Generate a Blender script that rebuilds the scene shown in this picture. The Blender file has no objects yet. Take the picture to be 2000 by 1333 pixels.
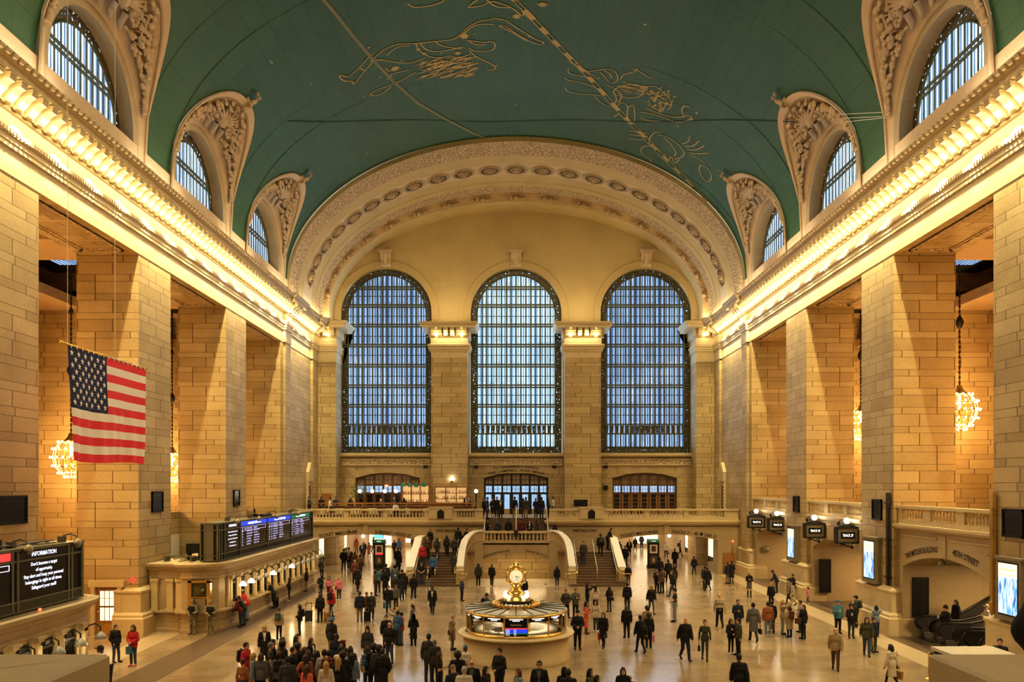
import bpy, math, random
import numpy as np
from mathutils import Vector, Matrix
R = math.radians
pi = math.pi
rnd = random.Random(7)
scene = bpy.context.scene
COL = scene.collection
CZ = 7.3; F = 1600.0; PX0 = 1008.0; PY0 = 947.0


def W(px, py, d):
    """world point seen at pixel (px,py) at depth d"""
    return Vector(((px - PX0) * d / F, d, CZ - (py - PY0) * d / F))


# ------------------------------------------------------------------ materials
class NT:
    def __init__(self, name):
        self.m = bpy.data.materials.new(name)
        self.m.use_nodes = True
        self.t = self.m.node_tree
        self.n = self.t.nodes
        self.b = self.n.get('Principled BSDF')
        self.out = self.n.get('Material Output')

    def add(self, typ, **kw):
        nd = self.n.new(typ)
        for k, v in kw.items():
            setattr(nd, k, v)
        return nd

    def link(self, a, b):
        self.t.links.new(a, b)

    def math(self, op, a, b=None, clamp=False):
        nd = self.add('ShaderNodeMath', operation=op, use_clamp=clamp)
        for i, v in enumerate((a, b)):
            if v is None:
                continue
            if isinstance(v, (int, float)):
                nd.inputs[i].default_value = v
            else:
                self.link(v, nd.inputs[i])
        return nd.outputs[0]

    def mix(self, fac, a, b, blend='MIX'):
        nd = self.add('ShaderNodeMix', data_type='RGBA', blend_type=blend)
        for sock, v in ((nd.inputs[0], fac), (nd.inputs[6], a), (nd.inputs[7], b)):
            if isinstance(v, (int, float)):
                sock.default_value = v
            elif isinstance(v, (tuple, list)):
                sock.default_value = (*v[:3], 1)
            else:
                self.link(v, sock)
        return nd.outputs[2]

    def noise(self, scale, detail=3, vec=None, rough=.55):
        nd = self.add('ShaderNodeTexNoise')
        nd.inputs['Scale'].default_value = scale
        nd.inputs['Detail'].default_value = detail
        nd.inputs['Roughness'].default_value = rough
        if vec is not None:
            self.link(vec, nd.inputs['Vector'])
        return nd.outputs['Fac']

    def ramp(self, fac, stops):
        nd = self.add('ShaderNodeValToRGB')
        el = nd.color_ramp.elements
        while len(el) < len(stops):
            el.new(.5)
        for e, (p, c) in zip(el, stops):
            e.position = p
            e.color = (*c[:3], 1) if not isinstance(c, (int, float)) else (c, c, c, 1)
        self.link(fac, nd.inputs[0])
        return nd.outputs[0]

    def pos(self):
        if not hasattr(self, '_g'):
            self._g = self.add('ShaderNodeNewGeometry')
        return self._g.outputs['Position']

    def wallvec(self):
        """(u, v) that follows the wall a face lies in, from world position"""
        p = self.pos()
        s = self.add('ShaderNodeSeparateXYZ'); self.link(p, s.inputs[0])
        ns = self.add('ShaderNodeSeparateXYZ'); self.link(self._g.outputs['True Normal'], ns.inputs[0])
        ax = self.math('GREATER_THAN', self.math('ABSOLUTE', ns.outputs[0]), .7)
        az = self.math('GREATER_THAN', self.math('ABSOLUTE', ns.outputs[2]), .7)
        mx = self.add('ShaderNodeMix'); self.link(ax, mx.inputs[0]); self.link(s.outputs[0], mx.inputs[2]); self.link(s.outputs[1], mx.inputs[3])
        mz = self.add('ShaderNodeMix'); self.link(az, mz.inputs[0]); self.link(s.outputs[2], mz.inputs[2]); self.link(s.outputs[1], mz.inputs[3])
        c = self.add('ShaderNodeCombineXYZ'); self.link(mx.outputs[0], c.inputs[0]); self.link(mz.outputs[0], c.inputs[1])
        return c.outputs[0]

    def brick(self, vec, c1, c2, cm, bw, bh, ms=.012, off=.5):
        nd = self.add('ShaderNodeTexBrick')
        self.link(vec, nd.inputs['Vector'])
        nd.offset = off
        for k, v in (('Color1', c1), ('Color2', c2), ('Mortar', cm)):
            nd.inputs[k].default_value = (*v, 1)
        nd.inputs['Scale'].default_value = 1
        nd.inputs['Mortar Size'].default_value = ms
        nd.inputs['Mortar Smooth'].default_value = .3
        nd.inputs['Brick Width'].default_value = bw
        nd.inputs['Row Height'].default_value = bh
        return nd

    def bump(self, h, strength=.3, dist=.02):
        nd = self.add('ShaderNodeBump')
        nd.inputs['Strength'].default_value = strength
        nd.inputs['Distance'].default_value = dist
        self.link(h, nd.inputs['Height'])
        self.link(nd.outputs[0], self.b.inputs['Normal'])

    def set(self, color=None, rough=None, metal=None):
        for k, v in (('Base Color', color), ('Roughness', rough), ('Metallic', metal)):
            if v is None:
                continue
            if isinstance(v, (int, float)):
                self.b.inputs[k].default_value = v
            elif isinstance(v, (tuple, list)):
                self.b.inputs[k].default_value = (*v[:3], 1)
            else:
                self.link(v, self.b.inputs[k])
        return self

    def emit(self, color, strength):
        if isinstance(color, (tuple, list)):
            self.b.inputs['Emission Color'].default_value = (*color[:3], 1)
        else:
            self.link(color, self.b.inputs['Emission Color'])
        self.b.inputs['Emission Strength'].default_value = strength
        return self


M = {}


def simple(name, color, rough=.6, metal=0, var=.12, nscale=6, bump=0):
    n = NT(name)
    f = n.noise(nscale, 4, n.pos())
    c = n.mix(f, tuple(x * (1 - var) for x in color), tuple(min(1, x * (1 + var)) for x in color))
    n.set(c, rough, metal)
    if bump:
        n.bump(f, bump, .02)
    M[name] = n.m
    return n.m


def glow(name, color, strength):
    n = NT(name)
    n.set(color, .4)
    n.emit(color, strength)
    M[name] = n.m
    return n.m


def stone(name, c1, c2, cm, bw, bh, ms=.014, rough=.65, nz=.25, bump=.35, courses=0):
    n = NT(name)
    v = n.wallvec()
    if courses:                                   # tall and low courses in turn
        sx = n.add('ShaderNodeSeparateXYZ'); n.link(v, sx.inputs[0])
        q = n.math('DIVIDE', sx.outputs[1], courses); t = n.math('FRACT', q)
        k = n.math('ADD', n.math('MULTIPLY', n.math('MINIMUM', t, .65), 1 / .65), n.math('MULTIPLY', n.math('MAXIMUM', n.math('SUBTRACT', t, .65), 0), 1 / .35))
        cv = n.add('ShaderNodeCombineXYZ'); n.link(sx.outputs[0], cv.inputs[0]); n.link(n.math('ADD', n.math('MULTIPLY', n.math('FLOOR', q), 2), k), cv.inputs[1]); v = cv.outputs[0]
    b = n.brick(v, c1, c2, cm, bw, bh, ms)
    b.offset_frequency = 2; b.squash = 1.6; b.squash_frequency = 3
    big = n.noise(.35, 3, n.pos())
    fine = n.noise(9, 5, n.pos(), .65)
    dirt = n.ramp(big, [(.3, (1 - nz, 1 - nz * 1.1, 1 - nz * 1.25)), (.7, (1, 1, 1))])
    c = n.mix(1, b.outputs['Color'], dirt, 'MULTIPLY')
    c = n.mix(.5, c, n.ramp(fine, [(.3, (.78, .76, .72)), (.7, (1.05, 1.05, 1.05))]), 'MULTIPLY')
    n.set(c, rough)
    h = n.math('SUBTRACT', n.math('MULTIPLY', fine, .45), b.outputs['Fac'])
    n.bump(h, bump, .03)
    M[name] = n.m
    return n.m


stone('limestone', (.60, .475, .255), (.47, .355, .175), (.15, .09, .035), 1.7, 1.0, .024, courses=.92, bump=.6)
stone('smooth_stone', (.53, .425, .255), (.49, .385, .225), (.36, .27, .15), 3.2, 1.5, .006, .5, .15, .1)
stone('tympanum_stone', (.58, .46, .235), (.56, .44, .225), (.52, .40, .2), 2.5, 1.2, .004, .75, .12, .12)
simple('plain_stone', (.58, .465, .265), .55, 0, .14, 2.2, .08)
simple('cream_plaster', (.60, .46, .30), .7, 0, .12, 3, .1)
simple('carved_stone', (.55, .42, .27), .75, 0, .3, 5, .4)
simple('dark_bronze', (.045, .042, .028), .45, .6, .3, 8)
simple('green_bronze', (.12, .125, .075), .5, .5, .3, 5)
simple('olive_metal', (.17, .165, .115), .5, .45, .2, 3)
simple('brass', (.78, .55, .2), .25, 1, .12, 5)
simple('gold', (.85, .58, .2), .22, 1, .2, 20, .2)
simple('black_metal', (.012, .012, .012), .5, .3, .2, 6)
simple('black_plastic', (.02, .02, .022), .45, 0, .2, 6)
simple('steel', (.45, .43, .4), .3, .9, .1, 6)
simple('dark_wood', (.13, .06, .025), .4, 0, .3, 4)
simple('orange_wood', (.36, .17, .05), .4, 0, .25, 4)
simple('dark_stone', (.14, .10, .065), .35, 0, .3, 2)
simple('white_cloth', (.8, .74, .6), .8)
simple('white_paint', (.75, .7, .58), .5)
simple('bronze_grey', (.3, .26, .18), .45, .5, .2, 5)
simple('roof_grey', (.36, .36, .31), .35, .2, .15, 3)
simple('engraved', (.035, .02, .01), .8, 0, .1, 6)
simple('screen_black', (.008, .007, .008), .25)
simple('teal_sign', (.03, .22, .15), .5)
simple('leaf_green', (.12, .15, .05), .7)
simple('rubber', (.01, .01, .01), .35)
simple('cable_grey', (.10, .09, .075), .6)
glow('bulb', (1, .82, .5), 14)
glow('globe_lamp', (1, .93, .8), 9)
glow('lamp_shade', (1, .8, .5), 4)
glow('led_text', (.75, .8, 1), 1.6)
glow('led_white', (1, .98, .92), 1.3)
glow('led_blue', (.02, .06, .9), 1.0)
glow('led_green', (.0, .16, .07), .8)
glow('led_red', (1, .06, .06), 1.0)
glow('led_violet', (.55, .55, .95), 1.1)
glow('ad_yellow', (1, .93, .55), 1.25)
glow('exit_red', (1, .16, .05), 2)
glow('panel_white', (1, .88, .62), 1.0)
glow('cyan_screen', (.1, .65, 1), 1.6)

# ------------------------------------------------------------------ mesh builder


class MB:
    def __init__(self):
        self.v = []; self.f = []; self.mi = []; self.cur = 0; self.sm = []; self.smooth = False

    def mat(self, i):
        self.cur = i
        return self

    def face(self, idx):
        self.f.append(tuple(idx)); self.mi.append(self.cur); self.sm.append(self.smooth)

    def quad(self, a, b, c, d):
        n = len(self.v); self.v += [tuple(a), tuple(b), tuple(c), tuple(d)]
        self.face((n, n + 1, n + 2, n + 3))

    def poly(self, pts):
        n = len(self.v); self.v += [tuple(p) for p in pts]
        self.face(range(n, n + len(pts)))

    def box(self, x0, x1, y0, y1, z0, z1):
        n = len(self.v)
        self.v += [(x, y, z) for z in (z0, z1) for y in (y0, y1) for x in (x0, x1)]
        for q in ((0, 2, 3, 1), (4, 5, 7, 6), (0, 1, 5, 4), (2, 6, 7, 3), (0, 4, 6, 2), (1, 3, 7, 5)):
            self.face([n + i for i in q])
        return self

    def grid(self, rows, close=False):
        """rows of equal length points -> quads"""
        n = len(self.v); w = len(rows[0])
        for r in rows:
            self.v += [tuple(p) for p in r]
        for i in range(len(rows) - 1):
            for j in range(w - (0 if close else 1)):
                a = n + i * w + j; b = n + i * w + (j + 1) % w
                self.face((a, b, b + w, a + w))
        return self

    def prism(self, pts, axis, lo, hi):
        """closed 2D polygon extruded along axis: 'x' pts=(y,z), 'y' pts=(x,z), 'z' pts=(x,y)"""
        def P(p, t):
            return {'x': (t, p[0], p[1]), 'y': (p[0], t, p[1]), 'z': (p[0], p[1], t)}[axis]
        n = len(self.v); k = len(pts)
        self.v += [P(p, lo) for p in pts] + [P(p, hi) for p in pts]
        self.face(range(n, n + k)); self.face(range(n + 2 * k - 1, n + k - 1, -1))
        for i in range(k):
            j = (i + 1) % k
            self.face((n + i, n + k + i, n + k + j, n + j))
        return self

    def lathe(self, prof, c=(0, 0, 0), segs=24, a0=0, a1=2 * pi):
        full = abs(a1 - a0 - 2 * pi) < 1e-6
        k = segs if full else segs + 1
        rows = [[(c[0] + r * math.cos(a0 + (a1 - a0) * j / segs), c[1] + r * math.sin(a0 + (a1 - a0) * j / segs), c[2] + z)
                 for j in range(k)] for r, z in prof]
        s = self.smooth; self.smooth = True
        self.grid(rows, full)
        self.smooth = s
        return self

    def tube(self, pts, r, segs=8, caps=True):
        pts = [Vector(p) for p in pts]
        rows = []
        up = None
        for i, p in enumerate(pts):
            t = (pts[min(i + 1, len(pts) - 1)] - pts[max(i - 1, 0)]).normalized()
            if up is None:
                up = Vector((0, 0, 1)) if abs(t.z) < .9 else Vector((1, 0, 0))
            a = t.cross(up).normalized(); b = a.cross(t).normalized(); up = b
            rr = r[i] if isinstance(r, (list, tuple)) else r
            rows.append([p + a * rr * math.cos(2 * pi * j / segs) + b * rr * math.sin(2 * pi * j / segs) for j in range(segs)])
        n = len(self.v)
        s = self.smooth; self.smooth = segs > 5
        self.grid(rows, True)
        self.smooth = s
        if caps:
            self.face(range(n, n + segs)); m = n + segs * (len(rows) - 1)
            self.face(range(m + segs - 1, m - 1, -1))
        return self

    def ball(self, c, r, segs=10, rings=6, sz=(1, 1, 1)):
        rows = []
        for i in range(rings + 1):
            ph = pi * i / rings
            rows.append([(c[0] + r * sz[0] * math.sin(ph) * math.cos(2 * pi * j / segs), c[1] + r * sz[1] * math.sin(ph) * math.sin(2 * pi * j / segs),
                          c[2] + r * sz[2] * math.cos(ph)) for j in range(segs)])
        s = self.smooth; self.smooth = True
        self.grid(rows, True)
        self.smooth = s
        return self

    def sweep(self, prof, path, caps=True):
        """profile (offset to the right of travel, z) along a plan polyline with mitred corners"""
        pts = [Vector((p[0], p[1])) for p in path]
        rows = []
        for i, p in enumerate(pts):
            ns = []
            for a, b in ((i - 1, i), (i, i + 1)):
                if 0 <= a and b < len(pts):
                    t = (pts[b] - pts[a]).normalized(); ns.append(Vector((t.y, -t.x)))
            if len(ns) == 2:
                m = (ns[0] + ns[1]); m = m / max(.2, m.dot(ns[0]))
            else:
                m = ns[0]
            rows.append([(p.x + m.x * o, p.y + m.y * o, z) for o, z in prof])
        self.grid(rows)
        if caps:
            for r in (rows[0], rows[-1]):
                self.poly(r)
        return self

    def xf(self, mtx, start=0):
        for i in range(start, len(self.v)):
            self.v[i] = tuple(mtx @ Vector(self.v[i]))
        return self

    def mesh(self, name, mats):
        me = bpy.data.meshes.new(name)
        me.from_pydata(self.v, [], self.f)
        for m in mats:
            me.materials.append(M[m] if isinstance(m, str) else m)
        me.polygons.foreach_set('material_index', self.mi)
        me.polygons.foreach_set('use_smooth', self.sm)
        me.update()
        return me

    def build(self, name, mats, parent=None, loc=None, rz=0, fix=True):
        if isinstance(mats, str):
            mats = [mats]
        me = self.mesh(name, mats)
        if fix:
            import bmesh
            bm = bmesh.new(); bm.from_mesh(me)
            bmesh.ops.remove_doubles(bm, verts=bm.verts, dist=1e-5)
            bmesh.ops.recalc_face_normals(bm, faces=bm.faces)
            bm.to_mesh(me); bm.free()
        return obj(name, me, parent, loc, rz)


def obj(name, me, parent=None, loc=None, rz=0):
    o = bpy.data.objects.new(name, me)
    COL.objects.link(o)
    if parent is not None:
        o.parent = parent
    if loc is not None:
        o.location = loc
    o.rotation_euler.z = rz
    return o


def empty(name, loc=(0, 0, 0), rz=0):
    o = obj(name, None, None, loc, rz)
    o.empty_display_size = .2
    return o


def tag(o, label=None, cat=None, group=None, kind=None):
    for k, v in (('label', label), ('category', cat), ('group', group), ('kind', kind)):
        if v:
            o[k] = v
    return o


def struct(o):
    o['kind'] = 'structure'
    return o


def copy_tree(o, parent=None, loc=None, rz=None):
    c = o.copy(); COL.objects.link(c); c.parent = parent
    if loc is not None:
        c.location = loc
    if rz is not None:
        c.rotation_euler.z = rz
    for ch in list(o.children):
        copy_tree(ch, c)
    return c


def local_mb(parent_loc):
    return Matrix.Translation(-Vector(parent_loc))


_txt = {}


def text_pts(body, size=1.0, align='CENTER'):
    """flat text outline mesh -> (verts array, faces)"""
    key = (body, align)
    if key not in _txt:
        cu = bpy.data.curves.new('t', 'FONT')
        cu.body = body; cu.align_x = align; cu.size = 1; cu.resolution_u = 2; cu.offset = .014
        cu.space_line = 1.1
        o = bpy.data.objects.new('t', cu); COL.objects.link(o)
        dg = bpy.context.evaluated_depsgraph_get()
        me = bpy.data.meshes.new_from_object(o.evaluated_get(dg))
        vs = [tuple(v.co) for v in me.vertices]; fs = [tuple(p.vertices) for p in me.polygons]
        bpy.data.objects.remove(o); bpy.data.curves.remove(cu); bpy.data.meshes.remove(me)
        _txt[key] = (vs, fs)
    vs, fs = _txt[key]
    return [(x * size, y * size) for x, y, z in vs], fs


def text_into(mb, body, size, fn, align='CENTER', width=None):
    """add text to a mesh; fn maps (x,y) in text plane to a 3D point; width squeezes to a given length"""
    vs, fs = text_pts(body, size, align)
    if not vs:
        return
    if width:
        w = max(v[0] for v in vs) - min(v[0] for v in vs)
        k = width / w
        vs = [(x * k, y) for x, y in vs]
    n = len(mb.v)
    mb.v += [tuple(fn(x, y)) for x, y in vs]
    for f in fs:
        mb.face([n + i for i in f])
# ------------------------------------------------------------------ special materials of the shell
def mk_floor():
    n = NT('floor_marble')
    p = n.pos()
    b = n.brick(p, (.41, .322, .21), (.34, .262, .168), (.26, .19, .112), 2.4, 1.2, .008, .5)
    b.squash = 1.0
    f = n.noise(.5, 5, p); g = n.noise(3.0, 6, p, .7)
    c = n.mix(1, b.outputs['Color'], n.ramp(f, [(.3, (.8, .78, .76)), (.7, (1.08, 1.06, 1.04))]), 'MULTIPLY')
    c = n.mix(.6, c, n.ramp(g, [(.35, (.84, .82, .78)), (.65, (1.05, 1.05, 1.05))]), 'MULTIPLY')
    n.set(c, n.math('ADD', n.math('MULTIPLY', g, .16), .10))
    n.b.inputs['Specular IOR Level'].default_value = .6
    M['floor_marble'] = n.m


def mk_vault():
    n = NT('vault_teal')
    p = n.pos()
    s = n.add('ShaderNodeSeparateXYZ'); n.link(p, s.inputs[0])
    ang = n.math('ARCTAN2', n.math('SUBTRACT', s.outputs[2], 18), s.outputs[0])
    u = n.math('MULTIPLY', ang, 18)
    cb = n.add('ShaderNodeCombineXYZ'); n.link(s.outputs[1], cb.inputs[0]); n.link(u, cb.inputs[1])
    b = n.brick(cb.outputs[0], (.036, .106, .050), (.032, .094, .045), (.020, .062, .030), 2.2, 1.0, .02)
    big = n.noise(.16, 4, p); fine = n.noise(14, 3, p)
    c = n.mix(n.math('MULTIPLY', n.math('SUBTRACT', big, .45, True), 1.6, True), b.outputs['Color'], (.060, .118, .058))
    c = n.mix(.4, c, n.ramp(fine, [(.35, (.8, .8, .8)), (.65, (1.15, 1.15, 1.1))]), 'MULTIPLY')
    # painted gold stars
    vo = n.add('ShaderNodeTexVoronoi'); vo.inputs['Scale'].default_value = .8
    n.link(p, vo.inputs['Vector'])
    wn = n.add('ShaderNodeSeparateColor'); n.link(vo.outputs['Color'], wn.inputs[0])
    rad = n.math('MULTIPLY', n.math('SUBTRACT', wn.outputs[0], .45, True), .11)
    st = n.math('LESS_THAN', vo.outputs['Distance'], rad)
    c = n.mix(n.math('MULTIPLY', st, .75), c, (.50, .42, .17))
    n.set(c, .55)
    M['vault_teal'] = n.m


def mk_pane(name, hi, lo, dark, strength, per=.515, seed=0.0, axis=0):
    """bright daylit glazing with pale vertical strips of the second glass wall behind it"""
    n = NT(name)
    p = n.pos()
    s = n.add('ShaderNodeSeparateXYZ'); n.link(p, s.inputs[0])
    x = n.math('DIVIDE', s.outputs[axis], per)
    fr = n.math('FRACT', n.math('ADD', n.math('MULTIPLY', x, 2), .25 + seed))
    cell = n.math('FLOOR', x)
    cb = n.add('ShaderNodeCombineXYZ'); n.link(cell, cb.inputs[0])
    n.link(n.math('FLOOR', n.math('DIVIDE', s.outputs[2], 1.9)), cb.inputs[1])
    wn = n.add('ShaderNodeTexWhiteNoise'); n.link(cb.outputs[0], wn.inputs['Vector'])
    big = n.noise(.3, 2, p)
    base = n.ramp(fr, [(.0, dark), (.18, lo), (.42, hi), (.62, hi), (.8, lo), (1, dark)])
    k = n.math('ADD', n.math('MULTIPLY', wn.outputs['Value'], .45), n.math('MULTIPLY', big, 1.1))
    col = n.mix(1, base, n.ramp(n.math('MULTIPLY', k, .7), [(0, .35), (1, 1.2)]), 'MULTIPLY')
    n.set((.05, .08, .1), .15)
    n.emit(col, strength)
    M[name] = n.m


def mk_grille():
    """cast bronze scrollwork: dark metal with small openings that let the glass show through"""
    n = NT('scrollwork')
    vo = n.add('ShaderNodeTexVoronoi', feature='DISTANCE_TO_EDGE'); vo.inputs['Scale'].default_value = 4.2
    n.link(n.pos(), vo.inputs['Vector'])
    hole = n.math('GREATER_THAN', vo.outputs['Distance'], .33)
    n.set(n.mix(n.noise(9, 3, n.pos()), (.05, .048, .03), (.16, .13, .06)), .5, .4)
    tr = n.add('ShaderNodeBsdfTransparent'); mx = n.add('ShaderNodeMixShader')
    n.link(hole, mx.inputs[0]); n.link(n.b.outputs[0], mx.inputs[1]); n.link(tr.outputs[0], mx.inputs[2])
    n.link(mx.outputs[0], n.out.inputs[0])
    M['scrollwork'] = n.m


def mk_carved_band():
    n = NT('carved_band')
    p = n.pos()
    vo = n.add('ShaderNodeTexVoronoi', feature='DISTANCE_TO_EDGE'); vo.inputs['Scale'].default_value = 3.2
    n.link(p, vo.inputs['Vector'])
    e = n.math('MULTIPLY', vo.outputs['Distance'], 3, True)
    c = n.ramp(e, [(0, (.30, .21, .115)), (.3, (.52, .395, .235)), (1, (.60, .47, .295))])
    n.set(c, .8)
    n.bump(e, .7, .08)
    M['carved_band'] = n.m


mk_floor(); mk_vault(); mk_grille(); mk_carved_band()
mk_pane('pane_side', (.62, .78, 1), (.2, .33, .52), (.03, .05, .08), 2.0, .52, 0, 1)
mk_pane('pane_back', (.48, .68, 1), (.16, .30, .58), (.02, .045, .10), 1.05, .5135)
mk_pane('pane_mid', (.66, .88, 1), (.32, .56, .84), (.06, .16, .28), 1.3, .5135)
mk_pane('pane_door', (.55, .75, 1), (.25, .42, .75), (.04, .1, .2), 1.3, .3)
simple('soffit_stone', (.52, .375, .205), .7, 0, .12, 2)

# ------------------------------------------------------------------ levels and plan
WX = 18.3                                  # nave wall plane
PIERS = [(3.7, 7.4), (15.7, 19.4), (27.7, 31.4), (39.7, 43.4), (51.65, 55.5), (63.65, 80)]
BAYS = [(7.4, 15.7), (19.4, 27.7), (31.4, 39.7), (43.4, 51.65), (55.5, 63.65)]
LUN = [35.6, 47.6, 59.6]                   # lunette centres seen
ZO = 18.5                                  # opening soffit
VA, VB, VZ = 18.3, 11.5, 23.6              # vault ellipse
VEND = 65.4
BW = 77.0                                  # back wall face
BF = 67.0                                  # west balcony front
BZ = 4.5                                   # balcony floor


def vault_x(z):
    t = max(0, min(1, (z - VZ) / VB)); return VA * math.sqrt(1 - t * t)


# floor --------------------------------------------------------------
mb = MB()
for x0, x1, y0, y1 in ((-32, 32, -10, 58.5), (-32, -3.9, 58.5, 97), (3.9, 32, 58.5, 97), (-3.9, 3.9, 71, 97)):
    mb.quad((x0, y0, 0), (x1, y0, 0), (x1, y1, 0), (x0, y1, 0))
floor = struct(mb.build('floor', 'floor_marble'))
mb = MB()
for sg, xw in ((1, 18.0), (-1, 18.0)):      # pale stone border strips laid in the floor
    mb.box(min(sg * 16.4, sg * 17.7), max(sg * 16.4, sg * 17.7), 3, 66.5, -.05, .004)
simple('border_stone', (.47, .375, .245), .3, 0, .12, 1.5)
mb.build('floor_border', 'border_stone', floor)
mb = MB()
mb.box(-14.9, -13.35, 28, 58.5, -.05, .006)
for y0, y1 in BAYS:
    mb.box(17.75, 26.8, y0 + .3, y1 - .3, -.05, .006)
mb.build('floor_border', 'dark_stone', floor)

# side walls -----------------------------------------------------------
for sg, side in ((-1, 'left'), (1, 'right')):
    mb = MB()

    def bx(a, b, y0, y1, z0, z1):
        mb.box(min(sg * a, sg * b), max(sg * a, sg * b), y0, y1, z0, z1)
    for y0, y1 in PIERS:
        bx(WX, 21.3, y0, min(y1, 78), 0, ZO)
    bx(WX, 21.3, 3.7, 78, ZO, 22.4)
    bx(WX + .02, 19.2, 3.7, 78, 22.4, 23.62)
    wall = struct(mb.build('wall_' + side, 'limestone'))
    # engaged strips of the end section
    mb = MB()
    for y0, y1, o in ((64.3, 65.7, .22), (72.9, 74.9, .22)):
        bx(WX - o, WX + .1, y0, y1, 0, 19.4)
    mb.build('pilaster', 'limestone', wall)
    # pier bases
    for y0, y1 in PIERS[1:]:
        if sg < 0 and (y0 > 43 or y0 < 30):
            continue
        mb = MB()
        e = .0 if y1 > 70 else .42
        y1 = min(y1, 66.6)
        prof = [(0, 0), (.42, 0), (.42, .82), (.36, .9), (.36, 1.0), (.2, 1.12), (.2, 2.02), (.26, 2.08), (.26, 2.16), (.0, 2.3)]
        path = [(sg * 19.4, y0), (sg * WX, y0), (sg * WX, y1), (sg * 19.4, y1)]
        if sg > 0:
            mb.sweep(prof, [path[3], path[2], path[1], path[0]])
        else:
            mb.sweep(prof, path)
        mb.build('pier_base', 'plain_stone', wall)
    # soffit frames of the openings
    mb = MB()
    for y0, y1 in BAYS[1:]:
        a, b, c, d = sg * 18.75, sg * 20.85, y0 + .55, y1 - .55
        a, b = min(a, b), max(a, b)
        for w, h in ((.16, .07), (.3, .035)):
            mb.box(a, b, c, c + w, ZO - h, ZO + .01); mb.box(a, b, d - w, d, ZO - h, ZO + .01)
            mb.box(a, a + w, c, d, ZO - h, ZO + .01); mb.box(b - w, b, c, d, ZO - h, ZO + .01)
    mb.build('soffit_moulding', 'carved_band', wall)
    # aisle behind the piers
    mb = MB()
    bx(31, 31.4, 3.7, 66, 0, 24)
    bx(21.3, 31.2, 65.5, 66, 0, 24)
    bx(21.3, 31.2, 3.2, 3.7, 0, 24)
    for y0, y1 in PIERS[1:5]:
        bx(27.6, 31.2, y0 - .0, y1 + .0, 0, 19.5)
    mb.build('aisle_wall', 'limestone', wall)
    mb = MB()
    bx(21.25, 31.2, 3.7, 66, 20.6, 20.8)
    for y0, y1 in PIERS[1:5]:
        bx(21.3, 31.2, y0, y1, 19.2, 20.7)
    bx(30.2, 31.2, 3.7, 66, 17.2, 17.9); bx(30.5, 31.2, 3.7, 66, 16.6, 17.2)
    bx(27.2, 31.2, 3.7, 66, 18.3, 18.9)
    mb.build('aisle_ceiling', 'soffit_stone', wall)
    mb = MB()
    for y0, y1 in BAYS[1:]:
        bx(23, 28.6, y0 + 1, y1 - 1, 20.4, 20.62)
    mb.build('skylight_frame', 'black_metal', wall)
    mb = MB()
    for y0, y1 in BAYS[1:]:
        bx(25, 27, y0 + 3.2, y1 - 3.2, 20.3, 20.42)
    mb.build('skylight', 'pane_back', wall)
    for y0, y1 in BAYS[2:]:                         # tall dark windows in the aisle wall
        mb = MB()
        c = (y0 + y1) / 2
        bx(30.8, 31.05, c - 1.9, c + 1.9, 6.5, 16)
        mb.mat(1); bx(30.75, 30.85, c - 1.6, c + 1.6, 7, 15.6)
        mb.build('aisle_window', ['scrollwork', 'screen_black'], wall)
    # entablature ------------------------------------------------------
    prof = [(0, 18.5), (.02, 18.5), (.02, 19.42), (.1, 19.45), (.1, 19.6), (.13, 19.64), (.13, 19.82), (.18, 19.86), (.2, 20.08),
            (.1, 20.13), (.06, 20.2), (.06, 20.68), (.14, 20.72), (.2, 20.8), (.27, 20.84), (.27, 21.5), (1.0, 21.52), (1.0, 21.72), (1.08, 21.76),
            (1.25, 21.94), (1.25, 22.03), (.5, 22.25), (.06, 22.3), (.06, 23.62), (-.3, 23.62)]
    L = [(-WX, 3), (-WX, 64.2), (-WX + .22, 64.2), (-WX + .22, 65.8), (-WX, 65.8), (-WX, 72.8), (-WX + .22, 72.8), (-WX + .22, 74.8), (-16.45, 74.8), (-16.45, 77.5)]
    if sg > 0:
        L = [(-x, y) for x, y in reversed(L)]
    mb = MB().sweep(prof[:-3], L)
    co = struct(mb.build('trim_1' if sg < 0 else 'trim_2', 'plain_stone'))
    mb = MB()
    bx(WX - .06, WX + .3, 3, 66, 22.2, 23.63)
    mb.build('attic_band', 'cream_plaster', co)
    # egg and dart rows as small beads along the cornice
    mb = MB()
    y = 16.0
    while y < 72.6:
        bx(WX - 1.3, WX - 1.2, y, y + .17, 21.8, 21.98)
        bx(WX - .24, WX - .17, y, y + .1, 19.9, 20.06); bx(WX - .24, WX - .17, y + .19, y + .29, 19.9, 20.06)
        bx(WX - .3, WX - .24, y, y + .2, 20.8, 20.88)
        y += .38
    mb.build('dentils', 'carved_stone', co)
    # scroll brackets
    S = [(.2, 21.5), (.95, 21.5), (.98, 21.38), (.93, 21.27), (.82, 21.24), (.72, 21.16), (.62, 21.02), (.52, 20.92), (.42, 20.8), (.3, 20.76), (.2, 20.8)]
    bm_ = MB().prism([(sg * (WX - o), z) for o, z in S], 'y', -.17, .17)
    bm_.prism([(sg * (WX - o), z) for o, z in ((.25, 21.5), (1.0, 21.5), (1.0, 21.44), (.25, 21.44))], 'y', -.21, .21)
    me = bm_.mesh('bracket', ['plain_stone'])
    ys = [16 + .645 * i for i in range(90)]
    for y in ys:
        off = .22 if 64.2 < y < 65.8 or y > 72.8 else 0
        if y > 73.6:
            continue
        obj('bracket', me, co, (-sg * off, y, 0))
    up = bpy.data.lights.new('cornice_uplight', 'AREA'); up.shape = 'RECTANGLE'; up.size = .3; up.size_y = 6; up.energy = 85; up.color = (1, .84, .6)
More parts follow.
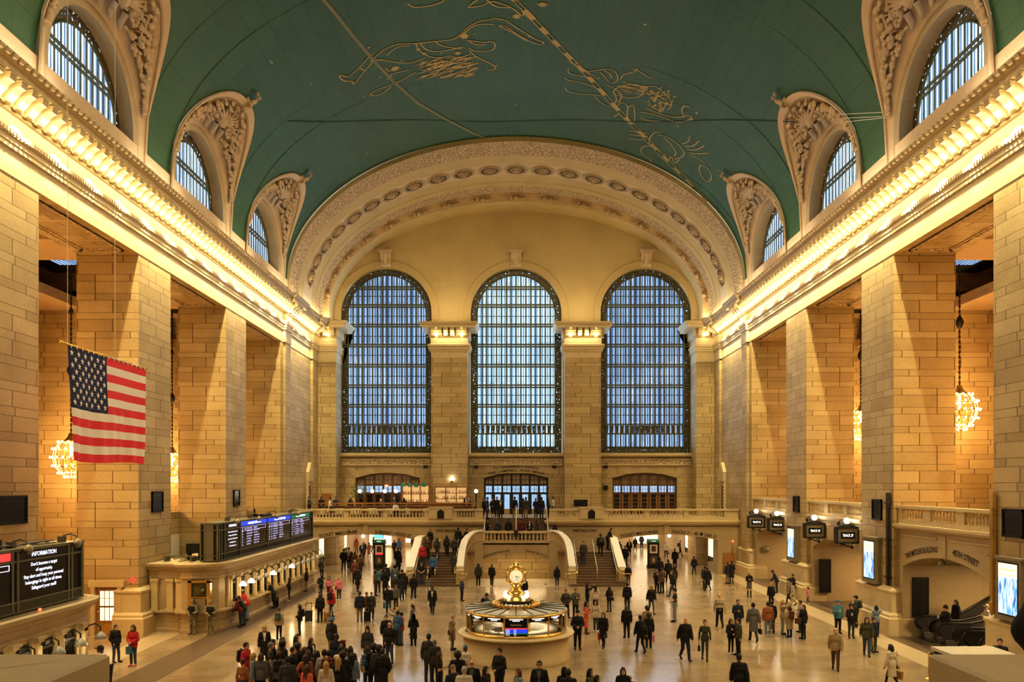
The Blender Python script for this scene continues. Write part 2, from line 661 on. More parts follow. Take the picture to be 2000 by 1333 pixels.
    for y in (17, 29.6, 41.6, 53.6, 63.5, 70.5):
        lo = bpy.data.objects.new('cornice_uplight', up); COL.objects.link(lo)
        lo.location = (sg * (WX - .9), y, 22.35); lo.rotation_euler = (0, R(180) - sg * R(-25), 0)
    # lamps hidden between the brackets
    ld = bpy.data.lights.new('cornice_lamp', 'POINT')
    ld.energy = 19; ld.color = (1, .82, .46); ld.shadow_soft_size = .05
    sp = bpy.data.lights.new('cornice_spot', 'SPOT'); sp.energy = 1500; sp.color = (1, .80, .40); sp.shadow_soft_size = .03
    sp.spot_size = R(110); sp.spot_blend = .8
    for i in range(1, 88, 4):
        y = 16 + .645 * (i + .5)
        if y < 72:
            lo = bpy.data.objects.new('cornice_spot', sp); COL.objects.link(lo)
            lo.location = (sg * (WX - .46), y, 20.66)
    for i in range(88):
        y = 16 + .645 * (i + .5)
        if y > 72.6:
            continue
        lo = bpy.data.objects.new('cornice_lamp', ld); COL.objects.link(lo)
        lo.location = (sg * (WX - .68), y, 20.84)

# back wall: corner and middle piers, entablature blocks -------------------
mb = MB()
PX = [(-18.4, -16.45), (-7.75, -4.45), (4.45, 7.75), (16.45, 18.4)]
for x0, x1 in PX:
    mb.box(x0, x1, 74.8, 78.5, 0 if abs(x0) > 10 else BZ, 22)
for x in (-16.45, -7.75, 4.45):                      # wall fields with their door arch
    xa, xb = x, x + 8.7 if x == -16.45 else (x + 8.9 if x == -7.75 else x + 12)
DOORS = [-12.1, 0, 12.1]


def arch_fill(mb, xc, half, zs, zc, x0, x1, z0, z1, y0, y1, nseg=20, soffit=True, axis='y'):
    """wall field x0..x1, z0..z1 with a segmental arched opening (springing zs, crown zc); y0 front, y1 back"""
    def P(x, y, z):
        return (x, y, z) if axis == 'y' else (y, x, z)
    rise = zc - zs
    rad = (half * half + rise * rise) / (2 * rise)

    def za(x):
        return zc - rad + math.sqrt(max(0, rad * rad - (x - xc) ** 2))
    mb.quad(P(x0, y0, z0), P(xc - half, y0, z0), P(xc - half, y0, z1), P(x0, y0, z1))
    mb.quad(P(xc + half, y0, z0), P(x1, y0, z0), P(x1, y0, z1), P(xc + half, y0, z1))
    xs = [xc - half + 2 * half * i / nseg for i in range(nseg + 1)]
    mb.grid([[P(x, y0, za(x)) for x in xs], [P(x, y0, z1) for x in xs]])
    if soffit:
        mb.grid([[P(xc - half, y0, z0)] + [P(x, y0, za(x)) for x in xs] + [P(xc + half, y0, z0)],
                 [P(xc - half, y1, z0)] + [P(x, y1, za(x)) for x in xs] + [P(xc + half, y1, z0)]])
    return za


for xc, x0, x1 in ((-12.1, -16.45, -7.75), (0, -4.45, 4.45), (12.1, 7.75, 16.45)):
    arch_fill(mb, xc, 3.03, 7.9, 8.4, x0, x1, BZ, 10.2, BW, BW + .8)
wall_back = struct(mb.build('wall_back', 'limestone', fix=False))
# pier caps
prof = [(0, 18.9), (.02, 19.4), (.1, 19.45), (.12, 19.6), (.22, 19.64), (.22, 19.82), (.3, 19.86), (.32, 20.06), (.14, 20.13), (.05, 20.2), (.05, 20.68), (.14, 20.72),
        (.22, 20.84), (.22, 21.5), (.8, 21.52), (.8, 21.72), (.88, 21.76), (1.02, 21.94), (1.02, 22.03), (.3, 22.1), (-1.5, 22.12)]
S2 = [(.2, 21.5), (.75, 21.5), (.78, 21.38), (.73, 21.27), (.62, 21.22), (.5, 21.0), (.4, 20.85), (.3, 20.8), (.2, 20.84)]
ld2 = bpy.data.lights.new('cap_lamp', 'POINT'); ld2.energy = 26; ld2.color = (1, .78, .44); ld2.shadow_soft_size = .05
for k, (x0, x1) in enumerate(PX[1:3]):
    mb = MB().sweep(prof, [(x0, 77.4), (x0, 74.8), (x1, 74.8), (x1, 77.4)])
    cap = struct(mb.build('trim_%d' % (3 + k), 'plain_stone'))
    me = MB().prism([(74.8 - o, z) for o, z in S2], 'x', -.19, .19).mesh('bracket', ['plain_stone'])
    for i in range(6):
        obj('bracket', me, cap, (x0 + .2 + i * (x1 - x0 - .4) / 5, 0, 0))
    mb = MB()
    for i in range(16):
        mb.box(x0 - .2 + i * .235, x0 - .09 + i * .235, 74.42, 74.52, 19.9, 20.05)
    mb.build('dentils', 'carved_stone', cap)
    for i in range(4):
        lo = bpy.data.objects.new('cap_lamp', ld2); COL.objects.link(lo)
        lo.location = (x0 + .5 + i * (x1 - x0 - 1) / 3, 74.28, 20.9)
for sx in (-1, 1):
    for x, y in ((16.8, 74.2), (17.4, 74.2)):
        pass
    lo = bpy.data.objects.new('cap_lamp', ld2); COL.objects.link(lo); lo.location = (sx * 17.2, 74.28, 20.9)
    me = MB().prism([(74.8 - o, z) for o, z in S2], 'x', -.19, .19).mesh('bracket', ['plain_stone'])
    for x in (16.7, 17.4):
        obj('bracket', me, bpy.data.objects['trim_1' if sx < 0 else 'trim_2'], (sx * x, 0, 0))

ld3 = bpy.data.lights.new('tympanum_fill', 'AREA'); ld3.shape = 'RECTANGLE'; ld3.size = 3; ld3.size_y = .4; ld3.energy = 120; ld3.color = (1, .76, .4)  # added fill on the pier ledges to brighten tympanum and great arch
for x in (-6.1, 6.1, -17.2, 17.2):
    lo = bpy.data.objects.new('tympanum_fill', ld3); COL.objects.link(lo)
    lo.location = (x, 74.6, 22.3); lo.rotation_euler = (R(180 - 12), 0, 0)

# tympanum with three window arches under the great arch
WC = [-12.2, 0, 12.2]; WR = 4.26; WZ = 23.4
TA, TB = 17.3, 10.2                             # inner great arch half width and rise above 22.9
xs = set()
for c in WC:
    for i in range(41):
        xs.add(round(c - WR * math.cos(pi * i / 40), 4))
for i in range(61):
    xs.add(round(-18.2 + 36.4 * i / 60, 4))
xs = sorted(xs)
lo_, hi_ = [], []
rows_a, rows_b = [], []
mb = MB()
for x in xs:
    zl = 21.9
    for c in WC:
        if abs(x - c) < WR - 1e-3:
            zl = WZ + math.sqrt(WR * WR - (x - c) ** 2)
    zh = 22.9 + (TB + 1.2) * math.sqrt(max(0, 1 - (x / 18.25) ** 2))
    rows_a.append((x, BW, zl)); rows_b.append((x, BW, max(zh, zl + .05)))
mb.grid([rows_a, rows_b])
for c in WC:
    arc = [(c + WR * math.cos(pi * i / 40), WZ + WR * math.sin(pi * i / 40)) for i in range(41)]
    arc = [(c + WR, 21.9)] + arc + [(c - WR, 21.9)]
    mb.grid([[(x, BW, z) for x, z in arc], [(x, BW + .75, z) for x, z in arc]])
    # flush archivolt ring
    ring = [[(c + r * math.cos(pi * i / 40), BW - o, WZ - .6 * (i in (0, 40)) + r * math.sin(pi * i / 40)) for i in range(41)]
            for r, o in ((WR, 0), (WR, .1), (4.9, .1), (4.95, .0))]
    mb.grid(ring)
ty = mb.build('tympanum', 'tympanum_stone', wall_back, fix=False)
mb = MB()
for x0, x1 in PX:                                # ledge top above piers
    mb.box(x0 - .3, x1 + .3, 75.6, BW + .1, 21.6, 22.15)
mb.build('ledge', 'plain_stone', wall_back)
for c in WC:                                      # console keystones
    mb = MB()
    mb.prism([(BW - .05, 27.75), (BW - .35, 27.9), (BW - .3, 28.3), (BW - .5, 28.7), (BW - .62, 29.0), (BW + .1, 29.0)], 'x', c - .48, c + .48)
    mb.box(c - .66, c + .66, BW - .75, BW + .1, 29.0, 29.22)
    mb.prism([(BW - .4, 27.95), (BW - .55, 28.5), (BW - .66, 28.95), (BW - .3, 28.9)], 'x', c - .18, c + .18)
    mb.build('keystone', 'carved_stone', wall_back)
for c in WC:                                      # sill ledge and carved frieze below each great window
    h = 4.3 if c else 4.42
    mb = MB()
    mb.box(c - h, c + h, BW - .45, BW + .6, 10.0, 10.25); mb.box(c - h, c + h, BW - .3, BW + .2, 9.9, 10.02)
    mb.mat(1); mb.box(c - h + .1, c + h - .1, BW - .12, BW + .1, 9.2, 9.62)
    mb.mat(0); mb.box(c - h + .05, c + h - .05, BW - .16, BW + .1, 9.1, 9.2); mb.box(c - h + .05, c + h - .05, BW - .18, BW + .1, 9.62, 9.72)
    mb.build('sill_frieze', ['plain_stone', 'carved_band'], wall_back)
mb = MB()                                         # fan of voussoirs round the door arches, shallow relief
for c in (-12.1, 12.1):
    for i in range(-4, 5):
        if i % 2:
            continue
        a = i * .16
        x0 = c + 3.3 * i / 4.6
        mb.quad((x0 - .32, BW - .012, 8.5 - abs(i) * .09), (x0 + .32, BW - .012, 8.5 - abs(i) * .09), (x0 + .42 + a * 1.2, BW - .012, 9.1), (x0 - .42 + a * 1.2, BW - .012, 9.1))
mb.build('voussoirs', 'smooth_stone', wall_back, fix=False)
mb = MB()
mb.mat(0)
for x, z in ((-8.5, 9.05), (-3.75, 9.05), (3.6, 9.05), (8.4, 9.05), (8.4, 7.0)):
    mb.box(x - .2, x + .2, BW - .15, BW, z - .2, z + .2)
mb.build('loudspeaker_grille', 'black_metal', wall_back)
mb = MB()
mb.quad((-2.95, BW - .03, 8.35), (2.95, BW - .03, 8.35), (2.75, BW - .03, 9.08), (-2.75, BW - .03, 9.08))
mb.build('inscription_panel', 'smooth_stone', wall_back, fix=False)


def arc_fn(cx, zc, rad, y, axis='y', sgn=1):
    """text laid along an arch of given radius; x=0 of the text sits at the crown"""
    def fn(x, t):
        a = x / rad
        r = rad + t
        p, z = cx + sgn * r * math.sin(a), zc - rad + r * math.cos(a)
        return (p, y, z) if axis == 'y' else (y, p, z)
    return fn


mb = MB()
text_into(mb, 'TO VANDERBILT AVENUE', .3, arc_fn(0, 8.86, 14, BW - .05), width=4.3)
text_into(mb, 'THE CAMPBELL APARTMENT', .3, arc_fn(0, 8.53, 11, BW - .05), width=5.3)
mb.build('lettering', 'engraved', wall_back, fix=False)

# great windows ----------------------------------------------------------
for k, c in enumerate(WC):
    yw = BW + .55
    root = struct(empty('window_%d' % (k + 1), (c, yw, 10.25)))
    inv = local_mb(root.location)
    hw = 4.24
    r2 = hw - .55
    # ornamental border band
    mb = MB()
    n_ = 40
    outer = [(c + hw, 10.2)] + [(c + hw * math.cos(pi * i / n_), WZ + hw * math.sin(pi * i / n_)) for i in range(n_ + 1)] + [(c - hw, 10.2)]
    inner = [(c + r2, 10.2)] + [(c + r2 * math.cos(pi * i / n_), WZ + r2 * math.sin(pi * i / n_)) for i in range(n_ + 1)] + [(c - r2, 10.2)]
    mb.grid([[(x, yw, z) for x, z in outer], [(x, yw, z) for x, z in inner]])
    mb.quad((c - r2, yw, 10.2), (c + r2, yw, 10.2), (c + r2, yw, 10.85), (c - r2, yw, 10.85))
    # pierced band under the lowest transom
    for i in range(16):
        x = c - r2 + .05 + i * (2 * r2 - .1) / 15
        mb.quad((x - .12, yw, 12.1), (x + .12, yw, 12.1), (x + .2, yw, 12.9), (x - .2, yw, 12.9))
    mb.xf(inv)
    mb.build('scroll_border', 'scrollwork', root, fix=False)
    mb = MB()
    for i in range(len(inner) - 1):                  # edge beads of the border
        for (a, b) in ((inner[i], inner[i + 1]), (outer[i], outer[i + 1])):
            mb.tube([(a[0], yw - .04, a[1]), (b[0], yw - .04, b[1])], .055, 4)
    for i in range(17):                               # mullions
        x = c - r2 + i * 2 * r2 / 16
        zt = WZ + math.sqrt(max(.01, r2 * r2 - (x - c) ** 2))
        mb.box(x - .065, x + .065, yw - .1, yw + .06, 10.3, zt)
    for z in (12.1, 13.0, 14.75, 16.6, 18.55, 20.45, 22.35, 24.2, 25.9):   # paired transoms
        w = r2 if z < WZ else math.sqrt(max(0, r2 * r2 - (z - WZ) ** 2))
        if z < 22:
            w = hw
        for dz in ((-.11, .11) if z > 13.5 else (0,)):
            mb.box(c - w, c + w, yw - .12, yw + .05, z + dz - .065, z + dz + .065)
    mb.box(c - hw, c + hw, yw - .14, yw + .05, 10.18, 10.34); mb.box(c - hw, c + hw, yw - .1, yw + .05, 10.8, 10.9)
    mb.xf(inv)
    mb.build('window_frame', 'green_bronze', root)
    mb = MB()
    rows = [[], []]
    for i in range(41):
        a = pi * i / 40
        x = c - hw * math.cos(a)
        rows[0].append((x, yw + .45, 10.2)); rows[1].append((x, yw + .45, WZ + hw * math.sin(a)))
    mb.grid(rows).xf(inv)
    mb.build('pane', 'pane_mid' if k == 1 else 'pane_back', root, fix=False)
    mb = MB()                                          # far bars of the outer glass wall, seen softly through the glass
    for z in (13.9, 15.8, 17.6, 19.6, 21.4, 23.3, 25.2):
        w = hw if z < WZ else math.sqrt(max(0, hw * hw - (z - WZ) ** 2))
        mb.box(c - w, c + w, yw + .3, yw + .34, z - .03, z + .03)
    mb.xf(inv)
    mb.build('outer_bar', 'dark_bronze', root)

# doors in the back wall ---------------------------------------------------
for k, c in enumerate(DOORS):
    y = BW + .35
    root = struct(empty('door_%d' % (k + 1), (c, y, BZ)))
    inv = local_mb(root.location)
    h = 3.03

    def za(x):
        rise, half = .5, 3.03
        rad = (half * half + rise * rise) / (2 * rise)
        return 8.4 - rad + math.sqrt(rad * rad - (x - c) ** 2)
    mb = MB()
    xs_ = [c - h + 2 * h * i / 7 for i in range(8)]
    for i, x in enumerate(xs_):
        x = min(max(x, c - h + .08), c + h - .08)
        mb.box(x - .09, x + .09, y - .1, y + .1, BZ, za(x))
    for z, t in ((7.27, .1), (6.47, .1)):
        mb.box(c - h, c + h, y - .12, y + .1, z - t, z + t)
    arc = [c - h + 2 * h * i / 20 for i in range(21)]
    mb.grid([[(x, y - .12, za(x)) for x in arc], [(x, y - .12, za(x) - .14) for x in arc], [(x, y + .1, za(x) - .14) for x in arc]])
    for i in range(7):                                  # glazing bars
        x0, x1 = xs_[i], xs_[i + 1]
        for q in ((.5,) if k != 2 else (.33, .67)):
            xm = x0 + (x1 - x0) * q
            mb.box(xm - .02, xm + .02, y - .04, y + .04, 6.5, za(xm))
        mb.box(x0, x1, y - .04, y + .04, 7.75, 7.79); mb.box(x0, x1, y - .04, y + .04, 6.85, 6.88)
    mb.xf(inv)
    mb.build('door_frame', 'dark_wood' if k != 1 else 'dark_bronze', root, fix=False)
    mb = MB()
    mb.quad((c - h, y + .16, 7.3), (c + h, y + .16, 7.3), (c + h, y + .16, 8.4), (c - h, y + .16, 8.4))
    mb.mat(1); mb.quad((c - h, y + .16, 6.45), (c + h, y + .16, 6.45), (c + h, y + .16, 7.3), (c - h, y + .16, 7.3))
    mb.xf(inv)
    mb.build('fanlight', ['panel_dim', 'pane_door'] if 'panel_dim' in M else ['cream_plaster', 'pane_door'], root, fix=False)
    for i in range(7):                                  # door leaves
        x0, x1 = xs_[i] + .09, xs_[i + 1] - .09
        mb = MB()
        if k == 1:
            mb.box(x0, x0 + .08, y - .04, y + .06, BZ, 6.4); mb.box(x1 - .08, x1, y - .04, y + .06, BZ, 6.4)
            mb.mat(2); mb.box(x0, x1, y - .04, y + .06, BZ, BZ + .5)
            mb.mat(1); mb.quad((x0, y + .08, BZ + .5), (x1, y + .08, BZ + .5), (x1, y + .08, 6.4), (x0, y + .08, 6.4))
        else:
            mb.box(x0, x0 + .1, y - .04, y + .06, BZ, 6.4); mb.box(x1 - .1, x1, y - .04, y + .06, BZ, 6.4)
            mb.box(x0, x1, y - .04, y + .06, BZ, BZ + .55)
            for z in (5.25, 5.62, 6.0):
                mb.box(x0, x1, y - .03, y + .04, z - .02, z + .02)
            mb.mat(1); mb.quad((x0, y + .08, BZ + .5), (x1, y + .08, BZ + .5), (x1, y + .08, 6.4), (x0, y + .08, 6.4))
        mb.xf(inv)
        mb.build('door_leaf', [['dark_wood', 'screen_black', 'brass'], ['dark_bronze', 'pane_door', 'brass'], ['orange_wood', 'screen_black', 'brass']][k], root, fix=False)

# vault ----------------------------------------------------------------------
def lun_z(o):
    """height of the lunette outline on the vault at offset o from its axis"""
    t = min(1, abs(o) / 4.45)
    return 25.3 + 4.25 * (1 - t ** 2.3) ** .52 if t < 1 else 23.6


ys = set()
for c in LUN:
    for i in range(61):
        ys.add(round(c - 4.45 * math.cos(pi * i / 60), 4))
    ys.add(round(c - 4.4505, 4)); ys.add(round(c + 4.4505, 4))
y = 4.0
while y < VEND:
    ys.add(y); y += 2
ys.add(VEND)
ys = sorted(v for v in ys if v <= VEND)
rows = []
for y in ys:
    zl = VZ
    for c in LUN:
        if abs(y - c) <= 4.4501:
            zl = max(zl, lun_z(y - c) if abs(y - c) < 4.4499 else 25.3)
    t0 = math.asin((zl - VZ) / VB)
    row = []
    for i in range(97):
        t = t0 + (pi - 2 * t0) * i / 96
        row.append((VA * math.cos(t), y, VZ + VB * math.sin(t)))
    rows.append(row)
mb = MB(); mb.smooth = True
mb.grid(rows)
p0, p1, p2 = (Vector(mb.v[i]) for i in mb.f[40][:3])
if (p1 - p0).cross(p2 - p0).dot(Vector((0, p0.y, 20)) - p0) < 0:
    mb.f = [f[::-1] for f in mb.f]
ceiling = struct(mb.build('ceiling', 'vault_teal', fix=False))
ceiling.data.normals_split_custom_set_from_vertices([Vector((-x / VA ** 2, 0, -(z - VZ) / VB ** 2 - 1e-6)).normalized() for x, y, z in mb.v])


def on_vault(px, py):
    """point where the line from the eye through a pixel meets the vault, pulled 3 cm into the room"""
    a, b = (px - PX0) / F, (PY0 - py) / F
    # (a d / VA)^2 + ((CZ + b d - VZ)/VB)^2 = 1
    c0 = CZ - VZ
    A = (a / VA) ** 2 + (b / VB) ** 2; B = 2 * b * c0 / VB ** 2; C = (c0 / VB) ** 2 - 1
    d = (-B + math.sqrt(B * B - 4 * A * C)) / (2 * A)
    p = Vector((a * d, d, CZ + b * d))
    n = Vector((-p.x / VA ** 2, 0, -(p.z - VZ) / VB ** 2)).normalized()
    return p + n * .03, n


def ribbon(mb, pts, w):
    """flat gold line laid on the vault through pixel points"""
    P = [on_vault(*p) for p in pts]
    L_, R_ = [], []
    for i, (p, n) in enumerate(P):
        t = (P[min(i + 1, len(P) - 1)][0] - P[max(i - 1, 0)][0])
        if t.length < 1e-6:
            t = Vector((1, 0, 0))
        s = t.normalized().cross(n).normalized() * w / 2
        L_.append(p - s); R_.append(p + s)
    mb.grid([L_, R_])


def smooth_line(pts, n=6):
    out = []
    for i in range(len(pts) - 1):
        p0, p1, p2, p3 = pts[max(i - 1, 0)], pts[i], pts[i + 1], pts[min(i + 2, len(pts) - 1)]
        for j in range(n):
            t = j / n
            out.append(tuple(.5 * ((2 * b) + (-a + c) * t + (2 * a - 5 * b + 4 * c - d) * t * t + (-a + 3 * b - 3 * c + d) * t ** 3)
                             for a, b, c, d in zip(p0, p1, p2, p3)))
    out.append(pts[-1])
    return out


n = NT('gold_paint'); n.set((.47, .36, .12), .6); M['gold_paint'] = n.m
n = NT('gold_paint_pale'); n.set((.24, .235, .12), .6); M['gold_paint_pale'] = n.m
# long double line on the left and dashed band on the right
mb = MB()
for dx in (-2.2, 2.2):
    ribbon(mb, [(628 + dx + (952 - 628) * t, -6 + (268 + 6) * t - 26 * math.sin(pi * t)) if 0 else (x + dx, y) for t, (x, y) in
                enumerate([(620, -14), (650, 20), (690, 70), (730, 118), (770, 160), (815, 200), (870, 232), (925, 260), (945, 268)])], .09)
mb.build('painted_line', 'gold_paint_pale', ceiling, fix=False)
mb = MB()
BL = smooth_line([(995, -12), (1050, 46), (1092, 90), (1135, 134), (1170, 172), (1215, 222), (1260, 268), (1300, 310), (1340, 350), (1385, 398)], 14)
for s_ in (-3.0, 3.0):
    ribbon(mb, [(x + s_, y - s_ * .6) for x, y in BL], .06)
for i in range(0, len(BL) - 5, 8):
    ribbon(mb, BL[i:i + 5], .42 - .0018 * i)
mb.build('painted_band', 'gold_paint', ceiling, fix=False)
# free figure drawings in gold line
FIG = [
    # reclining figure with raised arm on the left
    [(663, 150), (672, 157), (686, 158), (692, 163), (704, 147), (722, 126), (733, 110), (752, 95), (775, 86), (812, 84), (850, 80), (884, 76), (900, 66), (915, 52), (938, 40), (962, 37)],
    [(663, 150), (664, 146), (680, 148), (700, 132), (716, 115), (728, 103)], [(703, 132), (711, 137)], [(960, 35), (975, 36), (990, 40), (1000, 47), (1020, 60), (1045, 75), (1058, 80), (1062, 84), (1056, 86), (1040, 82), (1010, 66), (990, 52), (975, 48)],
    [(722, 118), (745, 116), (770, 120), (800, 122), (830, 112)], [(755, 108), (765, 98), (780, 90), (800, 88)], [(812, 84), (818, 96), (835, 108), (855, 112), (880, 108)], [(820, 84), (832, 95), (852, 100), (880, 96), (905, 90)],
    [(850, 80), (862, 88), (880, 92), (902, 94)], [(912, 78), (928, 80), (946, 82), (962, 80), (967, 88), (962, 96), (945, 99), (925, 98), (915, 92)], [(916, 80), (930, 86), (950, 86)], [(917, 98), (930, 110), (948, 118), (964, 127), (966, 134), (950, 136)],
    [(752, 132), (760, 138), (770, 134), (780, 132)], [(754, 155), (762, 150), (765, 144), (780, 140), (800, 135)], [(722, 184), (735, 175), (760, 166), (780, 158), (798, 148), (812, 140)], [(722, 184), (736, 186), (752, 178), (764, 168)],
    [(905, 66), (912, 60), (925, 50), (945, 46), (965, 47)], [(975, 50), (1000, 62), (1030, 80)],
    # paired figures on the right
    [(1110, 110), (1116, 122), (1126, 126), (1140, 134), (1158, 146), (1172, 152)], [(1110, 132), (1112, 142), (1128, 146), (1150, 150), (1172, 154)], [(1102, 150), (1110, 156), (1124, 158), (1148, 164), (1164, 170)],
    [(1104, 170), (1110, 178), (1130, 182), (1158, 184), (1176, 186)], [(1146, 140), (1168, 136), (1190, 134), (1204, 142), (1206, 156), (1196, 162)], [(1172, 140), (1182, 150), (1190, 160)], [(1180, 136), (1192, 144), (1194, 152)],
    [(1160, 184), (1172, 198), (1190, 206), (1204, 196), (1200, 180)], [(1186, 166), (1200, 172), (1214, 186), (1208, 200)], [(1198, 178), (1212, 168), (1240, 164), (1258, 172), (1252, 186), (1230, 190), (1204, 184), (1198, 178)],
    [(1212, 154), (1220, 144), (1236, 140), (1246, 134), (1236, 136)], [(1238, 134), (1252, 140), (1264, 148), (1272, 152)], [(1218, 158), (1235, 164), (1262, 168), (1280, 168), (1294, 178), (1306, 190), (1312, 204), (1304, 214)],
    [(1262, 180), (1275, 190), (1290, 196), (1300, 206), (1288, 214), (1270, 206)], [(1270, 176), (1284, 186), (1298, 192)], [(1200, 210), (1215, 200), (1226, 208), (1222, 232), (1210, 222), (1200, 228)], [(1226, 210), (1238, 206), (1240, 236)],
    [(1250, 218), (1275, 222), (1300, 230), (1322, 238), (1344, 234), (1350, 230)], [(1262, 210), (1290, 222), (1318, 228), (1340, 226)], [(1336, 226), (1332, 214), (1338, 206), (1348, 209)], [(1340, 224), (1350, 226), (1352, 234), (1342, 236)],
    [(1250, 226), (1262, 234), (1290, 236)],
    # many-legged figure near the great arch
    [(1228, 254), (1245, 257), (1268, 260)], [(1230, 262), (1250, 264), (1266, 266)], [(1228, 270), (1246, 272), (1264, 272)], [(1268, 280), (1270, 268), (1280, 258), (1292, 258)], [(1284, 262), (1305, 268), (1324, 280), (1336, 296), (1332, 306), (1318, 310)],
    [(1296, 268), (1310, 280), (1320, 296), (1318, 304)], [(1334, 280), (1344, 276), (1348, 264)], [(1338, 286), (1354, 284), (1366, 274)], [(1342, 292), (1360, 292), (1376, 284)], [(1346, 298), (1364, 300), (1384, 298)], [(1350, 302), (1366, 310), (1378, 320)],
    [(1252, 290), (1262, 284), (1280, 288), (1290, 296)], [(1252, 290), (1254, 300), (1266, 308), (1274, 316)], [(1298, 300), (1304, 312), (1312, 306), (1318, 318), (1328, 310)], [(1366, 330), (1370, 322), (1384, 330), (1390, 344), (1386, 354), (1376, 350), (1368, 338), (1366, 330)],
    # figure cut by the top edge
    [(796, 6), (810, 13), (840, 10), (862, 3), (870, -4)], [(914, 14), (924, 4), (940, -4)], [(915, 14), (940, 10), (960, 2), (985, 8), (1005, 18), (1020, 30), (1022, 22), (1016, 14)], [(1048, 6), (1058, 10), (1072, 6)], [(950, -2), (970, 12), (1000, 14)]]
mb = MB()
for f in FIG:
    ribbon(mb, smooth_line(f), .085)
r2_ = random.Random(3)
for i in range(150):                                    # hatching strokes
    x = 812 + r2_.random() * 110; y0 = 118 + r2_.random() * 40 - (x - 812) * .08
    ribbon(mb, [(x, y0), (x + 8 + r2_.random() * 14, y0 - 3 - r2_.random() * 4)], .07)
for i in range(40):
    x = 1205 + r2_.random() * 50; y0 = 166 + r2_.random() * 16
    ribbon(mb, [(x, y0), (x + 14, y0 + 3)], .05)
for i in range(46):
    a = r2_.random() * 6.3; rr = 6 + r2_.random() * 18
    x, y0 = 1283 + rr * math.cos(a) * 1.1, 193 + rr * math.sin(a)
    ribbon(mb, smooth_line([(x, y0), (x + 4, y0 + 3), (x + 6, y0 - 2)], 3), .06)
for x, y0, r in ((907, 70, .34), (771, 133, .34), (894, 103, .24), (1009, 31, .3), (1060, 8, .28), (817, 96, .16), (829, 104, .16), (720, 92, .12), (742, 150, .1), (689, 162, .12), (784, 118, .1), (862, 103, .1), (970, 127, .12), (1035, 70, .12), (1260, 47, .12),
                 (1113, 110, .12), (1126, 122, .14), (1226, 228, .12), (1309, 204, .14), (1262, 170, .12), (1318, 188, .14), (1361, 220, .12), (1324, 246, .12), (1350, 232, .16)):
    p, nn = on_vault(x, y0)
    u = nn.orthogonal().normalized(); v_ = nn.cross(u)
    pts = []
    for i in range(16):
        rr = r * (1 if i % 2 else .62)
        pts.append(p + (u * math.cos(pi * i / 8) + v_ * math.sin(pi * i / 8)) * rr)
    mb.poly(pts)
mb.build('painted_figures', 'gold_paint', ceiling, fix=False)
# thin wire across the vault
mb = MB()
ribbon(mb, [(560 + i * 50, 236 + 2 * math.sin(i)) for i in range(21)], .07)
n = NT('seam_dark'); n.set((.02, .05, .035), .8); M['seam_dark'] = n.m
mb.build('painted_seam', 'seam_dark', ceiling, fix=False)
mb = MB()
for a, b in (((1642, 221), (1728, 218)), ((1650, 229), (1728, 226)), ((1655, 236), (1742, 228))):
    pa, na = on_vault(*a); pb, nb_ = on_vault(*b)
    mb.tube([pa + na * .12, pb + nb_ * .12], .015, 4)
w2 = mb.build('cable', 'white_paint')
tag(w2, 'pale support wires strung between the two right lunettes', 'cable')

# lunettes --------------------------------------------------------------------
N_ = 48
orn_r = random.Random(11)


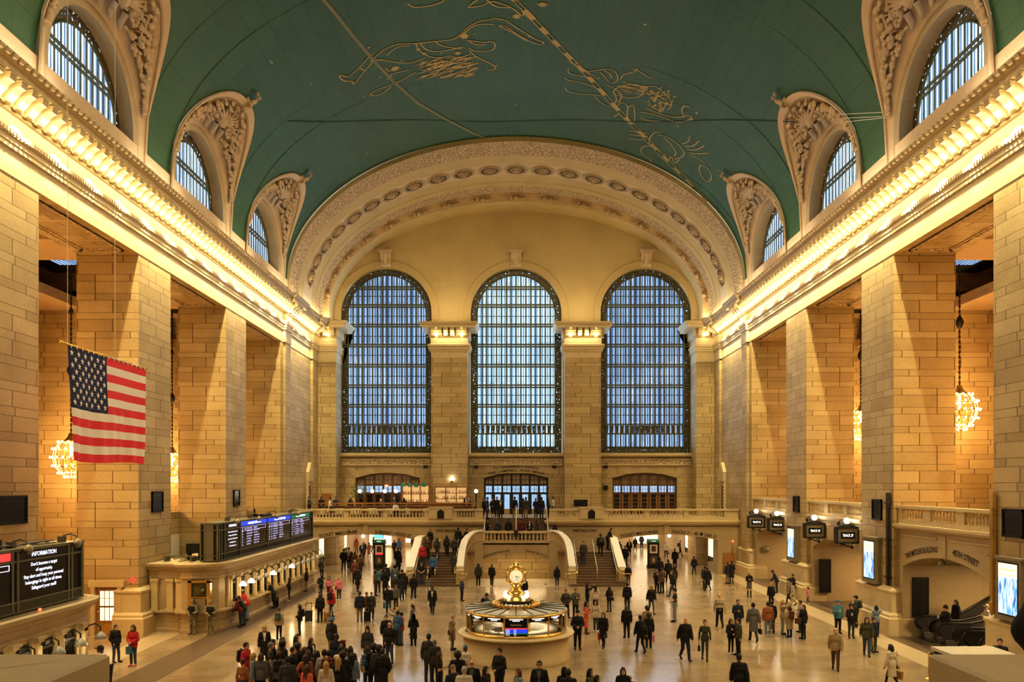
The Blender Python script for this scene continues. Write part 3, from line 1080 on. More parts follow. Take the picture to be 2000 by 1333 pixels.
def lunette(c, sg, idx):
    def arc(half, z0, top, p=2.0):
        out = [(-half, 22.3)]
        for i in range(N_ + 1):
            t = pi * i / N_
            out.append((-half * math.cos(t), z0 + (top - z0) * math.sin(t) ** (.96)))
        out.append((half, 22.3))
        return out
    win = arc(3.55, 24.0, 27.6)
    rim = arc(3.95, 24.0, 27.95)
    out = [(-4.45, 22.3)]
    for i in range(N_ + 1):
        o = -4.45 * math.cos(pi * i / N_)
        out.append((o, lun_z(o) if abs(o) < 4.4499 else 25.3))
    out.append((4.45, 22.3))
    Lr = []
    for pts, x in ((win, 18.95), (win, 18.3), (rim, 18.22)):
        Lr.append([(sg * x, c + o, z) for o, z in pts])
    outer = []
    for o, z in out:
        xv = vault_x(z) if z > 23.6 else 18.27
        outer.append((sg * (xv - .05), c + o, z))
    steps = []
    for s in (0, .12, .3, .5, .7, .88, 1.0):
        row = []
        for a, b in zip(Lr[2], outer):
            q = [a[k] + (b[k] - a[k]) * s for k in range(3)]
            bulge = .5 * math.sin(pi * s) * max(0, (b[2] - 25) / 4.5)
            row.append((q[0] + sg * bulge * .35, q[1], q[2] + bulge * .25))
        steps.append(row)
    root = struct(empty('trim_%d' % (5 + idx), (sg * 18.3, c, 23)))
    inv = local_mb(root.location)
    mb = MB(); mb.smooth = False
    mb.grid([Lr[0], Lr[1], Lr[2]]).xf(inv)
    mb.build('window_arch', 'smooth_stone', root, fix=False)
    mb = MB(); mb.smooth = True
    mb.grid(steps)
    # raised outer border
    bord = []
    for s, h in ((.86, .0), (.87, .08), (1.0, .1), (1.02, 0)):
        row = []
        for a, b in zip(Lr[2], outer):
            q = [a[k] + (b[k] - a[k]) * s for k in range(3)]
            row.append((q[0] - sg * h, q[1], q[2] - h * .5))
        bord.append(row)
    mb.smooth = False
    mb.grid(bord).xf(inv)
    mb.build('severy', 'cream_plaster', root, fix=False)

    def at(t, s):
        f = t * (N_ + 2); i = min(int(f), N_ + 1); f -= i
        def L2(row):
            return Vector([row[i][k] + (row[i + 1][k] - row[i][k]) * f for k in range(3)])
        a, b = L2(Lr[2]), L2(outer)
        return a + (b - a) * s
    # modelled relief: garlands rising from both feet, a draped figure group at the top, finial at the tip
    mb = MB(); rr = random.Random(40)
    ctr = Vector((sg * 14, c, 24))

    def blob(p, r, sz):
        mb.ball(p, r, 7, 5, sz)
    for side in (0, 1):
        for k in range(110):
            t = .06 + .36 * (k / 110) ** .8
            t = t if not side else 1 - t
            w = .18 + .5 * (k / 110)
            s = .45 + (rr.random() - .5) * w
            p = at(t, min(.84, max(.1, s)))
            p += (ctr - p).normalized() * .07
            r = .07 + rr.random() * .12
            a = rr.random() * 6.3
            blob(p, r, (.7, .5 + .9 * abs(math.cos(a)), .5 + .9 * abs(math.sin(a))))
        for k in range(9):
            t0 = .05 + .035 * k
            ss = .45
            pts = []
            for j in range(4):
                t = t0 + .022 * j
                t = t if not side else 1 - t
                ss = min(.8, max(.12, ss + (rr.random() - .5) * .22))
                p = at(t, ss); p += (ctr - p).normalized() * .09
                pts.append(p)
            mb.tube(pts, [.09, .08, .06, .03], 6)
    for k in range(70):                                   # leaf sprays across the crown
        t = .38 + .24 * rr.random(); s = .3 + .5 * rr.random()
        p = at(t, s); p += (ctr - p).normalized() * .08
        a = rr.random() * 6.3
        blob(p, .08 + rr.random() * .14, (.6, .5 + abs(math.cos(a)), .5 + abs(math.sin(a))))
    # rounded disc with a wing-like fan over it
    base = at(.5, .42); e1 = (at(.56, .42) - at(.44, .42)).normalized(); e2 = (at(.5, .7) - at(.5, .2)).normalized()
    nrm = e1.cross(e2); nrm = nrm if nrm.dot(ctr - base) > 0 else -nrm
    for k in range(9):
        a = R(20 + 17.5 * k)
        p0 = base + nrm * .12; p1 = base + (e1 * math.cos(a) * 1.35 + e2 * math.sin(a) * .75) + nrm * .22
        mb.tube([p0, (p0 + p1) / 2 + nrm * .1, p1], [.14, .12, .05], 6)
    blob(base + nrm * .1, .5, (.6, 1, .8))
    for k in range(3):
        p = base + e1 * (-.9 + .9 * k) - e2 * .35
        mb.tube([p + nrm * .1, p - e2 * .5 + e1 * .25 + nrm * .18, p - e2 * .7 + e1 * .7 + nrm * .1], [.17, .14, .08], 7)
        blob(p + e2 * .28 + nrm * .22, .17, (1, 1, 1))
    mb.xf(inv)
    mb.build('relief_sculpture', 'carved_stone', root, fix=False)
    mb = MB()
    tip = at(.5, 1.0) + Vector((-sg * .05, 0, -.05))
    up = (at(.5, 1) - at(.5, .6)).normalized()
    for k in range(16):
        a = rr.random() * 6.3; q = k / 16
        mb.ball(tip + up * (q * 1.2 - .35) + Vector((0, math.cos(a) * .3 * (1 - q * .7), math.sin(a) * .14)), .17 * (1.1 - .6 * q), 7, 5, (.7, 1, 1.2))
    mb.xf(inv)
    mb.build('finial', 'carved_stone', root, fix=False)
    # window
    x = sg * 18.95
    wr = struct(empty('window_%d' % (4 + idx), (x, c, 23)))
    inv = local_mb(wr.location)
    mb = MB()
    inn = arc(3.0, 24.0, 27.0)
    mb.grid([[(x, c + o, z) for o, z in win], [(x, c + o, z) for o, z in inn]]).xf(inv)
    mb.build('scroll_border', 'scrollwork', wr, fix=False)
    mb = MB()
    for i in range(1, len(inn) - 2):
        a, b = inn[i], inn[i + 1]
        mb.tube([(x - sg * .04, c + a[0], a[1]), (x - sg * .04, c + b[0], b[1])], .06, 4)
    for i in range(13):
        o = -3 + .5 * i
        zt = 24 + 3.0 * math.sqrt(max(0.01, 1 - (o / 3.0) ** 2))
        mb.box(x - .02, x + .03, c + o - .03, c + o + .03, 22.3, zt)
    for z in (25.35, 25.62):
        w = 3 * math.sqrt(1 - ((z - 24) / 3) ** 2)
        mb.box(x - .05, x + .04, c - w, c + w, z - .06, z + .06)
    mb.xf(inv)
    mb.build('window_frame', 'green_bronze', wr)
    mb = MB()
    xx = x + sg * .07
    mb.grid([[(xx, c + o, 22.3) for o, z in win[1:-1]], [(xx, c + o, z) for o, z in win[1:-1]]]).xf(inv)
    mb.build('pane', 'pane_side', wr, fix=False)


k = 0
for sg in (-1, 1):
    for c in LUN:
        lunette(c, sg, k); k += 1

# great arch ------------------------------------------------------------------
ARC = [(65.4, 35.12, 0), (65.4, 34.72, 0), (65.9, 34.66, 2), (67.3, 34.36, 2), (67.5, 34.42, 0), (68.6, 34.30, 0), (68.7, 34.22, 1), (70.9, 34.12, 1), (71.0, 34.2, 0), (72.3, 34.1, 0),
       (72.4, 33.98, 0), (73.2, 33.96, 0), (73.3, 33.88, 2), (74.4, 33.84, 2), (74.6, 33.9, 0), (74.62, 33.82, 3), (74.9, 33.2, 3), (75.0, 33.1, 0), (BW + .05, 33.0, 0)]


def arc_pt(y, za_, t):
    dz = 35.05 - za_
    a = 18.3 - .6 * dz; b = za_ - 23.2
    return (a * math.cos(t), y, 23.2 + b * math.sin(t))


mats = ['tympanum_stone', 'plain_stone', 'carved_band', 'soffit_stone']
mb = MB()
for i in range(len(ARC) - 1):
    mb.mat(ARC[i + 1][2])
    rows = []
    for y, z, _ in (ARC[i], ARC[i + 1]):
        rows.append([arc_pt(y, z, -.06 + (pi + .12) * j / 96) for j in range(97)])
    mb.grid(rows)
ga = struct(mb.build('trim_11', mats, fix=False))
rm = MB()                                                # rosette medallion, modelled once
for rr, z, w in ((1, .0, .07), (.8, .04, .05), (.42, .06, .05)):
    ring = [(rr * math.cos(2 * pi * i / 24), rr * .92 * math.sin(2 * pi * i / 24), z) for i in range(25)]
    rm.tube(ring, w, 5, False)
for i in range(14):
    a = 2 * pi * i / 14
    rm.mat(1); rm.tube([(.47 * math.cos(a), .43 * math.sin(a), .05), (.74 * math.cos(a), .68 * math.sin(a), .05)], [.02, .05], 5); rm.mat(0)
rm.ball((0, 0, .05), .3, 10, 5, (1, 1, .5))
for i in range(6):
    a = 2 * pi * i / 6
    rm.ball((.16 * math.cos(a), .16 * math.sin(a), .15), .1, 6, 4)
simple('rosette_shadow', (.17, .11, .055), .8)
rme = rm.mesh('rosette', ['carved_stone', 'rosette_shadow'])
om = MB()
for i in range(26):
    a = orn_r.random() * 6.3; r_ = orn_r.random() ** .6
    om.ball((r_ * .95 * math.cos(a), r_ * .26 * math.sin(a), .05), .11 * (1.3 - r_ * .7), 6, 4, (1.3, 1, .7))
om.ball((0, 0, .1), .24, 8, 5)
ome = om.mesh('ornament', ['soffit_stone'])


def place_on_arc(name, me, y, za_, t, out, tilt):
    p = Vector(arc_pt(y, za_, t)); q = Vector(arc_pt(y, za_, t + .01))
    tx = (q - p).normalized()
    ny = Vector((0, math.cos(tilt), math.sin(tilt) * 0)).normalized()
    nz = tx.cross(Vector((0, 1, 0))).normalized()
    cen = Vector((0, y, 23)) - p
    if nz.dot(cen) < 0:
        nz = -nz
    nz = (nz * math.cos(tilt) + Vector((0, -1, 0)) * math.sin(tilt)).normalized()
    ny = nz.cross(tx).normalized()
    m = Matrix((tx, ny, nz)).transposed().to_4x4(); m.translation = p + nz * out
    o = obj(name, me, ga)
    o.matrix_local = m
    return o


for i in range(23):
    place_on_arc('rosette', rme, 69.8, 34.17, R(9.5) + (pi - R(19)) * i / 22, .02, .05)
for i in range(17):
    place_on_arc('ornament', ome, 74.76, 33.5, R(8) + (pi - R(16)) * i / 16, .03, 1.15)
# ------------------------------------------------------------------ balusters
BAL = [(.075, 0), (.075, .05), (.045, .07), (.06, .12), (.085, .2), (.08, .26), (.05, .38), (.04, .44), (.065, .47), (.065, .53)]
bal_me = MB().lathe(BAL, segs=8).mesh('baluster', ['plain_stone'])


def balusters(root, pts, scale=1.0):
    inv = local_mb(root.location)
    for p in pts:
        o = obj('baluster', bal_me, root, inv @ Vector(p)); o.scale = (scale, scale, scale)


# west balcony -----------------------------------------------------------------
mb = MB()
mb.box(-18.3, 18.3, BF + 1.8, BW, 3.85, BZ)
for s in (-1, 1):
    mb.box(min(s * 2.65, s * 18.3), max(s * 2.65, s * 18.3), BF, BF + 1.9, 3.85, BZ)
    za = arch_fill(mb, s * 12.3, 4.2, 2.74, 3.2, *(sorted((s * 7.6, s * 18.3))), 0, 4.0, BF, BF + 1.6)
    mb.quad((s * 2.65, BF, 0), (s * 7.6, BF, 0), (s * 7.6, BF, 4.0), (s * 2.65, BF, 4.0))
    mb.box(s * 12.3 - .22, s * 12.3 + .22, BF - .1, BF + .1, 3.22, 4.0)
balc = struct(mb.build('wall_balcony', 'smooth_stone', fix=False))
prof = [(0, 3.9), (.06, 3.94), (.06, 4.0), (.22, 4.06), (.28, 4.12), (.34, 4.3), (.12, 4.34), (.12, 4.5), (-.3, 4.5)]
mb = MB().sweep(prof, [(-18.3, BF), (-2.65, BF), (-2.65, BF + 1.6)]).sweep(prof, [(2.65, BF + 1.6), (2.65, BF), (18.3, BF)])
mb.build('cornice', 'plain_stone', balc)
mb = MB()
for x0, x1 in ((-18, -12.6), (-12, -7.9), (7.9, 12.0), (12.6, 18)):
    mb.box(x0, x1, BF - .04, BF, 3.78, 3.84)
mb.build('panel_moulding', 'plain_stone', balc)
mb = MB()


def at_x(fn, dx):
    return lambda x, y: fn(x + dx, y)


for c, a, b, wa, wb in ((-12.3, 'TICKET MACHINES', 'SUBWAY \u2022 42ND ST', 3.15, 3.0), (12.3, 'TICKET MACHINES', 'TRACKS 31 - 42 \u25c6 LIRR \u24d8', 3.15, 3.7)):
    f = arc_fn(c, 3.32, 19.4, BF - .05)
    text_into(mb, a, .36, at_x(f, -2.25), width=wa)
    text_into(mb, b, .36, at_x(f, 2.25), width=wb)
for s in (-1, 1):
    text_into(mb, 'WEST BALCONY', .3, lambda x, y, s=s: (s * 5.6 + x, BF - .03, 3.42 + y), width=1.95)
mb.build('lettering', 'engraved', balc, fix=False)

for s, side in ((-1, 'left'), (1, 'right')):
    root = empty('balustrade', (s * 10, BF, BZ))
    tag(root, 'stone balustrade along the front of the west balcony, %s of the middle steps' % side, 'balustrade')
    inv = local_mb(root.location)
    mb = MB()

    def bx(a, b, y0, y1, z0, z1):
        mb.box(min(s * a, s * b), max(s * a, s * b), y0, y1, z0, z1)
    bx(2.7, 18.2, BF - .12, BF + .22, 4.5, 4.6)
    bx(2.7, 18.2, BF - .16, BF + .26, 5.16, 5.3)
    for a, b in ((2.7, 3.4), (4.85, 5.25), (7.05, 7.5), (10.5, 10.9), (13.7, 14.1), (17.0, 18.2)):
        bx(a, b, BF - .08, BF + .18, 4.5, 5.2)
    mb.xf(inv).build('rail', 'plain_stone', root)
    mb = MB()
    bx(5.2, 7.1, BF - .22, BF + .3, 4.5, 5.34); bx(5.15, 7.15, BF - .26, BF + .34, 5.34, 5.46)
    mb.xf(inv).build('pedestal', 'plain_stone', root)
    mb = MB().box(s * 6.15 - .28, s * 6.15 + .28, BF - .26, BF - .22, 4.52, 5.1)
    mb.prism([(s * 6.15 - .28, 5.1), (s * 6.15 + .28, 5.1), (s * 6.15, 5.26)], 'y', BF - .26, BF - .22)
    mb.xf(inv).build('plaque', 'black_metal', root)
    pts = []
    for a, b in ((3.4, 4.85), (7.5, 10.5), (10.9, 13.7), (14.1, 17.0)):
        k = round((b - a) / .262)
        pts += [(s * (a + (b - a) * (i + .5) / k), BF + .05, 4.61) for i in range(k)]
    balusters(root, pts, 1.04)

# west staircase ------------------------------------------------------------------
simple('stair_stone', (.20, .135, .085), .4, 0, .2, 3)
root = empty('staircase', (0, 58.5, 0))
tag(root, 'double stone staircase with curved parapets climbing to the west balcony', 'staircase')
inv = local_mb(root.location)
for s in (-1, 1):
    mb = MB()
    for i in range(13):
        e = .45 if i < 2 else 0
        a, b = 4.2 - e * .7, 7.45 + e
        y0 = 58.5 + .33 * i
        mb.box(min(s * a, s * b), max(s * a, s * b), y0, y0 + (.42 if i < 2 else 5), 0 if i < 2 else .165 * i - .02, .165 * (i + 1))
        if i >= 2:
            mb.v[-8:] = [(x, min(y, 63.4), z) for x, y, z in mb.v[-8:]]
        mb.box(min(s * a, s * b), max(s * a, s * b), y0 - .025, y0 + .05, .165 * (i + 1) - .04, .165 * (i + 1) + .004)
    mb.box(min(s * 3.2, s * 7.5), max(s * 3.2, s * 7.5), 62.8, 66.98, 1.9, 2.15)
    for i in range(4):
        a = 4.2 - .33 * i
        mb.box(min(s * 2.2, s * a), max(s * 2.2, s * a), 64.25, 66.98, 2.15, 2.15 + .175 * (i + 1))
    mb.xf(inv).build('flight', 'stair_stone', root)
    # outer parapet with sloping coping
    mb = MB()
    a, b = sorted((s * 7.45, s * 7.85))
    mb.prism([(59.5, 0), (59.5, 1.2), (64.3, 3.0), (66.98, 3.0), (66.98, 0)], 'x', a, b)
    mb.mat(1)
    a, b = sorted((s * 7.38, s * 7.95))
    mb.prism([(59.3, 1.2), (59.3, 1.34), (64.3, 3.15), (66.98, 3.15), (66.98, 3.0), (64.3, 3.0)], 'x', a, b)
    mb.mat(0); a, b = sorted((s * 7.36, s * 7.94))
    mb.box(a, b, 59.1, 59.6, 0, 1.1); mb.box(a, b, 59.0, 59.7, 0, .18)
    mb.tube([(a, 59.35, 1.0), (b, 59.35, 1.0)], .24, 12); mb.tube([(a, 59.25, .55), (b, 59.25, .55)], .16, 10)
    mb.xf(inv).build('parapet', ['smooth_stone', 'white_paint'], root)
    # curved inner parapet, concave towards the hall
    path = [(2.6, 64.05), (3.0, 64.0), (3.4, 63.8), (3.72, 63.4), (3.92, 62.8), (4.02, 62.0), (4.05, 61.0), (4.05, 60.0), (4.05, 58.95)]
    tops = [3.62, 3.60, 3.48, 3.22, 2.92, 2.55, 2.15, 1.72, 1.3]
    rows = []
    for i, ((x, y), zt) in enumerate(zip(path, tops)):
        t = Vector((path[min(i + 1, 8)][0] - path[max(i - 1, 0)][0], path[min(i + 1, 8)][1] - path[max(i - 1, 0)][1])).normalized()
        nrm = Vector((-t.y, t.x))                        # towards outside
        if nrm.x < 0:
            nrm = -nrm
        rows.append(((x, y), nrm, zt))

    def pt(r, o, z):
        return (s * (r[0][0] + r[1].x * o), r[0][1] + r[1].y * o, z)
    mb = MB(); mb.smooth = True
    mb.grid([[pt(r, -.16, -3) for r in rows], [pt(r, -.16, r[2]) for r in rows]])
    mb.grid([[pt(r, .16, 0) for r in rows], [pt(r, .16, r[2]) for r in rows]])
    mb.smooth = False
    mb.mat(1)
    mb.grid([[pt(r, o, r[2] + dz) for r in rows] for o, dz in ((-.16, 0), (-.26, .0), (-.26, .13), (.26, .13), (.26, 0), (.16, 0))])
    mb.mat(0)
    mb.grid([[pt(r, o, r[2] + dz) for r in rows] for o, dz in ((-.16, -.72), (-.22, -.72), (-.22, -.62), (-.16, -.6))])
    mb.mat(1); mb.poly([pt(rows[-1], o, rows[-1][2] + dz) for o, dz in ((-.26, 0), (-.26, .13), (.26, .13), (.26, 0))]); mb.mat(0)
    mb.poly([pt(rows[-1], o, z) for o, z in ((-.16, 1.05), (-.16, rows[-1][2]), (.16, rows[-1][2]), (.16, 1.05))])
    x = s * 4.05
    mb.box(x - .27, x + .27, 58.72, 59.1, 0, 1.1); mb.box(x - .33, x + .33, 58.6, 59.2, 0, .18)
    mb.tube([(x - .29, 58.95, 1.02), (x + .29, 58.95, 1.02)], .24, 12); mb.tube([(x - .29, 58.85, .55), (x + .29, 58.85, .55)], .16, 10)
    mb.xf(inv).build('parapet', ['smooth_stone', 'white_paint'], root, fix=False)
    # brass rails
    mb = MB()
    mb.tube([(s * 5.85, 59.1, .0), (s * 5.85, 59.1, 1.15)], .03, 6); mb.tube([(s * 5.85, 62.9, 2.1), (s * 5.85, 62.9, 3.1)], .03, 6)
    mb.tube([(s * 5.85, 58.9, 1.1), (s * 5.85, 59.1, 1.18), (s * 5.85, 62.9, 3.08), (s * 5.85, 63.2, 3.08)], .045, 8)
    for xx, dirn in ((4.42, -1), (7.22, 1)):
        mb.tube([(s * (xx + dirn * 1.0), 58.2, .95), (s * (xx + dirn * .5), 58.2, .95), (s * (xx + dirn * .1), 58.35, 1.0), (s * xx, 58.8, 1.15), (s * xx, 62.9, 3.05), (s * xx, 64, 3.1)], .04, 8)
        for yy, zz in ((58.8, 0), (60.8, 1.1)):
            mb.tube([(s * xx, yy, zz), (s * xx, yy, zz + 1.1)], .022, 6)
        mb.tube([(s * (xx + dirn * .9), 58.2, 0), (s * (xx + dirn * .9), 58.2, .95)], .022, 6)
    mb.tube([(s * 4.3, 66.7, 3.1), (s * 3.1, 66.7, 3.8)], .04, 8); mb.tube([(s * 4.3, 66.7, 2.2), (s * 4.3, 66.7, 3.1), (s * 4.9, 66.7, 3.1)], .03, 8)
    mb.xf(inv).build('handrail', 'brass', root)
# upper flight and landing
mb = MB()
mb.box(-2.9, 2.9, 64.0, 66.4, 2.6, 2.85)
for i in range(10):
    mb.box(-2.62, 2.62, 66.2 + .26 * i, 68.85, 2.85 + .165 * i - .02, 2.85 + .165 * (i + 1))
    mb.box(-2.62, 2.62, 66.18 + .26 * i, 66.24 + .26 * i, 2.85 + .165 * (i + 1) - .04, 2.85 + .165 * (i + 1) + .004)
mb.xf(inv).build('flight', 'stair_stone', root)
mb = MB()
for x in (-2.55, 0, 2.55):
    mb.tube([(x, 66.3, 2.85), (x, 66.3, 3.95), (x, 68.8, 5.5), (x, 68.8, 4.5)], .04, 8)
mb.xf(inv).build('handrail', 'white_paint', root)
# wall under the landing with the low arch
mb = MB()
arch_fill(mb, 0, 2.72, 1.36, 1.98, -3.5, 3.5, -3, 2.75, 64.0, 64.6)
mb.box(-2.75, 2.75, 63.86, 64.2, 2.72, 2.92)
for i in range(15):
    mb.box(-3.9, 3.9, 58.5 + .32 * i, 63.4, -3.2, -.17 * i - .001)
mb.box(-3.9, 3.9, 63.3, 71, -3.2, -2.55)
mb.xf(inv).build('landing_wall', 'smooth_stone', root, fix=False)
mb = MB().box(-4, 4, 70.5, 71, -3, 2.0).box(-4, -3.6, 64.6, 71, -3, 2.05).box(3.6, 4, 64.6, 71, -3, 2.05)
mb.box(-3.7, 3.7, 64.6, 71, 1.99, 2.05)
mb.xf(inv).build('underpass_wall', 'limestone', root)
mb = MB()
f = arc_fn(0, 2.08, 6.4, 63.96)
text_into(mb, 'LONG ISLAND RAIL ROAD', .22, at_x(f, -1.55), width=2.15)
text_into(mb, 'TRACKS 102 TO 112', .22, at_x(f, 1.6), width=1.75)
mb.xf(inv).build('lettering', 'engraved', root, fix=False)
rail = MB().box(-2.75, 2.75, 63.85, 64.2, 3.5, 3.66).box(-2.75, -2.4, 63.9, 64.15, 2.9, 3.52).box(2.4, 2.75, 63.9, 64.15, 2.9, 3.52)
rail.xf(inv).build('rail', 'plain_stone', root)
balusters(root, [(-2.26 + .301 * i, 64.02, 2.92) for i in range(16)], 1.1)
a_ = bpy.data.lights.new('underpass_lamp', 'AREA'); a_.shape = 'RECTANGLE'; a_.size = 5; a_.size_y = 2.5; a_.energy = 230; a_.color = (1, .72, .38)
o_ = bpy.data.objects.new('underpass_lamp', a_); COL.objects.link(o_); o_.location = (0, 67.2, 1.95)

# passages under the balcony -----------------------------------------------------
mb = MB()
for s in (-1, 1):
    xs_ = sorted((s * 7.7, s * 8.0)); mb.box(xs_[0], xs_[1], BF + 1.6, 96, 0, 3.7)
    xs_ = sorted((s * 17.4, s * 17.8)); mb.box(xs_[0], xs_[1], BF + 1.6, 96, 0, 3.7)
    xs_ = sorted((s * 7.7, s * 17.8)); mb.box(xs_[0], xs_[1], 96, 96.3, 0, 3.7)
    mb.box(xs_[0], xs_[1], BF + 1.5, 96, 3.6, 3.8)
pw = struct(mb.build('wall_passage', 'cream_plaster'))
for s in (-1, 1):
    for j, y in enumerate((71, 78, 86, 93)):
        a_ = bpy.data.lights.new('passage_lamp', 'AREA'); a_.shape = 'RECTANGLE'; a_.size = 7; a_.size_y = 3; a_.energy = 200 if j else 120; a_.color = (1, .80, .52)
        o_ = bpy.data.objects.new('passage_lamp', a_); COL.objects.link(o_); o_.location = (s * 12.6, y, 3.5)
mb = MB()
for x0, x1, z0, z1 in ((-17.2, -14.6, .2, 3.0), (-12.9, -11.2, .5, 3.2), (13.8, 16.6, .4, 3.1)):
    mb.box(x0, x1, 95.9, 96.02, z0, z1)
mb.build('glazed_panel', 'panel_white', pw)
mb = MB().box(-13.9, -13.1, 95.85, 96.02, 0, 3.2).box(-10.9, -10.3, 95.85, 96.02, 0, 3.2)
mb.build('wood_panel', 'orange_wood', pw)
mb = MB().box(8.2, 12.6, 95.85, 96.02, 1.4, 3.3)
mb.build('teal_panel', 'teal_bright' if 'teal_bright' in M else 'teal_sign', pw)
for s in (-1, 1):                                        # lit display windows along the outer side wall
    for y0 in (70.5, 75.5, 80.5):
        mb = MB()
        x = s * 17.38
        mb.box(x - .03, x + .03, y0, y0 + 3.4, .5, 2.8)
        mb.mat(1); xx = s * 17.33; mb.box(xx - .03, xx + .03, y0 + .15, y0 + 3.25, .9, 2.65)
        mb.mat(0); mb.box(xx - .05, xx + .05, y0, y0 + .15, .4, 2.9); mb.box(xx - .05, xx + .05, y0 + 3.25, y0 + 3.4, .4, 2.9)
        mb.build('display_window', ['green_bronze', 'panel_white'], pw)


def kiosk(px, y, label, poster):
    x = (px - PX0) * y / F
    r = empty('kiosk', (x, y, 0)); tag(r, label, 'kiosk')
    mb = MB().box(-.48, .48, -.48, .48, 0, .22).box(-.42, .42, -.42, .42, .22, 2.2).box(-.5, .5, -.5, .5, 2.15, 2.25)
    for xx in (-.45, .45):
        mb.box(xx - .04, xx + .04, -.48, -.4, .2, 2.2)
    mb.build('cabinet', 'dark_bronze', r)
    MB().box(-.46, .46, -.46, .46, 2.25, 2.5).build('header', 'teal_sign', r)
    mb = MB(); text_into(mb, 'INFORMATION' if poster else 'Tickets', .1, lambda x_, y_: (x_, -.475, 2.34 + y_), width=.4)
    mb.build('header_text', 'led_white', r, fix=False)
    mb = MB().box(-.33, .33, -.44, -.42, 1.3, 2.05)
    mb.mat(1).box(-.33, .33, -.445, -.42, 1.22, 1.36) if poster else None
    mb.mat(2).box(-.2, .2, -.447, -.42, 1.45, 1.95)
    mb.build('poster', ['white_cloth', 'led_red', 'dark_wood'], r)
    mb = MB().box(-.33, .33, -.44, -.42, .35, 1.1)
    mb.mat(1); mb.ball((0, -.44, .7), .16, 8, 6, (.8, .1, 1.4))
    mb.build('poster', ['dark_stone', 'cream_plaster'], r)
    return r


kiosk(742, 71.3, 'dark poster kiosk with a red and white poster in the left passage mouth', 1)
kiosk(1275, 71.8, 'dark poster kiosk with a grey upper poster in the right passage mouth', 0)
mb = MB().box(-.42, .42, -.05, .05, 0, .42)
mb.mat(1).box(-.38, .38, -.06, -.05, .04, .38)
t = mb.build('hanging_screen', ['black_metal', 'cyan_screen'], None, W(740, 1047.5, 73) - Vector((0, 0, .2)))
MB().tube([(0, 0, .42), (0, 0, .75)], .02, 6).build('stem', 'black_metal', t)
tag(t, 'bright cyan screen hanging over the kiosk in the left passage', 'screen')
g_me = None
for px, py, d, lb in ((709, 1048, 67.6, 'bright spot lamp under the crown of the left passage arch'), (1307, 1047, 67.6, 'bright spot lamp under the crown of the right passage arch')):
    mb = MB().ball((0, 0, 0), .14, 10, 8)
    t = mb.build('spot_lamp', 'globe_lamp', None, W(px, py, d))
    MB().tube([(0, 0, .1), (0, .3, .3)], .02, 6).build('stem', 'black_metal', t)
    tag(t, lb, 'lamp')

# right side: arched fills under the bays, balustrades -----------------------------
RX = 18.55
for k, (y0, y1) in enumerate(BAYS[1:]):
    c = (y0 + y1) / 2
    mb = MB()
    za = arch_fill(mb, c, 3.75, 3.4, 4.07, y0, y1, 0, 5.05, RX, 26.8, axis='x')
    mb.box(26.8, 27, y0, y1, 0, 5)
    mb.box(RX, 21.2, y0, y1, 5.05, 5.34)
    mb.box(RX - .06, RX + .05, c - .25, c + .25, 4.1, 5.05)
    f = struct(mb.build('wall_right_arch', 'smooth_stone', fix=False))
    mb = MB()
    for q in ((y0, c - .4), (c + .4, y1)):
        mb.box(RX - .04, RX + .05, q[0] + .15, q[1] - .15, 4.86, 4.92)
    mb.build('panel_moulding', 'plain_stone', f)
    root = empty('balustrade', (RX, c, 5.3))
    tag(root, ['stone balustrade of the gallery at the right edge of view', 'stone balustrade above the escalator arch on the right',
               'stone balustrade above the two middle track signs on the right', 'stone balustrade above the farthest right-hand arch'][k], 'balustrade')
    inv = local_mb(root.location)
    mb = MB()
    mb.box(RX - .32, RX + .5, y0, y1, 5.3, 5.42); mb.box(RX - .22, RX + .4, y0, y1, 5.2, 5.3)
    mb.box(RX - .05, RX + .3, y0, y1, 5.42, 5.62)
    mb.box(RX - .12, RX + .36, y0, y1, 6.16, 6.3)
    w_ = (y1 - y0)
    gaps = [(.35, 2.45), (3.05, 5.25), (5.85, 7.95)]
    prev = 0
    for a, b in gaps + [(w_, w_)]:
        mb.box(RX - .03, RX + .28, y0 + prev, y0 + a, 5.6, 6.2); prev = b
    mb.xf(inv).build('rail', 'plain_stone', root)
    pts = []
    for a, b in gaps:
        n_b = 8
        pts += [(RX + .1, y0 + a + (b - a) * (i + .5) / n_b, 5.61) for i in range(n_b)]
    balusters(root, pts, 1.05)
    if k == 1:
        mb = MB()
        fx = arc_fn(c, 4.32, 10.5, RX - .03, 'x', -1)
        text_into(mb, 'THE METLIFE BUILDING', .36, at_x(fx, -1.95), width=3.0)
        text_into(mb, '45TH STREET', .36, at_x(fx, 1.75), width=1.95)
        mb.build('lettering', 'engraved', f, fix=False)
    a_ = bpy.data.lights.new('arch_lamp', 'AREA'); a_.size = 2.0; a_.energy = 330; a_.color = (1, .68, .34)
    o_ = bpy.data.objects.new('arch_lamp', a_); COL.objects.link(o_); o_.location = (22.5, c, 3.6)
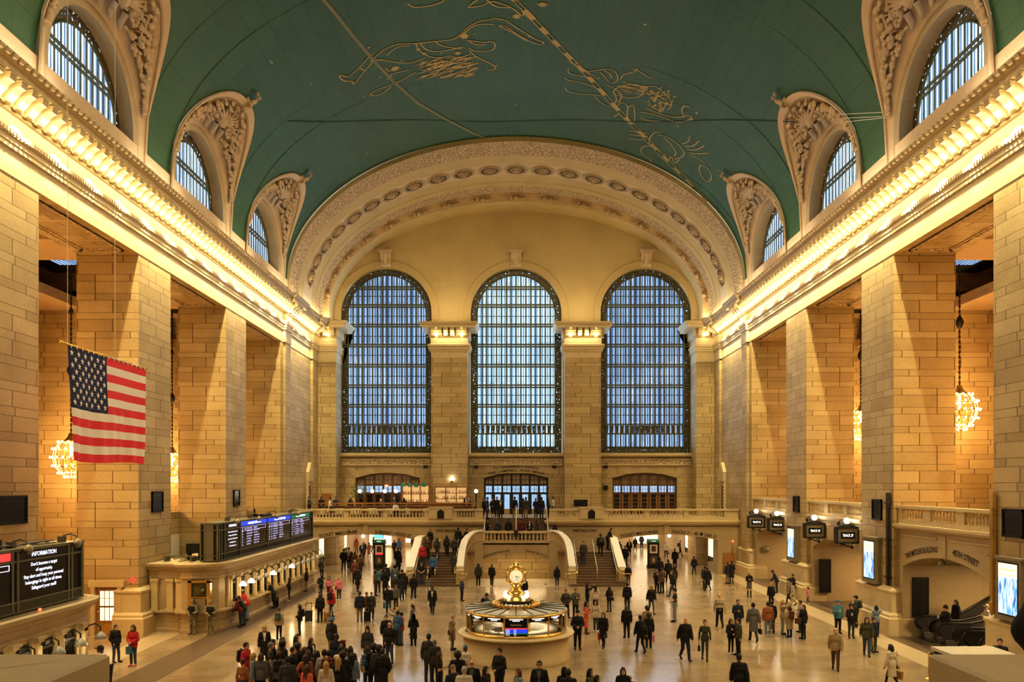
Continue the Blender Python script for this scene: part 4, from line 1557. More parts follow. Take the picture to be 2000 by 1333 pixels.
# inner openings of the two track passages
for y0, y1, in BAYS[3:]:
    mb = MB()
    c = (y0 + y1) / 2
    arch_fill(mb, c - .6, 2.0, 2.2, 2.8, c - 3.75, c + 3.75, 0, 4.05, 25.9, 26.8, axis='x')
    mb.build('inner_arch', 'smooth_stone', bpy.data.objects['wall_right'], fix=False)
mb = MB().lathe([(.0, 0), (.42, 0), (.42, .2), (.3, .3), (.28, 2.3), (.36, 2.4), (.36, 2.5), (.46, 2.6), (.46, 2.7), (0, 2.7)], segs=16)
t = mb.build('column', 'bronze_grey', None, (21.3, 44.9, 0)); tag(t, 'grey round column at the gate inside the middle right arch', 'column')
mb = MB().box(21.1, 25, 47.0, 47.1, 0, .1)
mb = MB().box(-.05, .05, -.6, .6, 0, 2.5); mb.mat(1).box(-.07, .07, -.5, .5, .2, 2.3)
t = mb.build('gate_panel', ['bronze_grey', 'black_metal'], None, (21.2, 46.15, 0)); tag(t, 'narrow dark gate panel beside the column in the middle right arch', 'gate')
mb = MB().box(-.9, .9, -.35, .35, 2.75, 3.0).box(-1.0, 1.0, -.45, .45, 3.0, 3.1)
t = mb.build('gate_lintel', 'bronze_grey', None, (21.3, 45.3, 0)); tag(t, 'small moulded lintel over the gate in the middle right arch', 'lintel')

for px, d, z0, z1, hw, lb in ((1797.5, 39.28, .95, 2.85, .38, 'tall black panel on the wall beside the escalators'), (1611, 51.1, .55, 2.65, .36, 'tall black panel inside the middle right arch')):
    x = (px - PX0) * d / F
    t = MB().box(-hw, hw, -.03, .03, 0, z1 - z0).build('wall_panel', 'black_metal', None, (x, d - .03, z0))
    mb = MB()
    for q in (-hw, hw - .04):
        mb.box(q, q + .04, -.05, .04, 0, z1 - z0)
    mb.box(-hw, hw, -.05, .04, 0, .05).box(-hw, hw, -.05, .04, z1 - z0 - .05, z1 - z0)
    mb.build('frame', 'dark_bronze', t)
    tag(t, lb, 'panel')
t = MB().lathe([(0, -.03), (.24, -.03), (.26, 0), (.24, .03), (0, .03)], segs=20).build('wall_disc', 'bronze_grey', None, ((1497 - PX0) * 63.1 / F, 63.1, 2.3)); t.rotation_euler.x = R(90)
tag(t, 'small round bronze disc on the wall in the farthest right arch', 'disc')
for px, py, d, lb in ((1840, 1098, 36.2, 'bronze bell lamp under the crown of the escalator arch'),):
    mb = MB().lathe([(.02, .3), (.04, .1), (.12, .02), (.2, -.15), (.17, -.15), (0, -.05)], segs=12)
    t = mb.build('pendant_lamp', 'bronze_grey', None, W(px, py, d)); tag(t, lb, 'lamp')
    MB().tube([(0, 0, .3), (0, 0, .55)], .015, 5).build('stem', 'black_metal', t)

# escalators ----------------------------------------------------------------------
simple('esc_steel', (.5, .48, .44), .3, .8, .1, 4); simple('esc_panel', (.10, .095, .085), .22, .4, .1, 4)


def escalator(y0, y1, label):
    r = empty('escalator', (19.6, (y0 + y1) / 2, 0)); tag(r, label, 'escalator', 'escalators in the right-hand arch')
    path = [(-.5, .0), (.9, .0), (1.6, .12), (7.0, 3.2)]
    hw = (y1 - y0) / 2
    for s in (-1, 1):
        y = s * hw
        top = [(-.35, .5), (-.55, .72), (-.5, .93), (-.25, 1.0), (.9, 1.0), (1.6, 1.14), (7, 4.2)]
        bot = [(7, 3.2), (1.7, .15), (.9, .0), (-.2, .0), (-.35, .3)]
        mb = MB().prism(top + bot, 'y', y - .04, y + .04)
        mb.mat(1)
        mb.prism([(x, z + .0) for x, z in [(-.2, .0), (.9, .0), (1.7, .15), (7, 3.2), (7, 3.5), (1.6, .42), (.9, .28), (-.3, .28)]], 'y', y - .16, y + .16)
        mb.build('balustrade', ['esc_panel', 'esc_steel'], r)
        mb = MB().tube([(7, y, 4.24), (1.6, y, 1.18), (.9, y, 1.03), (-.2, y, 1.03), (-.5, y, .95), (-.6, y, .74), (-.5, y, .55), (-.3, y, .45)], .06, 8)
        mb.build('handrail', 'rubber', r)
    mb = MB().box(-.5, .9, -hw, hw, 0, .03)
    for i in range(17):
        x = .9 + .36 * i; z = max(0, .02 + (i - 1) * .205)
        mb.box(x, x + .36, -hw + .1, hw - .1, z - .2, z)
    mb.build('steps', 'black_metal', r)
    return r


escalator(37.75, 39.0, 'black escalator nearest the far jamb of the right-hand arch')
escalator(35.7, 36.95, 'black escalator with a steel drum end in front of the other one')
escalator(33.6, 34.85, 'black escalator partly hidden by the pier at the right edge')

# ad screens and pier grilles --------------------------------------------------------


def mk_ad():
    n = NT('ad_picture')
    tc = n.add('ShaderNodeTexCoord'); s = n.add('ShaderNodeSeparateXYZ'); n.link(tc.outputs['Object'], s.inputs[0])
    mp = n.add('ShaderNodeMapping'); mp.inputs['Scale'].default_value = (3, 4.5, 1.1); n.link(tc.outputs['Object'], mp.inputs[0])
    f = n.noise(1.6, 4, mp.outputs[0], .6)
    c = n.ramp(f, [(.32, (.02, .04, .3)), (.42, (.1, .45, .85)), (.52, (.65, .8, 1)), (.62, (.85, .85, 1)), (.72, (.1, .55, .9))])
    n.set((.1, .1, .1), .3); n.emit(c, 1.0)
    M['ad_picture'] = n.m


mk_ad()


def ad(yc, label, txt):
    r = empty('ad_screen', (WX - .02, yc, 2.55)); tag(r, label, 'screen')
    w_, h_ = 1.12, 1.85
    mb = MB().box(-.3, .02, -w_ / 2 - .2, w_ / 2 + .2, -.18, h_ + .18)
    mb.box(-.36, .02, -w_ / 2 - .26, w_ / 2 + .26, h_ + .14, h_ + .24).box(-.34, .02, -w_ / 2 - .24, w_ / 2 + .24, -.24, -.16)
    mb.build('frame', 'bronze_grey', r)
    MB().box(-.31, -.28, -w_ / 2 - .06, w_ / 2 + .06, -.06, h_ + .06).build('bezel', 'screen_black', r)
    MB().box(-.325, -.31, -w_ / 2, w_ / 2, h_ * .72, h_).build('caption', 'ad_yellow', r)
    MB().box(-.325, -.31, -w_ / 2, w_ / 2, 0, h_ * .72).build('picture', 'ad_picture', r)
    mb = MB()
    text_into(mb, 'Hold the handrail', .13, lambda x, y: (-.33, -x, h_ * .86 + y), width=.95)
    text_into(mb, 'Take care using escalators', .06, lambda x, y: (-.33, -x, h_ * .77 + y), width=.9)
    mb.build('lettering', txt, r, fix=False)
    return r


simple('caption_ink', (.30, .27, .10), .6); simple('caption_faint', (.75, .7, .4), .6)
ad(41.75, 'lit advertising screen on the pier left of the escalator arch', 'caption_faint')
ad(53.6, 'lit advertising screen on the farther pier, between the two pairs of track signs', 'caption_faint')
ad(29.95, 'lit advertising screen on the pier at the right edge reading Hold the handrail', 'caption_ink')
for sg, yc, z0, z1, hw, lb in ((1, 41.45, 5.5, 6.55, .52, 'black square grille high on the second pier from the right'), (1, 53.4, 5.5, 6.55, .52, 'black square grille high on the third pier from the right'),
                               (1, 30.1, 5.35, 6.4, .62, 'black square grille high on the pier at the right edge'), (-1, 41.7, 5.9, 6.95, .62, 'black square grille on the pier under the hanging flag'),
                               (-1, 53.5, 5.9, 6.95, .55, 'black square grille on the pier above the long departures board'), (-1, 29.6, 5.85, 6.9, .95, 'wide black grille on the pier at the left edge')):
    x = sg * (WX - .0)
    t = MB().box(-.06, .02, -hw, hw, 0, z1 - z0).build('wall_grille', 'screen_black', None, (x, yc, z0))
    if sg < 0:
        t.rotation_euler.z = pi
    mb = MB()
    for a in (-hw, hw - .07):
        mb.box(-.1, .02, a, a + .07, 0, z1 - z0)
    mb.box(-.1, .02, -hw, hw, 0, .07).box(-.1, .02, -hw, hw, z1 - z0 - .07, z1 - z0)
    for i in range(1, 9):
        mb.box(-.075, 0, -hw, hw, (z1 - z0) * i / 9 - .008, (z1 - z0) * i / 9 + .008)
    mb.build('frame', 'black_metal', t)
    tag(t, lb, 'grille')
# conduits on the piers
for y, x, z0, z1, m_, lb in ((40.0, 18.16, 2.36, 6.9, 'dark_bronze', 'dark vertical conduit on the pier beside the ad screen'), (31.2, 18.16, 2.36, 7.0, 'brass', 'pale brass pole on the edge of the right pier')):
    t = MB().box(-.07, .07, -.1, .1, 0, z1 - z0).build('conduit', m_, None, (x, y, z0)); tag(t, lb, 'pole')
    for i in range(3):
        MB().box(-.12, .12, -.14, .14, .4 + i * 1.8, .46 + i * 1.8).build('bracket', m_, t)

# track signs --------------------------------------------------------------------------


def track_sign(px, py, d, txt, label):
    s = d / F
    p = W(px, py, d)
    r = empty('track_sign', p); tag(r, label, 'sign')
    hw, hh, dp = .56, .36, .16
    mb = MB().box(-hw, hw, -dp, dp, -hh, hh)
    mb.mat(1)
    for a, b, c_, d_ in ((-hw - .06, hw + .06, hh, hh + .09), (-hw - .06, hw + .06, -hh - .09, -hh), (-hw - .06, -hw + .02, -hh, hh), (hw - .02, hw + .06, -hh, hh)):
        mb.box(a, b, -dp - .05, dp + .05, c_, d_)
    mb.prism([(-hw, hh + .09), (hw, hh + .09), (.12, hh + .27), (-.12, hh + .27)], 'y', -.1, .1)
    mb.build('cabinet', ['bronze_grey', 'dark_bronze'], r)
    MB().box(-.38, .38, -dp - .03, -dp + .01, -.17, .17).build('display', 'screen_black', r)
    mb = MB(); text_into(mb, txt, .2, lambda x, y: (x, -dp - .035, y - .07), width=.58)
    mb.build('display_text', 'led_white', r, fix=False)
    MB().ball((0, -.05, hh + .42), .165, 12, 8).build('globe', 'globe_lamp', r)
    for q in (-.35, .35):
        MB().tube([(q, 0, -hh - .08), (q * .7, 0, -hh - .22), (q * .3, 0, -hh - .12)], .025, 6).build('scroll', 'dark_bronze', r)
    MB().tube([(-.3, 0, -hh - .1), (.1, 0, -hh - .26), (.3, 0, -hh - .3)], .03, 6).ball((.3, 0, -hh - .3), .08, 8, 6).build('finial', 'dark_bronze', r)
    MB().ball((-.42, -.02, hh + .3), .1, 8, 6).tube([(-.42, 0, hh + .05), (-.45, 0, hh + .3), (-.3, 0, hh + .5)], .02, 5).build('spot', 'black_metal', r)
    MB().tube([(.35, .1, hh + .1), (18.22 - p.x, .1, hh + .2)], .045, 6).build('arm', 'dark_bronze', r)
    MB().tube([(.4, .1, -hh), (18.22 - p.x, .1, -hh + .15)], .03, 6).build('arm', 'dark_bronze', r)
    ld_ = bpy.data.lights.new('sign_globe', 'POINT'); ld_.energy = 9; ld_.color = (1, .85, .6); ld_.shadow_soft_size = .17
    lo = bpy.data.objects.new('sign_globe', ld_); COL.objects.link(lo); lo.location = p + Vector((0, -.35, hh + .45))


track_sign(1476.5, 1020, 60.6, 'TRACK 36', 'far left sign of the four hanging track signs, text washed out')
track_sign(1517, 1025.5, 56.8, 'TRACK 30', 'second hanging track sign, just left of the far ad screen')
track_sign(1590, 1037, 49.2, 'TRACK 29', 'third hanging track sign, right of the far ad screen')
track_sign(1653.5, 1046, 44.5, 'TRACK 27', 'nearest hanging track sign, left of the pier with the ad screen')

# stone aedicules in the corners -------------------------------------------------------
for s, side in ((-1, 'left'), (1, 'right')):
    r = empty('niche', (s * 18.28, 71.95, BZ)); tag(r, 'narrow dark doorway with a pointed stone cap in the %s corner of the balcony' % side, 'doorway')
    mb = MB()
    a, b = sorted((0, -s * .3))
    mb.prism([(-.75, 3.1), (.75, 3.1), (.75, 3.9), (0, 4.75), (-.75, 3.9)], 'x', a, b)
    a, b = sorted((0, -s * .2))
    mb.box(a, b, -.72, -.5, 0, 3.1).box(a, b, .5, .72, 0, 3.1)
    mb.build('surround', 'plain_stone', r)
    a, b = sorted((0, -s * .08))
    MB().box(a, b, -.5, .5, 0, 2.7).build('door', 'dark_wood', r)
    a, b = sorted((0, -s * .12))
    mb = MB().box(a, b, -.5, .5, 2.7, 3.1)
    for i in range(8):
        mb.ball((-s * .16, -.6, .6 + i * .3), .12, 6, 4); mb.ball((-s * .16, .6, .6 + i * .3), .12, 6, 4)
    mb.build('ornament', 'carved_stone', r)
t = MB().box(-.5, .5, -.04, .04, 0, 1.7).box(-.06, .06, -.06, .06, .8, .9).build('cupboard_door', 'orange_wood', None, ((1424 - PX0) * 66.9 / F, 66.93, 0)); tag(t, 'orange wooden door at the foot of the wall right of the right passage', 'door')
t = MB().box(-.42, .42, -.04, .04, 0, 1.9).box(-.45, .45, -.06, .05, 1.9, 2.0).build('service_door', 'orange_wood', None, (-17.3, 74.7, BZ)); tag(t, 'small orange wooden door behind the restaurant, left end of the balcony', 'door')
t = MB().box(-.62, .62, -.04, .04, 0, .62).build('dark_screen', 'screen_black', None, (Vector(((1134 - PX0) * 73.5 / F, 73.5, BZ + .82)))); tag(t, 'black blank screen on a short stand on the right part of the balcony', 'screen')
MB().box(-.05, .05, -.03, .03, -.75, 0).box(-.3, .3, -.2, .2, -.82, -.74).build('stand', 'black_metal', t)
mb = MB().ball((0, 0, 0), .09, 8, 6)
t = mb.build('beacon', 'exit_red', None, W(1431, 1058, 66.8)); tag(t, 'small glowing red light on a pole by the orange door', 'light')
MB().tube([(0, .02, 0), (0, .02, -1.1)], .03, 6).build('pole', 'orange_wood', t)
# ------------------------------------------------------------------ ticket booths on the left
FX = -14.72


def booth(y0, y1, near_end, far_end, label):
    r = empty('ticket_booth', (FX, (y0 + y1) / 2, 0)); tag(r, label, 'ticket booth')
    inv = local_mb(r.location)
    path = []
    if near_end:
        path += [(-18.25, y0 + .5), (-16.6, y0 + .3), (-16.45, y0 + .02), (-15.9, y0 - .1), (-15.35, y0 + .15), (-14.9, y0 + .7), (FX, y0 + 1.5)]
    else:
        path += [(FX, y0)]
    path += [(FX, y1 - 1.2)]
    if far_end:
        path += [(-14.8, y1 - .7), (-15.0, y1 - .25), (-15.4, y1), (-18.25, y1)]
    prof = [(.14, 0), (.14, .16), (.08, .2), (.08, .5), (.12, .55), (.06, .6), (.06, .92), (.34, .98), (.34, 1.06), (.02, 1.08), (.02, 2.62), (.1, 2.66), (.1, 2.74), (.04, 2.78), (.04, 3.0), (.14, 3.05), (.2, 3.12), (.36, 3.26), (.38, 3.38), (.0, 3.4)]
    mb = MB().sweep(prof, path, caps=False)
    mb.prism([(x, y) for x, y in path] + ([(-18.25, path[-1][1]), (-18.25, path[0][1])]), 'z', 3.2, 3.38)
    mb.xf(inv).build('body', 'smooth_stone', r, fix=False)
    n = int((y1 - 1.4 - (y0 + 1.6)) / 1.24)
    st = ((y1 - 1.4) - (y0 + 1.6)) / n
    wb = MB().box(FX, FX + .05, -.34, .34, 1.12, 2.5)
    wb.mat(1)
    for i in range(-3, 4):
        wb.box(FX + .03, FX + .07, i * .1 - .008, i * .1 + .008, 1.1, 2.2)
    wb.box(FX + .03, FX + .09, -.36, .36, 2.2, 2.28).box(FX + .03, FX + .08, -.36, .36, 1.52, 1.56)
    wb.mat(2).box(FX + .03, FX + .1, -.34, .34, 1.1, 1.25)
    wme = wb.mesh('ticket_window', ['screen_black', 'dark_bronze', 'brass'])
    pb = MB()
    pb.lathe([(.17, 1.08), (.17, 1.2), (.13, 1.24), (.115, 2.4), (.15, 2.44), (.17, 2.56), (.17, 2.64)], (FX + .1, 0, 0), 10)
    pb.box(FX, FX + .12, -.28, .28, 1.08, 2.64)
    pb.box(FX + .1, FX + .3, -.22, .22, 2.5, 2.66)
    pme = pb.mesh('column', ['plain_stone'])
    lb_ = MB().tube([(FX + .2, 0, 2.5), (FX + .55, 0, 2.62), (FX + .72, 0, 2.5), (FX + .72, 0, 2.32)], .025, 6)
    lb_.ball((FX + .22, 0, 2.45), .09, 6, 4)
    lme = lb_.mesh('lamp_bracket', ['dark_bronze'])
    sb = MB().lathe([(.03, .12), (.07, .08), (.17, -.02), (.2, -.12), (.19, -.13), (.0, -.1)], (FX + .72, 0, 2.24), 12)
    s_on = sb.mesh('lamp_shade', ['lamp_shade']); s_off = sb.mesh('lamp_shade', ['roof_grey'])
    ld_ = bpy.data.lights.new('booth_lamp', 'POINT'); ld_.energy = 14; ld_.color = (1, .76, .42); ld_.shadow_soft_size = .08
    for i in range(n + 1):
        y = y0 + 1.6 + st * i
        if i < n:
            obj('ticket_window', wme, r, inv @ Vector((0, y + st / 2, 0)))
        obj('column', pme, r, inv @ Vector((0, y, 0)))
        if near_end and i in (0, 1, 4, 7):
            on = 1
        else:
            on = 0
        if near_end or y1 < 30 and i > n - 9:
            b = obj('lamp_bracket', lme, r, inv @ Vector((0, y + .1, 0)))
            obj('lamp_shade', s_on if on else s_off, b)
            if on or i % 2:
                lo = bpy.data.objects.new('booth_lamp', ld_); COL.objects.link(lo); lo.location = (FX + .72, y + .1, 2.0)
    return r, inv


bt, inv = booth(40.3, 60.3, True, True, 'long stone ticket booth under the far departures board, with lit bell lamps')
# curved near end: bronze ticket gate and plain pilasters
mb = MB().box(-15.95, -14.95, 40.02, 40.25, 1.0, 2.55)
mb.mat(1).box(-15.75, -15.15, 39.96, 40.05, 1.0, 1.75)
mb.mat(2)
for i in range(9):
    mb.tube([(-15.72 + i * .07, 39.98, 1.8), (-15.72 + ((i + 4) % 9) * .07, 39.98, 2.3)], .012, 4)
mb.box(-16.0, -15.82, 39.90, 40.10, 1.0, 2.6).box(-15.08, -14.9, 39.90, 40.105, 1.0, 2.6).box(-16.0, -14.9, 39.90, 40.105, 2.5, 2.62)
mb.box(-15.82, -15.08, 39.96, 40.10, 1.72, 1.8)
mb.mat(0).ball((-15.28, 39.94, 2.1), .13, 8, 6)
mb.xf(inv).build('ticket_gate', ['green_bronze', 'bronze_grey', 'brass'], bt)
mb = MB()
for x, y in ((-17.9, 40.62), (-17.1, 40.55), (-16.6, 40.45)):
    mb.box(x - .16, x + .16, y - .12, y + .3, 1.08, 2.66); mb.box(x - .2, x + .2, y - .16, y + .3, 2.5, 2.66); mb.box(x - .2, x + .2, y - .16, y + .3, 1.02, 1.2)
mb.xf(inv).build('pilaster', 'plain_stone', bt)
bn, invn = booth(9.5, 28.9, False, True, 'stone ticket booth under the near departures board at the left edge')

# departure boards ---------------------------------------------------------------------
BX = -15.0


def board(y0, y1, label, posts, screens):
    r = empty('departure_board', (BX, (y0 + y1) / 2, 3.5)); tag(r, label, 'departures board')
    inv = local_mb(r.location)
    mb = MB().box(BX - .85, BX - .02, y0, y1, 3.52, 5.4)
    mb.xf(inv).build('case', 'black_metal', r)
    mb = MB()
    for y in posts:
        mb.box(BX - .04, BX + .05, y - .05, y + .05, 3.52, 5.42)
    for z in (3.55, 3.86, 5.08, 5.4):
        mb.box(BX - .04, BX + .045, y0, y1, z - .025, z + .025)
    mb.box(BX - .9, BX + .05, y0 - .02, y1 + .02, 5.4, 5.46)
    for x in (BX - .86, BX - .66, BX - .24, BX - .02):
        mb.box(x - .035, x + .035, y0 - .05, y0 + .02, 3.52, 5.42); mb.box(x - .035, x + .035, y1 - .02, y1 + .05, 3.52, 5.42)
    for z in (3.55, 3.8, 5.1, 5.4):
        mb.box(BX - .86, BX, y0 - .05, y0 + .02, z - .025, z + .025)
    mb.xf(inv).build('frame', 'olive_metal', r)
    MB().box(BX - .63, BX - .27, y0 - .03, y0 + .02, 3.56, 5.38).xf(inv).build('end_panel', 'olive_metal', r)
    for ya, yb, hdr, hm, lines, tab in screens:
        s = MB().box(BX - .03, BX + .015, ya, yb, 3.9, 5.37).xf(inv).build('screen', 'screen_black', r)
        L0 = Vector(s.location)
        c = (ya + yb) / 2; w_ = yb - ya
        mb = MB()
        mb.box(BX + .01, BX + .022, ya + .02, yb - .02, 5.13, 5.36)
        mb.xf(inv).build('header', hm or 'screen_black', s)
        mb = MB()
        if hdr:
            text_into(mb, hdr, .19, lambda x, y: (BX + .03, c + x, 5.18 + y), width=w_ * .5)
        mb2 = MB()
        for q, ln in enumerate(lines):
            text_into(mb2 if tab else mb, ln[0], ln[1], lambda x, y, q=q: (BX + .03, c + x, 4.93 - .182 * q + y - .05), width=w_ * ln[2])
        if mb.v:
            mb.xf(inv).build('screen_text', 'led_text', s, fix=False)
        if tab:
            mb = mb2
            za_, zb_ = 5.04, 4.86
            for z in (za_, zb_):
                mb.box(BX + .02, BX + .028, ya + .08, yb - .25, z - .008, z + .008)
            mb.box(BX + .02, BX + .028, yb - .27, yb - .25, zb_, za_)
            rr = random.Random(int(ya * 10))
            for q in range(7):
                z = 4.95 - .145 * q
                for a, b in ((.03, .07), (.12, .16), (.2, .2 + .12 + rr.random() * .12), (.47, .62 + rr.random() * .08)) if q != 0 else ((.03, .07), (.12, .17), (.2, .4), (.47, .6)):
                    if q and a == .12 and rr.random() < .5:
                        continue
                    ww = (b - a) * w_
                    txt = {.03: '%d' % (2 + (q * 3) % 7), .12: '%d' % (3 + q), .2: ['DESTINATION', 'GOING', 'SOUTHEAST', 'N WHITE PLN', 'CRESTWOOD', 'STAMFORD', 'N HAVEN', 'CROTON-HAR'][0 if q == 0 else 1 + rr.randrange(7)],
                           .47: 'REMARKS' if q == 0 else ['WHITE PLNS - STOPS', 'CROTON - STOPS', 'HARLEM - EXP', 'LOCAL - STOPS'][rr.randrange(4)]}[a]
                    text_into(mb, txt, .1, lambda x, y: (BX + .03, ya + a * w_ + ww / 2 + x, z + y - .03), width=ww)
            mb.xf(inv).build('screen_text', 'led_violet', s, fix=False)
    r.location.z -= .1
    return r, inv


b2, invb2 = board(41.2, 60.4, 'long departures board with blue and green headings on the far ticket booth', [41.3, 41.65, 42.1, 44.5, 49.35, 54.5, 59.45, 60.3],
                  [(42.15, 44.45, 'INFORMATION', None, [('This schedule starts the', .1, .62), ('Hudson and New Haven', .1, .52), ('only, track 16. Check seat for', .1, .64), ('the boarding train or', .1, .42), ('Text Emergency to', .1, .46)], False),
                   (44.6, 49.25, 'HARLEM LINE DEPARTURES', 'led_blue', [], True), (49.5, 54.4, 'HARLEM LINE DEPARTURES', 'led_blue', [], True), (54.6, 59.35, 'HUDSON LINE DEPARTURES', 'led_green', [], True)])
b1, invb1 = board(11, 28.35, 'large departures board at the left edge telling travellers to safeguard their stuff', [11.2, 16, 20.4, 24.35, 24.6, 27.4, 27.6, 28.25],
                  [(24.65, 27.35, 'INFORMATION', None, [("Don't become a target", .15, .53), ('of opportunity.', .15, .34), ('Stay alert and keep your personal', .15, .8), ('belongings in sight at all times.', .15, .74), ('Safeguard your stuff!', .15, .5)], False),
                   (20.5, 24.3, None, 'led_red', [], False), (16.1, 20.3, None, 'led_red', [], False)])
mb = MB()
for z in (5.0, 4.84):
    mb.box(BX + .02, BX + .03, 20.6, 24.2, z - .008, z + .008)
mb.box(BX + .02, BX + .03, 24.19, 24.21, 4.84, 5.0)
mb.xf(invb1).build('screen_line', 'led_text', b1)
# vent louvres at the foot of the near board
mb = MB()
for i in range(6):
    mb.box(BX - .02, BX + .03, 11, 28.2, 3.58 + i * .045, 3.6 + i * .045)
mb.xf(invb1).build('louvre', 'olive_metal', b1)
# hooded cameras and boxes on top of the boards
cam_b = MB().tube([(-.35, 0, 0), (-.3, 0, .22), (-.05, 0, .28), (.14, 0, .2), (.18, 0, .08)], .028, 7)
cam_b.box(-.45, -.25, -.1, .1, 0, .2)
cam_h = MB().lathe([(.02, .12), (.1, .08), (.14, -.02), (.14, -.08), (.11, -.1), (.09, -.17), (.0, -.2)], (.18, 0, 0), 14)
cb_me = cam_b.mesh('arm', ['cable_grey']); ch_me = cam_h.mesh('dome', ['bronze_grey'])
for y, lb in ((24.25, 'dome camera on a bent arm over the near departures board, left one'), (26.95, 'dome camera at the right end of the near departures board'), (42.4, 'dome camera over the information panel of the far board'),
              (46.0, 'dome camera over the first blue heading of the far board'), (49.4, 'dome camera over the second blue heading of the far board'), (54.2, 'dome camera over the green heading of the far board')):
    t = empty('dome_camera', (BX, y * 1.027, 5.36)); tag(t, lb, 'camera')
    obj('arm', cb_me, t); obj('dome', ch_me, t)
mb = MB()
rr = random.Random(5)
for k in range(5):
    pts = [(BX - .5 + rr.random() * .3, 19 + i * .9, 5.39 + rr.random() * .08) for i in range(10)]
    mb.tube(smooth_line(pts, 3), .02, 4)
t = mb.build('cables', 'cable_grey'); t['kind'] = 'stuff'; tag(t, 'loose grey cables lying along the top of the near board', 'cables')
mb = MB()
for k in range(8):
    x, y = -18.0 + rr.random() * 1.2, 41.0 + rr.random() * 2
    mb.tube(smooth_line([(x, y, 3.42), (x + .5, y + rr.random(), 3.48), (x + .8, y + rr.random() * 2, 3.42), (x + .6, y + 2, 3.46)], 4), .022, 4)
t = mb.build('cables', 'cable_grey'); t['kind'] = 'stuff'; tag(t, 'tangle of grey cables on the roof of the far ticket booth', 'cables')
t = MB().box(-.35, .35, -.3, .3, .35, .85).box(-.3, -.26, -.25, .25, 0, .36).box(.26, .3, -.25, .25, 0, .36).build('equipment_box', 'black_metal', None, (-16.7, 42.6, 3.4)); tag(t, 'black equipment box on legs on the roof of the far ticket booth', 'box')
t = MB().box(-.8, .8, -.05, .05, .2, .28).box(-.7, -.62, -.3, .3, 0, .2).box(.62, .7, -.3, .3, 0, .2).build('cable_tray', 'olive_metal', None, (-17.1, 41.7, 3.4)); tag(t, 'low metal tray on the roof left of the far departures board', 'tray')
t = MB().box(-.12, .12, -.14, .14, 0, .3).tube([(0, 0, .3), (0, 0, .75)], .015, 5).build('antenna_box', 'black_metal', None, (BX - .4, 24.2, 5.36)); tag(t, 'small black box with an antenna on the near board', 'box')
t = MB().box(-.3, .3, -.9, .9, 0, .14).box(-.04, .04, -1.6, -1.52, 0, .5).box(-.03, .03, -1.55, 0, .06, .1).build('antenna_bar', 'black_metal', None, (BX - .4, 49.8, 5.36)); tag(t, 'flat black antenna bar on top of the far board', 'antenna')
t = MB().ball((0, 0, .05), .055, 8, 6).build('indicator_light', 'exit_red', None, (BX + .35, 25.2, 3.4)); tag(t, 'tiny orange light on the ledge under the near board', 'light')

# left side: wall, door and details behind the booths -------------------------------------
wl = bpy.data.objects['wall_left']
mb = MB().box(-21.6, -21.2, 43, 64, 0, 5.6)
mb.build('low_wall', 'limestone', wl)
t = MB().box(0, .1, -1.0, 1.0, 0, 3.0).build('white_panel', 'white_paint', None, (-21.19, 50.3, 1.2)); tag(t, 'tall white panel glimpsed between the piers behind the far board', 'panel')
# wooden door in the side of the pier
dr = struct(empty('door_4', (-19.78, 39.68, 0)))
mb = MB().box(-.75, -.55, -.2, .05, 0, 2.55).box(.55, .75, -.2, .05, 0, 2.55).box(-.85, .85, -.22, .05, 2.35, 2.65)
mb.build('surround', 'plain_stone', dr)
mb = MB().box(-.55, .55, -.06, .0, 0, 2.35)
mb.mat(1)
for i in range(3):
    mb.box(-.33 + i * .23, -.14 + i * .23, -.08, -.05, .72, 2.15)
mb.mat(2)
mb.box(-.36, .36, -.09, -.05, 1.35, 1.43).box(-.36, .36, -.085, -.05, 1.78, 1.8); mb.box(-.13, -.11, -.085, -.05, .72, 2.15).box(.1, .12, -.085, -.05, .72, 2.15)
mb.mat(3).box(-.5, .5, -.07, -.05, .06, .55)
mb.build('door_leaf', ['orange_wood', 'panel_white', 'dark_wood', 'brass'], dr)
MB().ball((-.42, -.1, 1.15), .05, 8, 6).build('handle', 'brass', dr)
t = MB().box(-.09, .09, -.05, .0, 0, .2).box(-.05, .05, -.07, 0, .04, .1).build('alarm_box', 'exit_dark' if 'exit_dark' in M else 'led_red', None, W(258.5, 1138, 39.6)); tag(t, 'small red alarm box on the pier above the wooden door', 'alarm')
t = MB().lathe([(0, 0), (.1, 0), (.12, .03), (0, .05)], segs=14).build('wall_valve', 'bronze_grey', None, (-18.1, 42.2, 1.5)); t.rotation_euler.y = R(90); tag(t, 'round bronze valve cover on the pier by the ticket booth corner', 'valve')

# flag ------------------------------------------------------------------------------------
simple('flag_red', (.8, .045, .06), .75, 0, .08, 1); simple('flag_white', (.88, .84, .78), .75, 0, .06, 1); simple('flag_blue', (.014, .02, .09), .75, 0, .08, 1)
FXp = -15.0
y0, y1 = 27.4, 33.2
ztop, H_ = 12.0, 3.85
fr = empty('flag', (FXp, (y0 + y1) / 2, ztop)); tag(fr, 'large red, white and blue striped flag with white stars hanging on the left', 'flag')
inv = local_mb(fr.location)


def flag_pt(u, v, o=0):
    """u 0..1 along the pole, v 0..1 down"""
    y = y0 + (y1 - y0) * u
    x = FXp + .10 * math.sin(u * 13 + v * 2.4) * v + .16 * math.sin(u * 4 + 1) * v + .05 * math.sin(u * 40) * v * (v > .5)
    return (x + o, y, ztop - H_ * v * (1 + .012 * math.sin(u * 6)) - .04)


